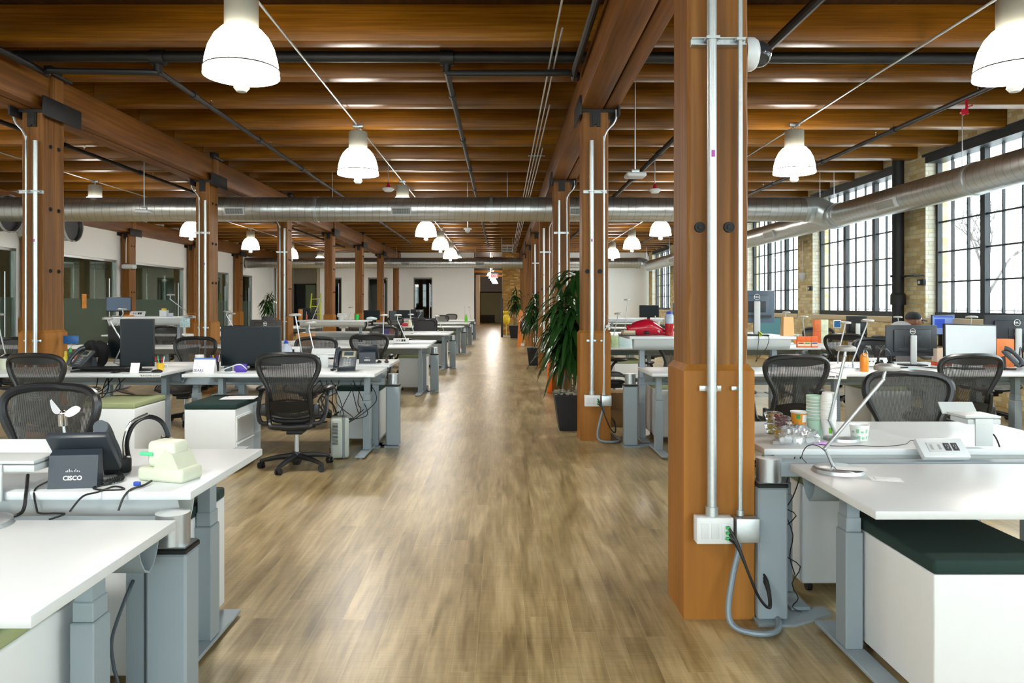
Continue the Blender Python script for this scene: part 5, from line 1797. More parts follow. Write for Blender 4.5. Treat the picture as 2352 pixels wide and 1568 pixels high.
simple('cable', 'black cable hanging from the phone shelf down to the rail', 'cable',
       MB().tube([P(110, 2.75, 0.795), P(80, 2.63, 0.793), P(84, 2.585, 0.74), P(92, 2.57, 0.727), P(130, 2.54, 0.735), P(148, 2.53, 0.735), P(112, 2.50, 0.725)], 0.0035, 6, smooth_path=6), M_CABLE)
simple('cable', 'thicker cable beneath the phone shelf at the left edge', 'cable',
       MB().tube([P(64, 2.7, 0.83), P(60, 2.60, 0.79), P(54, 2.57, 0.74), P(36, 2.54, 0.728), P(-5, 2.53, 0.726)], 0.006, 6, smooth_path=6), M_CABLE)
simple('cable', 'grey power cable coiled in front of the white drawer unit at lower left', 'cable',
       MB().tube([(-1.245, 2.5, 0.52), (-1.25, 2.45, 0.47), (-1.275, 2.42, 0.36), (-1.27, 2.42, 0.27), (-1.255, 2.42, 0.20), (-1.28, 2.42, 0.12), (-1.335, 2.42, 0.10), (-1.37, 2.43, 0.14), (-1.34, 2.43, 0.185), (-1.29, 2.43, 0.18), (-1.262, 2.43, 0.13), (-1.29, 2.43, 0.08), (-1.36, 2.44, 0.04), (-1.42, 2.46, 0.03)], 0.0055, 8, smooth_path=6), mat('dark grey cable', '3f4a55', 0.5))
simple('blue_clip', 'small blue clip on the desk beside the label printer', 'clip', MB().box(-0.012, 0.012, -0.006, 0.006, 0, 0.016, 0.003), M_BLUE, P(315, 2.70))

# ================================================================== MIDDLE LEFT DESKS
h_ = 0.815
t = thing('desk_calendar', 'white tent calendar with a blue top edge on the left bench', 'calendar', P(471, 6.95, h_), 0)
MB().prism([(-0.045, 0), (0.045, 0), (0.004, 0.135), (-0.004, 0.135)], 'x', -0.098, 0.098).build('cardboard_stand', M_PAPER, t)
MB().box(-0.098, 0.098, -0.012, 0.008, 0.125, 0.138).build('blue_strip', mat('calendar blue', '5577b5', 0.7), t)
text_mesh('SEARS', 0.035, mat('navy print', '30466e', 0.6), t, (-0.045, -0.0405, 0.022), (PI / 2 - 0.29, 0, 0))
MB().tube([(-0.045, -0.047, 0.006), (0.03, -0.047, 0.006)], 0.0009, 4).build('rule_line', M_BLK, t)
cup('pencil_cup', 'white dotted tin standing behind the tent calendar', 'cup', P(458, 7.2, h_), 0.042, 0.042, 0.15, mat('dotted tin', 'd8d4d0', 0.5, vary=0.5, scale=90))
t = cup('pencil_cup', 'dark pen holder full of pens right of the tent calendar', 'pen holder', P(494, 7.1, h_), 0.035, 0.038, 0.09, M_BLK)
for i, c in enumerate((M_PURP, M_YEL, M_BLK, M_PURP, M_GREYL)):
    MB().cyl((0.01 * (i - 2), 0.004 * i, 0.01), (0.018 * (i - 2), 0.008 * (i - 2), 0.155), 0.0045, None, 8).build('pen', c, t)
cup('cup', 'small grey mug with three white rings before the big dark monitor', 'mug', P(524, 6.95, h_), 0.034, 0.036, 0.06, mat('slate mug', '3c4650', 0.4))
simple('purple_box', 'purple box on the desk beneath the big dark monitor', 'box', MB().box(-0.055, 0.055, -0.04, 0.04, 0, 0.075, 0.006), M_PURP, P(553, 7.02, h_), 0.2)
simple('cable', 'white cable coiled on the desk before the big dark monitor', 'cable', MB().tube([P(505, 6.9, h_ + 0.01), P(520, 6.86, h_ + 0.012), P(540, 6.9, h_ + 0.01), P(525, 6.95, h_ + 0.012), P(508, 6.9, h_ + 0.02), P(530, 6.88, h_ + 0.06), P(552, 6.9, h_ + 0.08), P(567, 6.95, h_ + 0.03)], 0.005, 6, smooth_path=5), M_WHITE)
simple('paper', 'loose papers on the dark cushion left of the mesh chair', 'paper', MB().box(-0.15, 0.15, -0.1, 0.1, 0, 0.004).box(-0.12, 0.14, -0.08, 0.11, 0.004, 0.007), M_PAPER, (px(550, 6.75), 6.75, 0.601), 0.1)
simple('magazine', 'open magazine lying beside the keypad phone', 'paper', MB().box(-0.08, 0.08, -0.05, 0.05, 0, 0.006, 0.002), M_GREYL, P(812, 6.95, h_), -0.3)
t = arm_shelf('grey phone shelf on the rail behind the mesh chair', P(748, 7.62, 0.86), 0.30, 0, 0.08)
t = thing('space_heater', 'small grey space heater standing on the floor by the desk foot', 'heater', (px(780, 7.05), 7.05, 0), 0.25)
MB().box(-0.085, 0.085, -0.115, 0.115, 0.008, 0.385, 0.028, 4).build('body', mat('heater grey', 'a3aba4', 0.5), t)
MB().box(0.012, 0.055, -0.119, 0.119, 0.004, 0.389, 0.028, 4).build('dark_band', mat('heater band', '6e777e', 0.5), t)
m = MB()
for i in range(16):
    m.box(-0.0875, -0.084, -0.08, 0.08, 0.14 + 0.013 * i, 0.146 + 0.013 * i)
    m.box(-0.07, -0.02, -0.1175, -0.114, 0.14 + 0.013 * i, 0.146 + 0.013 * i)
m.build('vent_slots', M_BLK, t)
MB().cyl((-0.086, -0.02, 0.07), (-0.095, -0.02, 0.07), 0.025, None, 16).build('dial', M_BLK, t)
# cable tangle under the desk
r = random.Random(2)
m = MB()
for i in range(9):
    x0 = r.uniform(-1.95, -1.35)
    m.tube([(x0, 7.45, 0.72), (x0 + r.uniform(-.15, .15), 7.3, 0.5), (x0 + r.uniform(-.2, .2), 7.25, r.uniform(0.25, 0.45)), (x0 + r.uniform(-.3, .1), 7.3, r.uniform(0.3, 0.5)), (x0 + r.uniform(-.2, .2), 7.45, 0.66)], 0.004, 5, smooth_path=7)
m.tube([(-1.74, 7.3, 0.60), (-1.80, 7.25, 0.5), (-1.72, 7.25, 0.38), (-1.62, 7.25, 0.33), (-1.66, 7.27, 0.47), (-1.78, 7.27, 0.55), (-1.70, 7.27, 0.36), (-1.60, 7.27, 0.40)], 0.009, 6, smooth_path=7)
simple('cables', 'tangle of black cables hanging beneath the desk above the space heater', 'cable', m, M_CABLE)['kind'] = 'stuff'
m = MB()
for i in range(7):
    x0 = r.uniform(-4.2, -3.7)
    m.tube([(x0, 7.4, 0.74), (x0 + r.uniform(-.1, .1), 7.25, 0.62), (x0 + r.uniform(-.2, .2), 7.2, r.uniform(0.50, 0.6)), (x0 + r.uniform(-.3, .3), 7.35, 0.52)], 0.005, 5, smooth_path=6)
simple('cables', 'black cables dangling under the name strip desk', 'cable', m, M_CABLE)['kind'] = 'stuff'
# figurine, gallon bottle, cup behind the monitor
simple('figurine', 'tiny dark figurine on the aisle end of the desk with the back-turned phone', 'figurine', MB().ball((0, 0, 0.015), 0.025, 0.025, 0.015).cyl((0, 0, 0.02), (0, 0, 0.06), 0.012).ball((0.004, 0, 0.075), 0.017).ball((0.018, 0, 0.05), 0.01), mat('bronze figurine', '3f3833', 0.5), P(888, 7.9, 0.83))
t = thing('water_jug', 'clear gallon water jug with a blue cap beside the big dark monitor', 'bottle', P(657, 7.95, 0.83))
MB().lathe([(0, 0), (0.062, 0), (0.066, 0.02), (0.062, 0.05), (0.066, 0.08), (0.066, 0.13), (0.055, 0.165), (0.025, 0.195), (0.022, 0.21)], n=28).build('body', mat('translucent blue plastic', 'b8c4d4', 0.15), t)
MB().lathe([(0.0, 0.245), (0.012, 0.245), (0.018, 0.225), (0.024, 0.22), (0.024, 0.205), (0, 0.205)], n=20).build('cap', M_BLUE, t)
t = cup('paper_cup', 'white paper cup with pink and blue pattern by the water jug', 'cup', P(679, 7.85, 0.83), 0.030, 0.042, 0.105, M_WHITE)
MB().lathe([(0.0355, 0.045), (0.039, 0.07)], n=24).build('pink_band', mat('pink print', 'd0307c', 0.5), t)
MB().lathe([(0.0318, 0.008), (0.0345, 0.035)], n=24, a0=0, a1=PI).lathe([(0.0318, 0.008), (0.0345, 0.035)], n=24, a0=PI * 1.6, a1=PI * 1.9).build('blue_blocks', M_BLUE, t)
t = thing('picture_board', 'small white board with a dark ink drawing behind the water jug', 'picture', P(672, 8.35, 0.81), 0.1)
MB().box(-0.085, 0.085, -0.004, 0.004, 0.0, 0.17, 0.002).build('board', M_PAPER, t)
MB().box(-0.045, 0.02, -0.006, -0.004, 0.08, 0.14).box(-0.035, 0.05, -0.006, -0.004, 0.04, 0.055).box(-0.05, -0.02, -0.006, -0.004, 0.05, 0.10).build('ink_drawing', M_TXTK, t)
simple('box', 'brown cardboard box on the third left bench beside a column', 'box', MB().box(-0.13, 0.13, -0.1, 0.1, 0, 0.2, 0.004), mat('brown card', '9c6f38', 0.8), P(702, 11.75, 0.80))
t = thing('bottle', 'bright green bottle behind the big dark monitor', 'bottle', P(647, 8.2, 0.82))
MB().lathe([(0, 0), (0.028, 0), (0.032, 0.05), (0.026, 0.11), (0.012, 0.14), (0.012, 0.165), (0, 0.165)], n=18).build('body', mat('lime bottle', '6fae2c', 0.3), t)
t = thing('bottle', 'purple squeeze bottle above the big dark monitor', 'bottle', P(529, 12.3, 0.81))
MB().lathe([(0, 0), (0.045, 0), (0.05, 0.05), (0.04, 0.11), (0.05, 0.15), (0.03, 0.19), (0.014, 0.2), (0.014, 0.23), (0, 0.23)], n=18).build('body', M_PURP, t)
# name strip desk things
simple('keyboard', 'black keyboard with stacked tray on the name strip desk', 'keyboard', MB().box(-0.22, 0.22, -0.08, 0.08, 0, 0.014, 0.004).box(-0.16, 0.2, -0.02, 0.1, 0.014, 0.045, 0.008), M_BLK, P(226, 7.05, h_), 0.1)
simple('computer_mouse', 'black computer mouse at the front of the name strip desk', 'mouse', MB().ball((0, 0, 0.012), 0.034, 0.05, 0.018), M_BLK, P(263, 6.9, h_), 0.8)
simple('computer_mouse', 'black mouse beside the yellow mug on the name strip desk', 'mouse', MB().ball((0, 0, 0.012), 0.05, 0.032, 0.018), M_BLK, P(361, 6.95, h_), 0.2)
simple('cable', 'curled black mouse cable before the portrait monitor', 'cable', MB().tube([P(272, 6.92, h_ + 0.004), P(284, 7.02, h_ + 0.004), P(300, 6.97, h_ + 0.004), P(330, 6.93, h_ + 0.004), P(355, 6.95, h_ + 0.004)], 0.004, 6, smooth_path=5), M_CABLE)
t = thing('mug', 'yellow patterned mug full of pens on the name strip desk', 'mug', P(369, 7.15, h_))
MB().lathe([(0, 0), (0.028, 0), (0.038, 0.075), (0.035, 0.075), (0.026, 0.005), (0, 0.005)], n=24).build('mug_body', mat('yellow mug', 'e3b93a', 0.4, vary=0.3, scale=60), t)
MB().tube([(0.034, 0, 0.06), (0.065, 0, 0.055), (0.06, 0, 0.025), (0.030, 0, 0.018)], 0.006, 6, smooth_path=4).build('handle', M_WHITE, t)
for i, c in enumerate((M_RED, M_GREEN, M_BLUE, M_BLK, M_RED, M_GREEN, M_WHITE)):
    MB().cyl((0.006 * (i - 3), 0.005 * (i % 3), 0.01), (0.014 * (i - 3), 0.014 * (i % 3 - 1), 0.135 + 0.01 * (i % 2)), 0.005, None, 8).build('pen', c, t)
simple('note_card', 'small white note card leaning below the portrait monitor', 'card', MB(Matrix.Rotation(-0.35, 4, 'X')).box(-0.04, 0.04, -0.001, 0.001, 0, 0.1), M_PAPER, P(308, 6.88, h_), 0.1)
t = thing('name_strip', 'white strip with printed black name on the front edge of the left desk', 'name plate', (px(344, 6.785), 6.785, 0.80))
MB().box(-0.098, 0.098, -0.002, 0.002, -0.012, 0.012).build('strip', M_PAPER, t)
text_mesh('TRAVIS PAULSON', 0.0235, M_TXTK, t, (0, -0.003, 0))
power_box('white outlet box behind the black keyboard at left', P(196, 7.45, h_ + 0.0), 0.2)
m = MB().tube([(-0.17, -0.05, 0.02), (-0.12, 0, 0.16), (-0.06, 0.02, 0.24), (0, 0, 0.12)], [0.03, 0.045, 0.05, 0.04], 10, smooth_path=5).tube([(0.0, 0.02, 0.24), (0.07, 0, 0.2), (0.06, 0, 0.08), (0.02, 0, 0.02)], [0.045, 0.05, 0.045, 0.03], 10, smooth_path=5)
simple('backpack', 'black bag slumped on the desk between the phone and portrait monitor', 'bag', m, mat('black cloth', '111113', 0.9), P(222, 7.4, h_), 0)
t = thing('postcard_stand', 'blue postcard on a clip above the bottles by the wide column', 'picture', P(163, 8.2, 0.80))
MB().cyl((0, 0, 0), (0, 0, 0.24), 0.003, None, 6).build('clip_rod', M_SILV, t)
MB().box(-0.085, 0.085, -0.003, 0.003, 0.22, 0.31, 0.002).build('card', mat('blue print', '1f5fa0', 0.4, vary=0.6, scale=40), t)
for i, (x, c1, c2, lab, hh) in enumerate(((151, 'd8c42a', 'd8c42a', 'yellow capped jar beside the wide left column', 0.14), (162, '203818', '2f9a3c', 'dark sauce bottle with a green cap beside the wide column', 0.17), (173, 'b5482c', 'c41f2a', 'red capped sauce bottle right of the green capped one', 0.15))):
    t = thing('bottle', lab, 'bottle', P(x, 7.95, 0.80))
    MB().lathe([(0, 0), (0.025, 0), (0.026, hh * 0.55), (0.012, hh * 0.8), (0.012, hh * 0.86), (0, hh * 0.86)], n=16).build('body', mat('bottle ' + c1, c1, 0.25), t)
    MB().lathe([(0, hh * 1.12), (0.013, hh * 1.1), (0.015, hh * 0.84), (0, hh * 0.84)], n=14).build('cap', mat('cap ' + c2, c2, 0.4), t)
t = thing('postcard_stand', 'white and blue picture card on a rod left of the second column', 'picture', P(425, 11.9, 0.79))
MB().cyl((0, 0, 0), (0, 0, 0.36), 0.004, None, 6).build('clip_rod', M_SILV, t)
MB().box(-0.08, 0.08, -0.003, 0.003, 0.30, 0.45, 0.002).build('card', mat('white blue print', 'a8c4dc', 0.4, vary=0.8, scale=30), t)
t = thing('rice_cooker', 'cream pot with a dark lid at the left edge behind the column', 'appliance', P(16, 7.3, 0.815))
MB().lathe([(0, 0), (0.055, 0), (0.06, 0.02), (0.06, 0.11), (0, 0.11)], n=28).build('body', M_CREAM, t)
MB().lathe([(0.061, 0.11), (0.06, 0.13), (0.03, 0.15), (0, 0.155)], n=28).build('lid', M_BLK, t)
# raised left desk
power_box('white outlet box on the raised desk at left', P(316, 12.7, 1.25), 0)
simple('box', 'small white and yellow box on the raised desk at left', 'box', MB().box(-0.06, 0.06, -0.05, 0.05, 0, 0.11, 0.004), M_WHITE, P(377, 12.75, 1.25))
simple('box', 'yellow carton on top of the white box on the raised desk', 'box', MB().box(-0.035, 0.035, -0.03, 0.03, 0, 0.03, 0.004), M_YEL, P(377, 12.75, 1.36))
simple('box', 'small white carton with blue print at the end of the raised desk', 'box', MB().box(-0.035, 0.035, -0.03, 0.03, 0, 0.06, 0.004), mat('pale blue white card', 'd5d8e6', 0.6), P(392, 12.8, 1.25))
simple('orange_cable', 'loop of orange cable beside the monitor on the raised desk', 'cable', MB().tube([(-0.09, 0, 0.01), (-0.05, 0.03, 0.02), (0, 0, 0.015), (0.06, 0.02, 0.015), (0.09, -0.01, 0.01)], 0.012, 6, smooth_path=4), M_ORANGE, P(296, 12.6, 1.25))
simple('poster', 'small orange and black poster stuck on the meeting room glass', 'poster', MB().box(-0.003, 0.003, -0.11, 0.11, 0, 0.38), mat('orange poster', 'd0862c', 0.5, vary=0.5, scale=9), (XL - 0.05, 19.75, 1.36))
# right part of the middle left
simple('cup', 'tall bright green plastic cup on the raised desk before the columns', 'cup', MB().lathe([(0, 0), (0.035, 0), (0.043, 0.13), (0.040, 0.13), (0, 0.01)], n=20), mat('bright green cup', '12b04a', 0.35), P(820, 16.5, 1.11))
simple('plastic_bag', 'pale bundled plastic bag on the end of the raised desk', 'bag', MB().ball((0, 0, 0.035), 0.11, 0.06, 0.04).ball((0.05, 0.01, 0.03), 0.09, 0.06, 0.035), mat('pale blue plastic', 'c3d2da', 0.5), P(852, 16.6, 1.11))
arm_shelf('grey phone shelf mounted on the raised desk before the columns', P(785, 16.35, 1.16), 0.2, 0, 0.05)
simple('canister', 'tall orange brown canister on the raised desk at left of the columns', 'canister', MB().cyl((0, 0, 0), (0, 0, 0.24), 0.05, None, 20), mat('orange brown tin', 'b8762c', 0.5), P(690, 16.7, 1.11))
simple('bottle', 'slim dark orange bottle beside the tall canister', 'bottle', MB().lathe([(0, 0), (0.02, 0), (0.02, 0.1), (0.008, 0.14), (0.008, 0.19), (0, 0.19)], n=14), mat('dark orange glass', 'b0481c', 0.3), P(704, 16.6, 1.11))
simple('binder', 'black binder standing on the raised desk near the orange bottle', 'binder', MB().box(-0.07, 0.07, -0.04, 0.04, 0, 0.16, 0.004), M_BLK, P(717, 16.8, 1.11))
simple('container', 'purple tub on the bench behind the taupe chairs', 'container', MB().lathe([(0, 0), (0.075, 0), (0.085, 0.11), (0, 0.11)], n=20), mat('violet tub', '4a30b4', 0.4), P(887, 16.0 + 0.45, 0.80))
simple('container', 'dark storage caddy around the purple tub', 'container', MB().box(-0.11, 0.11, 0.0, 0.1, 0, 0.19, 0.01), M_BLK, P(882, 16.65, 0.80))
simple('jar', 'orange jar right of the purple tub', 'jar', MB().lathe([(0, 0), (0.032, 0), (0.034, 0.12), (0, 0.125)], n=16), mat('orange jar', 'c8591c', 0.4), P(900, 16.45, 0.80))
simple('jar', 'glass jar with a yellow top right of the orange jar', 'jar', MB().lathe([(0, 0), (0.045, 0), (0.05, 0.13), (0.045, 0.15), (0, 0.15)], n=16), mat('yellow jar', 'cfa028', 0.3), P(911, 16.5, 0.80))
simple('bottle', 'cream bottle on the fifth left bench', 'bottle', MB().lathe([(0, 0), (0.05, 0), (0.055, 0.15), (0.025, 0.22), (0, 0.23)], n=16), mat('cream bottle', 'd9d6ae', 0.4), P(941, 21.7, 0.80))
simple('box', 'red patterned box on the fifth left bench', 'box', MB().box(-0.09, 0.09, -0.05, 0.05, 0, 0.12, 0.02), mat('red box', 'b52a3a', 0.4), P(930, 21.75, 0.80))
simple('bottle', 'green bottle near the end of the left benches', 'bottle', MB().lathe([(0, 0), (0.06, 0), (0.06, 0.18), (0.03, 0.26), (0.03, 0.3), (0, 0.3)], n=16), mat('vivid green bottle', '6fc22c', 0.35), P(1071, 27.2, 0.80))
power_box('white outlet box on the third left bench near the aisle', P(921, 12.45, 0.80), 0)
power_box('white outlet box seen through the black chair at the third left bench', P(822, 12.3, 0.80), 0)
simple('ladder', 'lime yellow step ladder against the recess wall far left', 'ladder', MB().tube([(-0.3, 0, 0), (-0.2, 0.3, 2.0)], 0.04, 6).tube([(0.3, 0, 0), (0.2, 0.3, 2.0)], 0.04, 6).box(-0.28, 0.28, 0.02, 0.08, 0.3, 0.35).box(-0.27, 0.27, 0.07, 0.13, 0.65, 0.7).box(-0.25, 0.25, 0.12, 0.18, 1.0, 1.05).box(-0.23, 0.23, 0.18, 0.24, 1.35, 1.4).box(-0.22, 0.22, 0.23, 0.29, 1.7, 1.75), mat('lime ladder', 'b9c41c', 0.4), (px(723, 35.5), 35.4, 0))

# ================================================================== RIGHT FOREGROUND
Q = lambda x, Y, z=0.77: (px(x, Y), Y, z)
zD = 0.77
M_CUPG = mat('mint striped cup', 'b9dcc6', 0.5)
M_CUPW = mat('white foam cup', 'eef0ee', 0.5)
# stack of mint soup cups
t = thing('cup_stack', 'tall stack of mint green paper cups on the right foreground desk', 'cup stack', Q(1872, 3.832))
MB().lathe([(0, 0), (0.034, 0), (0.041, 0.085), (0.044, 0.088), (0.0, 0.088)], n=28).build('cup', M_CUPG, t)
for i in range(14):
    z = 0.088 + i * 0.0085
    c = MB().lathe([(0.0405, z), (0.044, z + 0.004), (0.044, z + 0.0075), (0.0405, z + 0.008)], n=28).build('cup', M_CUPW if i % 2 else M_CUPG, t)
MB().lathe([(0.038, 0.19), (0.041, 0.204), (0.045, 0.208), (0.045, 0.212), (0.036, 0.212), (0.034, 0.17), (0, 0.17)], n=28).build('cup', M_CUPG, t)
t = thing('cup_stack', 'stack of plain white cups leaning beside the mint stack', 'cup stack', Q(1903, 3.770))
MB().lathe([(0, 0), (0.027, 0), (0.036, 0.095), (0.038, 0.1), (0, 0.1)], n=28).build('cup', M_CUPW, t)
for i in range(11):
    z = 0.1 + i * 0.009
    MB().lathe([(0.036, z), (0.039, z + 0.004), (0.039, z + 0.0065), (0.036, z + 0.009)], n=28).build('cup', M_CUPW, t)
MB().lathe([(0.036, 0.199), (0.038, 0.206), (0.030, 0.235), (0.026, 0.236), (0, 0.236)], n=28).build('top_cup', M_CUPW, t)
MB(Matrix.Rotation(-1.7, 4, 'Z')).lathe([(0.0305, 0.03), (0.0335, 0.06)], n=6, a0=-0.25, a1=0.25).build('green_leaf_print', mat('leaf green print', '6fb52c', 0.5), t)
# yoghurt tub on tubs
t = thing('soup_tub', 'orange and green labelled tub on top of the purple tub', 'food tub', Q(1835, 3.852, zD + 0.062))
MB().lathe([(0, 0), (0.034, 0), (0.040, 0.06), (0, 0.06)], n=28).build('tub', mat('orange label', 'e0952c', 0.5), t)
MB().lathe([(0.0415, 0.058), (0.043, 0.061), (0.043, 0.066), (0, 0.067)], n=28).build('lid', M_WHITE, t)
MB().lathe([(0.0362, 0.012), (0.0402, 0.050)], n=8, a0=-1.5, a1=-0.6).build('white_panel', M_PAPER, t)
MB().lathe([(0.0375, 0.03), (0.0403, 0.052)], n=8, a0=-2.3, a1=-1.8).build('green_panel', mat('label green', '3c9a4c', 0.5), t)
t = thing('soup_tub', 'purple labelled tub beneath the orange tub', 'food tub', Q(1835, 3.852))
MB().lathe([(0, 0), (0.036, 0), (0.040, 0.045), (0, 0.045)], n=28).build('tub', mat('lilac label', '7a58c0', 0.5), t)
MB().lathe([(0.042, 0.044), (0.044, 0.048), (0.044, 0.054), (0, 0.061)], n=28).build('lid', M_WHITE, t)
# stacked clear salad tubs
def salad(label, x, Y, z, col, seed, food_h=0.5):
    t = thing('salad_tub', label, 'food tub', Q(x, Y * 1.03, z))
    MB().lathe([(0, 0), (0.032, 0), (0.045, 0.040), (0.048, 0.042), (0.048, 0.050), (0.030, 0.058), (0, 0.058)], n=28).build('clear_tub', M_CLEAR, t)
    r = random.Random(seed)
    m = MB()
    for i in range(60):
        a, q, zz = r.uniform(0, 2 * PI), r.uniform(0, 0.032), r.uniform(0.006, 0.012 + 0.03 * food_h)
        m.ball((q * math.cos(a), q * math.sin(a), zz), 0.008, 0.007, 0.006, 7, 5)
    o = m.build('food', mat('food ' + col, col, 0.6, vary=0.4, scale=80), t)
    o['kind'] = 'stuff'
    return t


salad('clear tub of yellow salad under the dark red one', 1795, 3.66, zD, 'dcae2c', 1, 1.1)
salad('clear tub of dark red salad on top of the yellow one', 1795, 3.66, zD + 0.0585, '6a1c2c', 2, 1.6)
salad('clear tub of pale yellow food at the left edge of the desk', 1776, 3.80, zD, 'dcc45c', 3, 1.1)
salad('clear tub of beige food stacked at the left edge', 1776, 3.80, zD + 0.0585, 'c9a868', 4, 1.2)
salad('clear tub with red food before the mint cup stack', 1856, 3.60, zD, 'd8283c', 5, 1.2)
simple('snack_pack', 'small yellow topped snack pack beside the purple tub', 'snack', MB().box(-0.03, 0.03, -0.02, 0.02, 0, 0.05, 0.008), mat('snack yellow', 'd9c24a', 0.5), Q(1861, 3.893, zD), 0.3)
# plastic bag with napkin rolls
t = thing('plastic_bag', 'crumpled clear plastic bag with white rolls at the desk edge', 'bag', Q(1832, 3.615, zD), 0.05)
t.scale = (1.2, 1.0, 1.7)
r = random.Random(9)
noise = [[r.uniform(-1, 1) for _ in range(13)] for _ in range(9)]


def bagf(u, v):
    a = 2 * PI * u
    ph = PI / 2 * v
    i, j = int(u * 12) % 12, int(v * 8)
    k = 1 + 0.16 * noise[j][i]
    return (0.098 * math.cos(a) * math.cos(ph) * k, 0.05 * math.sin(a) * math.cos(ph) * k, max(0.001, 0.052 * math.sin(ph) * k))


MB().sheet(bagf, 24, 8).build('bag_film', M_BAG, t)
m = MB()
for i in range(8):
    x = -0.07 + 0.018 * i
    m.cyl((x, -0.02 + 0.008 * (i % 3), 0.014), (x + 0.012, 0.03, 0.016 + 0.004 * (i % 2)), 0.010, None, 10)
m.build('paper_rolls', M_CUPW, t)
simple('plastic_bag', 'lilac strip of packaging beside the crumpled bag', 'bag', MB().box(-0.035, 0.035, -0.012, 0.012, 0, 0.012, 0.004), mat('lilac film', 'c58fd6', 0.4), Q(1882, 3.605, zD), 0.1)
t = cup('paper_bowl', 'white paper bowl with pale green leaf print right of the task lamp', 'bowl', Q(1974, 3.729), 0.036, 0.047, 0.078, M_CUPW)
for k in range(5):
    MB(Matrix.Rotation(-2.6 + 0.52 * k, 4, 'Z')).lathe([(0.0375, 0.008), (0.0405, 0.026 if k % 2 else 0.04)], n=5, a0=-0.17, a1=0.17).lathe([(0.0418, 0.040), (0.0445, 0.060 if k % 2 else 0.05)], n=5, a0=-0.30, a1=0.02).build('green_print', mat('pale green print', '8fcfa4', 0.5), t)
# cord
simple('cable', 'thin wavy black cord running along the food cup desk', 'cable',
       MB().tube([Q(1873, 3.605, zD + 0.003), Q(1920, 3.554, zD + 0.003), Q(1975, 3.564, zD + 0.003), Q(2010, 3.543, zD + 0.003), Q(2045, 3.554, zD + 0.003), Q(2080, 3.605, zD + 0.003), Q(2095, 3.667, zD + 0.01), Q(2120, 3.584, zD + 0.003), Q(2180, 3.564, zD + 0.003)], 0.0018, 5, smooth_path=6), M_CABLE)
# outlet and shelf on the rail
t = thing('power_box', 'white outlet box with two dark sockets between the right foreground desks', 'power outlet', Q(2163, 3.440, 0.734), 0.0)
M_ = Matrix.Translation((0, 0, 0.045)) @ Matrix.Rotation(-0.85, 4, 'X')
b = MB(M_).box(-0.108, 0.108, -0.015, 0.015, -0.055, 0.055, 0.006).build('housing', M_WHITE, t)
MB(M_).box(-0.072, 0.072, -0.018, -0.015, -0.028, 0.028, 0.002).build('face', M_GREYL, b)
k = MB(M_)
for x in (0.018, 0.054):
    k.box(x - 0.014, x + 0.014, -0.0205, -0.018, -0.022, 0.022, 0.002)
k.build('outlet', mat('dark outlet', '3a3b3e', 0.5), b)
k = MB(M_)
for x in (0.018, 0.054):
    k.box(x - 0.006, x - 0.004, -0.0212, -0.0204, 0.0, 0.010).box(x + 0.004, x + 0.006, -0.0212, -0.0204, 0.0, 0.010).cyl((x, -0.0212, -0.008), (x, -0.0204, -0.008), 0.003, None, 8)
k.build('outlet_slots', M_GREYL, b)
k = MB(M_)
for x in (-0.054, -0.018):
    k.box(x - 0.006, x + 0.006, -0.0188, -0.0178, -0.014, 0.014)
k.build('data_port', mat('port grey', '9a9c9e', 0.5), b)
arm_shelf('grey phone shelf standing at the back of the right foreground desks', Q(2240, 3.564, 0.837), 0.17, 0.0, 0.075)
simple('cable', 'black cable curving down beside the right phone shelf', 'cable', MB().tube([Q(2262, 3.605, 0.832), Q(2282, 3.584, 0.822), Q(2294, 3.554, 0.781), Q(2298, 3.523, 0.750)], 0.004, 6, smooth_path=5), M_CABLE)
simple('cable', 'thin lamp cord looping behind the lamp base', 'cable', MB().tube([(1.42, 3.22, 0.80), (1.39, 3.26, 0.83), (1.36, 3.3, 0.82), (1.345, 3.32, 0.77), (1.37, 3.33, 0.74)], 0.002, 5, smooth_path=6), M_CABLE)
simple('paper', 'folded white papers on the right foreground desk', 'paper', MB().box(-0.06, 0.06, -0.035, 0.035, 0, 0.0015).box(-0.04, 0.05, -0.02, 0.03, 0.0016, 0.003), M_PAPER, (1.565, 3.02, 0.7385), -0.25)
simple('paper', 'sheet of paper lying over the steel lamp base', 'paper', MB().box(-0.06, 0.06, -0.035, 0.035, 0, 0.001), M_PAPER, (1.47, 3.12, 0.760), -0.3)
# hanging tangled wire in front of the pedestal
simple('cable', 'tangled thin black cord hanging beside the end post on the right', 'cable',
       MB().tube([(1.335, 3.40, 0.74), (1.318, 3.45, 0.62), (1.30, 3.45, 0.50), (1.36, 3.45, 0.45), (1.27, 3.45, 0.36), (1.30, 3.45, 0.27), (1.38, 3.45, 0.21), (1.34, 3.45, 0.13), (1.37, 3.45, 0.06), (1.33, 3.42, 0.03), (1.38, 3.40, 0.005), (1.34, 3.38, 0.004)], 0.0028, 5, smooth_path=3)
       .tube([(1.36, 3.40, 0.74), (1.375, 3.45, 0.63), (1.345, 3.45, 0.54), (1.31, 3.45, 0.47), (1.345, 3.45, 0.36), (1.33, 3.45, 0.26), (1.355, 3.45, 0.17)], 0.0028, 5, smooth_path=3), M_CABLE, (0.035, 0.06, 0))
simple('power_strip', 'small white power strip behind the hanging cord', 'power strip', MB().box(-0.06, 0.06, -0.02, 0.02, 0, 0.055, 0.004), M_WHITE, (1.56, 3.73, 0.601))
simple('power_strip', 'white power strip on the pedestal behind the second column post', 'power strip', MB().box(-0.06, 0.06, -0.02, 0.02, 0, 0.05, 0.004), M_WHITE, (1.72, 7.9, 0.611))

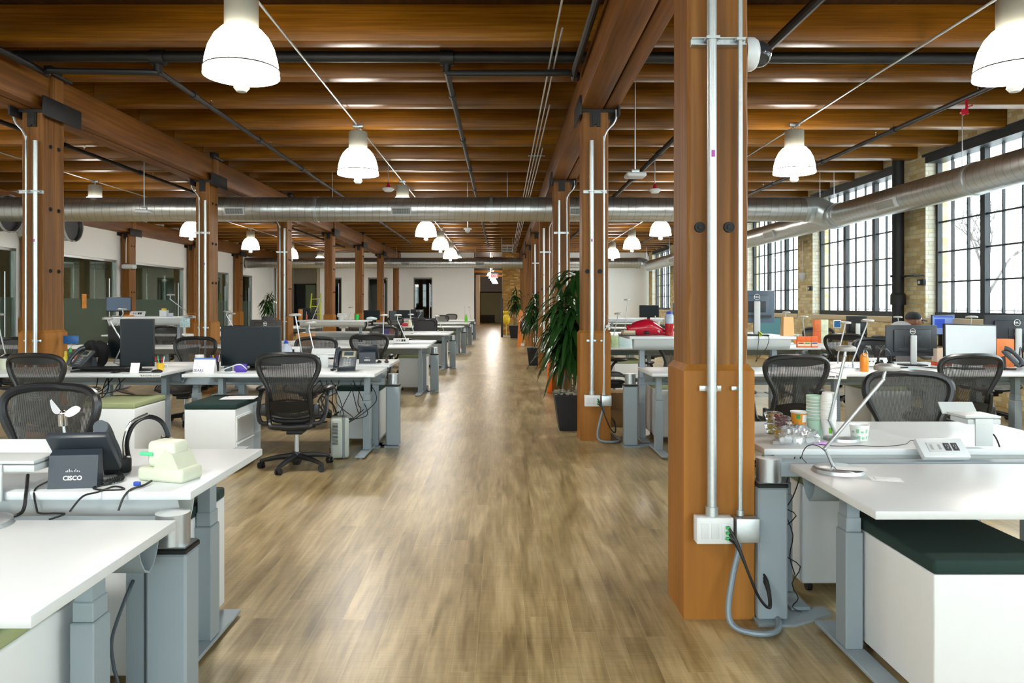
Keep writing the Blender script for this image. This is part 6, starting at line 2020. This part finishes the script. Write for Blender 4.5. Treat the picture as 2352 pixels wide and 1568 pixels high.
# ================================================================== RIGHT MIDDLE
h2 = 0.82
t = thing('bottle', 'orange metal drink bottle with a black loop cap on the right desks', 'bottle', Q(1985, 7.0, h2))
MB().lathe([(0, 0), (0.034, 0), (0.038, 0.01), (0.038, 0.135), (0.03, 0.158), (0.018, 0.168), (0.018, 0.178), (0, 0.178)], n=24).build('body', mat('orange enamel', 'e8861c', 0.25), t)
MB().lathe([(0, 0.205), (0.015, 0.203), (0.019, 0.178), (0, 0.178)], n=16).build('cap', M_BLK, t)
MB().tube([(-0.012, -0.02, 0.20), (-0.02, -0.028, 0.16), (0, -0.036, 0.145), (0.02, -0.028, 0.165), (0.012, -0.02, 0.2)], 0.004, 6, smooth_path=4).build('carabiner', M_SILV, t)
headset('black headset on its stand beside the orange bottle', Q(2032, 7.15, h2), 0.3)
power_box('white outlet box between the orange bottle and the headset', Q(2010, 7.55, h2), 0)
simple('paper', 'stack of white sheets left of the orange bottle', 'paper', MB().box(-0.16, 0.16, -0.12, 0.12, 0, 0.012).box(-0.13, 0.15, -0.1, 0.13, 0.012, 0.02), M_PAPER, Q(1920, 7.15, h2), 0.25)
simple('paper', 'curling white sheet standing on the paper stack', 'paper', MB().sheet(lambda u, v: (0.3 * u - 0.15, 0.2 * v - 0.1, 0.022 + 0.045 * (u ** 2) + 0.008 * math.sin(5 * v)), 8, 5), M_PAPER, Q(1912, 7.2, h2), 0.15)
t = thing('name_plate', 'white name plate with printed black name on the right desk edge', 'name plate', (px(1918, 6.79), 6.785, 0.795))
MB().box(-0.103, 0.103, -0.003, 0.003, -0.024, 0.024, 0.001).build('plate', M_PAPER, t)
text_mesh('Corey Gray', 0.027, M_TXTK, t, (-0.01, -0.0045, 0.0), bold=0.0008)
simple('cable', 'black cables lying right of the dark monitor stand', 'cable', MB().tube([Q(2105, 7.6, h2 + 0.006), Q(2130, 7.4, h2 + 0.006), Q(2165, 7.3, h2 + 0.006), Q(2180, 7.45, h2 + 0.006)], 0.005, 6, smooth_path=5).tube([Q(2045, 7.3, h2 + 0.006), Q(2055, 7.2, h2 + 0.01), Q(2065, 7.35, h2 + 0.006), Q(2085, 7.4, h2 + 0.006)], 0.006, 6, smooth_path=5), M_CABLE)
simple('highlighter', 'light blue marker lying near the monitor stand', 'pen', MB().cyl((-0.05, 0, 0.01), (0.05, 0, 0.01), 0.009, None, 10), mat('cyan pen', '5cc4e0', 0.4), Q(2092, 7.05, h2))
simple('box', 'orange and cream carton at the right edge behind the mesh chair', 'box', MB().box(-0.13, 0.13, -0.05, 0.05, 0, 0.30, 0.004), mat('orange carton', 'd9793c', 0.6, vary=0.3, scale=12), Q(2293, 7.62, 0.80))
simple('box', 'white carton with a red stripe beside the pale screen', 'box', MB().box(-0.075, 0.075, -0.05, 0.05, 0, 0.14, 0.003), mat('beige carton', 'e0cbb8', 0.7), Q(2162, 7.95, 0.84))
simple('box', 'red and orange tray beneath the beige carton', 'box', MB().box(-0.08, 0.08, -0.055, 0.055, 0, 0.04, 0.003), mat('red orange card', 'cf4a24', 0.6), Q(2162, 7.95, 0.80))
headset('dark headset resting at the right edge beside the phone', Q(2345, 7.35, h2), 0.8)
# raised desk with the red bag
hr_ = 1.12
t = thing('red_bag', 'shiny crimson animal shaped bag lying on the raised desk', 'bag', Q(1488, 7.98, hr_), 0.05)
m = MB()
prof = [(-0.235, 0.085, 0.012), (-0.22, 0.09, 0.022), (-0.19, 0.07, 0.05), (-0.12, 0.075, 0.078), (-0.04, 0.085, 0.088), (0.03, 0.08, 0.082), (0.09, 0.062, 0.062), (0.14, 0.045, 0.045), (0.19, 0.026, 0.024), (0.215, 0.03, 0.02)]
m.tube([(x, 0, z) for x, z, r_ in prof], [r_ for x, z, r_ in prof], 14, smooth_path=4)
r = random.Random(4)
for i in range(12):
    m.cyl((-0.08 + 0.015 * i, 0, 0.15 - 0.0006 * (i - 5) ** 2), (-0.085 + 0.015 * i, 0, 0.185 - 0.001 * (i - 5) ** 2), 0.012, 0.001, 6)
m.build('body', M_RED, t)
MB().ball((-0.03, -0.076, 0.035), 0.03, 0.014, 0.018).build('black_patch', M_BLK, t)
MB().ball((0.10, -0.055, 0.05), 0.016, 0.006, 0.006).ball((0.108, -0.055, 0.045), 0.005, 0.006, 0.016).ball((0.16, -0.03, 0.03), 0.02, 0.006, 0.004).build('white_highlights', M_WHITE, t)  # glints of the shiny vinyl modelled as white spots
t = thing('bottle', 'clear water bottle with a blue cap and red lower half', 'bottle', Q(1537, 7.95, hr_))
MB().lathe([(0, 0), (0.042, 0), (0.044, 0.01), (0.044, 0.13), (0, 0.13)], n=24).build('red_half', mat('clear red plastic', 'a81420', 0.15), t)
MB().lathe([(0.044, 0.13), (0.044, 0.215), (0.036, 0.232), (0, 0.232)], n=24).build('clear_half', mat('frosty blue plastic', '9fb0c4', 0.2), t)
MB().lathe([(0, 0.262), (0.024, 0.26), (0.032, 0.245), (0.034, 0.23), (0, 0.23)], n=18).build('cap', M_BLUE, t)
t = cup('straw_cup', 'striped plastic cup with a white straw behind the red bag', 'cup', Q(1506, 8.25, hr_), 0.036, 0.046, 0.15, mat('striped cup', 'cdbcae', 0.4, vary=0.3, scale=40))
MB().cyl((0.0, 0, 0.05), (-0.005, 0, 0.21), 0.006, None, 8).build('straw', M_WHITE, t)
simple('toy', 'yellow toy figure between the red bag and the striped cup', 'toy', MB().ball((0, 0, 0.03), 0.028, 0.02, 0.03).ball((0.005, 0, 0.085), 0.022).ball((0.022, -0.01, 0.03), 0.01), M_YEL, Q(1483, 8.25, hr_ + 0.04))
simple('box', 'small dark box beneath the yellow toy figure', 'box', MB().box(-0.05, 0.05, -0.03, 0.03, 0, 0.04, 0.003), M_BLK, Q(1482, 8.25, hr_))
for i, (w_, c, zz) in enumerate(((0.075, '3a3a3c', 0), (0.07, '9c8f7a', 0.014), (0.065, 'c4b090', 0.030), (0.062, 'cfc4b4', 0.044))):
    simple('book', ['dark bottom book', 'tan second book', 'cream third book', 'pale top book'][i] + ' of the stack left of the red bag', 'book', MB().box(-w_, w_, -0.05, 0.05, 0, 0.0135, 0.001), mat('book ' + c, c, 0.7), Q(1443, 7.92, hr_ + zz), 0.1 * (i - 1))
t = thing('paper_bag', 'tan paper bag standing on the raised desk right of the column', 'bag', Q(1808, 8.0, hr_ - 0.0), 0.1)
MB().add([(-0.062, -0.04, 0), (0.062, -0.04, 0), (0.062, 0.04, 0), (-0.062, 0.04, 0), (-0.054, -0.03, 0.2), (0.054, -0.03, 0.2), (0.054, 0.03, 0.2), (-0.054, 0.03, 0.2)], [(3, 2, 1, 0), (0, 1, 5, 4), (1, 2, 6, 5), (2, 3, 7, 6), (3, 0, 4, 7)]).build('bag_body', mat('kraft paper', 'e2b27c', 0.8), t)
simple('ball', 'lime green tennis ball at the foot of the silver monitor stand', 'ball', MB().ball((0, 0, 0.022), 0.022), mat('lime felt', 'b4c42c', 0.9), Q(1746, 7.8, hr_))
simple('cable', 'black cable hanging over the front of the raised desk', 'cable', MB().tube([Q(1741, 7.8, 1.17), Q(1752, 7.76, 1.13), Q(1766, 7.72, 1.115), Q(1760, 7.71, 1.0), Q(1738, 7.7, 0.88), Q(1735, 7.72, 0.86)], 0.0035, 6, smooth_path=5).tube([Q(1741, 7.8, 1.16), Q(1743, 7.72, 1.10), Q(1740, 7.71, 0.98), Q(1738, 7.72, 0.86)], 0.0035, 6, smooth_path=5), M_CABLE)
bxc = ['e06a30', 'dd7438', 'e07d4a']
for i, x in enumerate((1838, 1853, 1869)):
    t = thing('snack_box', ['leftmost', 'middle', 'right hand'][i] + ' of three orange snack boxes on the desk by the windows', 'box', Q(x, 11.3, 0.80), 0.05 * (i - 1))
    MB().box(-0.052, 0.052, -0.03, 0.03, 0, 0.17, 0.003).build('carton', mat('snack orange', bxc[i], 0.6), t)
    MB().box(-0.048, 0.048, -0.032, -0.03, 0.02, 0.085).build('pale_label', mat('label cream', 'ecd9c0', 0.6), t)
    MB().box(-0.04, 0.04, -0.0335, -0.032, 0.06, 0.075).build('label_band', (M_RED, M_GREEN, M_BLUE)[i], t)
for i, (x, z, c, w_) in enumerate(((1876, 0.80, 'd9602c', 0.045), (1876, 1.0, 'd8713c', 0.045), (1892, 0.80, 'cfd8b4', 0.055), (1892, 1.0, 'dde2c4', 0.055))):
    simple('cereal_box', ['lower orange', 'upper orange', 'lower pale green', 'upper pale green'][i] + ' food box in the pile below the second window', 'box', MB().box(-w_ * 1.15, w_ * 1.15, -0.04, 0.04, 0, 0.198, 0.003), mat('cereal ' + c, c, 0.6, vary=0.3, scale=14), Q(x, 12.7, z))
simple('box', 'mint tissue box on the desk left of the food boxes', 'box', MB().box(-0.06, 0.06, -0.06, 0.06, 0, 0.1, 0.006).ball((0, 0, 0.12), 0.02, 0.02, 0.04), mat('mint card', '9fd4b0', 0.6), Q(1832, 12.5, 0.80))
simple('toy', 'small orange plush toy beside the tissue box', 'toy', MB().ball((0, 0, 0.03), 0.025, 0.02, 0.03).ball((0, 0, 0.075), 0.02).ball((-0.02, 0, 0.05), 0.01).ball((0.02, 0, 0.05), 0.01), M_ORANGE, Q(1827, 11.6, 0.84))
t = thing('postcard_stand', 'blue framed card clipped up before the brick below the window', 'picture', Q(1923, 11.6, 0.80))
MB().cyl((0, 0, 0), (0, 0, 0.3), 0.003, None, 6).build('clip_rod', M_SILV, t)
MB().box(-0.058, 0.058, -0.004, 0.004, 0.29, 0.41, 0.002).build('white_border', M_PAPER, t)
MB().box(-0.05, 0.05, -0.006, -0.004, 0.30, 0.40).build('blue_picture', mat('blue picture', '27608f', 0.4, vary=0.5, scale=25), t)
simple('snack_bag', 'yellow and red snack bag near the tilted dark monitor', 'snack', MB().box(-0.05, 0.05, -0.02, 0.02, 0, 0.14, 0.015), mat('yellow red bag', 'd9a41c', 0.5, vary=0.5, scale=14), Q(1940, 11.5, 0.80))
simple('photo_frame', 'small gold photo frame before the bright window', 'picture', MB(Matrix.Rotation(-0.2, 4, 'X')).box(-0.06, 0.06, -0.01, 0.01, 0, 0.16, 0.003), mat('gold frame', '8f7340', 0.5, 0.4), Q(1523, 12.0, 0.80), 0.3)
simple('gift_bag', 'pale green paper gift bag on the desk just past the second column', 'bag', MB().box(-0.055, 0.055, -0.03, 0.03, 0, 0.18, 0.003), mat('pale green bag', 'b7cda0', 0.7, vary=0.3, scale=25), Q(1412, 10.9 + 0.4, 0.80))
simple('notebook_stack', 'patterned notebooks standing behind the raised desk leg', 'book', MB().box(-0.1, 0.1, -0.02, 0.02, 0, 0.2, 0.003), mat('dotted blue paper', 'c4d9dc', 0.6, vary=0.4, scale=60), Q(1436, 11.4, 0.80), 0.1)
simple('cardboard_box', 'brown cardboard boxes on the floor beside the second column', 'box', MB().box(-0.14, 0.14, -0.2, 0.2, 0, 0.2, 0.004), mat('dim cardboard', '8a6c48', 0.85), (px(1420, 9.0), 9.0, 0))
simple('cardboard_box', 'brown carton stacked on the floor box by the second column', 'box', MB().box(-0.13, 0.13, -0.18, 0.18, 0, 0.2, 0.004), mat('dim cardboard', '8a6c48', 0.85), (px(1420, 9.0), 9.02, 0.20), 0.05)

t = thing('wall_handset', 'small white device and cord fixed to the column beside the planter', 'cable', (1.11, 7.90, 1.215))
MB().tube([(0.0, -0.02, 0), (0.035, -0.03, 0.02)], 0.017, 10).build('device', M_WHITE, t)
MB().tube([(0.0, -0.02, -0.01), (-0.022, -0.03, -0.06), (-0.03, -0.03, -0.2), (-0.028, -0.03, -0.45), (-0.035, -0.03, -0.68), (-0.045, -0.04, -0.74)], 0.0045, 6, smooth_path=5).build('cord', M_WHITE, t)
# ================================================================== PLANTS
plant('tall leafy corn plant in a black square planter beside the second column', (0.80, 8.66, 0), (0.135, 0.195, 0.415), 1.95, 250, 5, 0.36, 3, z_low=0.40)
plant('leafy plant in a black planter farther up the aisle behind the first plant', (0.78, 17.8, 0), (0.13, 0.18, 0.42), 1.85, 110, 6, 0.34, 3)
plant('dark plant in a black planter before the brick wall at the aisle end', (0.57, 32.4, 0), (0.2, 0.27, 0.55), 2.25, 120, 7, 0.42, 3)
plant('dark plant in a grey square planter by the far left white wall', (px(615, 31.0), 31.0, 0.0), (0.17, 0.2, 0.95), 2.05, 110, 8, 0.34, 3, pot_mat=mat('slate planter', '525b66', 0.5), leafL=0.38)
# orange and yellow things along the aisle
simple('padded_board', 'orange upright padded board leaning by the far right columns', 'board', MB().prism([(-0.12, 0), (0.12, 0), (0.1, 1.15), (0.0, 1.3), (-0.07, 1.15)], 'y', -0.06, 0.06), M_ORANGE, (px(1196, 26.0), 26.0, 0))
simple('board', 'narrow orange board standing behind the big black planter', 'board', MB().box(-0.035, 0.035, -0.1, 0.1, 0, 0.66, 0.01), mat('bright orange board', 'ea6a1c', 0.4), (px(1262, 12.25), 12.25, 0))
t = thing('bag', 'round dark bag hanging on the column beside the orange board', 'bag', (px(1204, 25.6), 25.6, 0.35))
MB().ball((0, 0, 0.35), 0.15, 0.12, 0.28).build('bag_body', mat('dark leather', '23161a', 0.35), t)
MB().tube([(-0.03, -0.1, 0.1), (-0.05, -0.1, -0.2)], 0.035, 8).build('wooden_leg', mat('pale wood leg', 'b98f50', 0.5), t)
MB().box(-0.12, 0.0, -0.16, -0.04, -0.32, -0.22, 0.02).build('white_shoe', M_WHITE, t)
simple('balloon', 'yellow rounded cover hanging before the brick by the aisle end', 'balloon', MB().ball((0, 0, 0.25), 0.17, 0.14, 0.27).box(-0.17, 0.13, -0.1, 0.1, 0.48, 0.62, 0.04).cyl((0, 0, -0.55), (0, 0, 0.0), 0.02).cyl((0, 0, -0.55), (0, 0, -0.52), 0.12), M_YEL, (px(1163, 33.8), 33.8, 0.55))
simple('post', 'dark steel post standing by the corridor opening', 'post', MB().box(-0.05, 0.05, -0.05, 0.05, 0, 1.75, 0.004), mat('dark blue steel', '30363f', 0.5), (px(1153, 33.4), 33.4, 0))
simple('footed_stand', 'low white footed stand beside the dark post at the aisle end', 'stand', MB().box(-0.25, 0.2, -0.1, 0.1, 0.0, 0.06, 0.02), M_GREYL, (px(1168, 33.0), 33.3, 0))

# ================================================================== PERSON
t = thing('person', 'person in a dark cap and grey hoodie seated beyond the monitors', 'person', (px(2087, 9.7), 9.7, 0), 0.0)
# body: one continuous skinned surface, seated and facing right with a slight turn away
def skin_body(name, nodes, edges, m_, parent, sub=2):
    me = bpy.data.meshes.new(name)
    me.from_pydata([n[0] for n in nodes], edges, [])
    o = bpy.data.objects.new(name, me)
    COL.objects.link(o)
    sk = o.modifiers.new('skin', 'SKIN')
    sd = o.modifiers.new('sub', 'SUBSURF')
    sd.levels = sd.render_levels = sub
    for v, n in zip(me.skin_vertices[0].data, nodes):
        r_ = n[1]
        v.radius = (r_, r_) if isinstance(r_, (int, float)) else r_
    me.skin_vertices[0].data[0].use_root = True
    bpy.context.view_layer.update()
    ev = bpy.data.meshes.new_from_object(o.evaluated_get(bpy.context.evaluated_depsgraph_get()))
    bpy.data.objects.remove(o)
    for p in ev.polygons:
        p.use_smooth = True
    ev.materials.clear()
    ev.materials.append(m_)
    o = bpy.data.objects.new(name, ev)
    COL.objects.link(o)
    o.parent = parent
    return o


M_SKIN = mat('brown skin', '8a5a3e', 0.5)
M_HOOD_ = mat('grey hoodie cloth', '8d8d92', 0.95)
# facing +x; local origin on the floor under the seat
nodes = [((-0.02, 0, 0.50), (0.15, 0.13)), ((-0.04, 0, 0.68), (0.14, 0.12)), ((-0.03, 0, 0.88), (0.15, 0.12)), ((0.0, 0, 1.02), (0.10, 0.10)), ((0.035, 0, 1.09), 0.055), ((0.055, 0, 1.14), 0.05),
         ((0.0, -0.17, 0.99), 0.065), ((0.06, -0.22, 0.78), 0.05), ((0.30, -0.16, 0.80), 0.036), ((0.36, -0.14, 0.81), 0.03),
         ((0.0, 0.17, 0.99), 0.065), ((0.06, 0.22, 0.78), 0.05), ((0.30, 0.16, 0.80), 0.036), ((0.36, 0.14, 0.81), 0.03),
         ((0.02, -0.10, 0.50), 0.085), ((0.42, -0.12, 0.50), 0.07), ((0.42, -0.12, 0.12), 0.045), ((0.52, -0.12, 0.06), 0.035),
         ((0.02, 0.10, 0.50), 0.085), ((0.42, 0.12, 0.50), 0.07), ((0.42, 0.12, 0.12), 0.045), ((0.52, 0.12, 0.06), 0.035)]
edges = [(0, 1), (1, 2), (2, 3), (3, 4), (4, 5), (3, 6), (6, 7), (7, 8), (8, 9), (3, 10), (10, 11), (11, 12), (12, 13), (0, 14), (14, 15), (15, 16), (16, 17), (0, 18), (18, 19), (19, 20), (20, 21)]
skin_body('body', nodes, edges, M_HOOD_, t)
m = MB()
m.ball((0.075, 0, 1.235), 0.098, 0.076, 0.115, 20, 16).ball((0.11, 0, 1.17), 0.06, 0.052, 0.055).tube([(0.02, 0, 1.05), (0.05, 0, 1.17)], 0.055, 12)
m.tube([(0.165, 0, 1.25), (0.19, 0, 1.215), (0.175, 0, 1.205)], [0.010, 0.016, 0.010], 8)
m.ball((0.165, 0, 1.175), 0.014, 0.026, 0.006)
head = m.build('head', M_SKIN, t)
for s in (-1, 1):
    MB().ball((0.06, s * 0.077, 1.225), 0.016, 0.008, 0.028).build('ear', M_SKIN, head)
    MB().ball((0.155, s * 0.03, 1.25), 0.010, 0.012, 0.009).build('eye', M_WHITE, head)
    hand = MB().ball((0.40, s * 0.13, 0.815), 0.042, 0.038, 0.014)
    for k in range(4):
        hand.tube([(0.43, s * 0.13 - 0.024 + 0.016 * k, 0.818), (0.465, s * 0.13 - 0.026 + 0.017 * k, 0.822), (0.49 - 0.004 * abs(k - 1.5), s * 0.13 - 0.027 + 0.018 * k, 0.812)], 0.008, 7)
    hand.tube([(0.39, s * 0.13 - s * 0.03, 0.815), (0.42, s * 0.13 - s * 0.05, 0.81), (0.445, s * 0.13 - s * 0.052, 0.808)], 0.009, 7)
    hand.build('hand', M_SKIN, t)
m = MB()
m.lathe([(0.083, 0.0), (0.086, 0.03), (0.078, 0.065), (0.05, 0.092), (0.0, 0.102)], (0.06, 0, 1.262), 24, sx=1.12)
m.sheet(lambda u, v: (0.145 + 0.085 * v * math.cos((u - 0.5) * 1.4), (u - 0.5) * 0.135, 1.272 - 0.018 * v - 0.02 * (2 * u - 1) ** 2), 8, 4)
m.sheet(lambda u, v: (0.145 + 0.085 * v * math.cos((u - 0.5) * 1.4), (u - 0.5) * 0.135, 1.267 - 0.018 * v - 0.02 * (2 * u - 1) ** 2), 8, 4)
m.build('cap', mat('black cap cloth', '15171a', 0.85), t)
m = MB().tube([(-0.12, -0.09, 1.05), (-0.13, 0, 1.09), (-0.12, 0.09, 1.05), (-0.03, 0.13, 1.03), (0.07, 0.08, 1.02), (0.09, 0, 1.0), (0.07, -0.08, 1.02), (-0.03, -0.13, 1.03)], 0.04, 10, closed=True, smooth_path=4).ball((-0.10, 0, 1.12), 0.15, 0.14, 0.12, 20, 12)
m.build('hood', M_HOOD_, t)
place(CH_D, (px(2087, 9.7) - 0.05, 9.7, 0), -PI / 2, 'office chair the person in the cap is sitting on')
# bent tube thing above the pale screen: rim of a far chair
place(CH_G, (px(2268, 9.3), 9.3, 0.0), PI + 0.2, 'taupe chair facing the camera behind the pale grey screen')
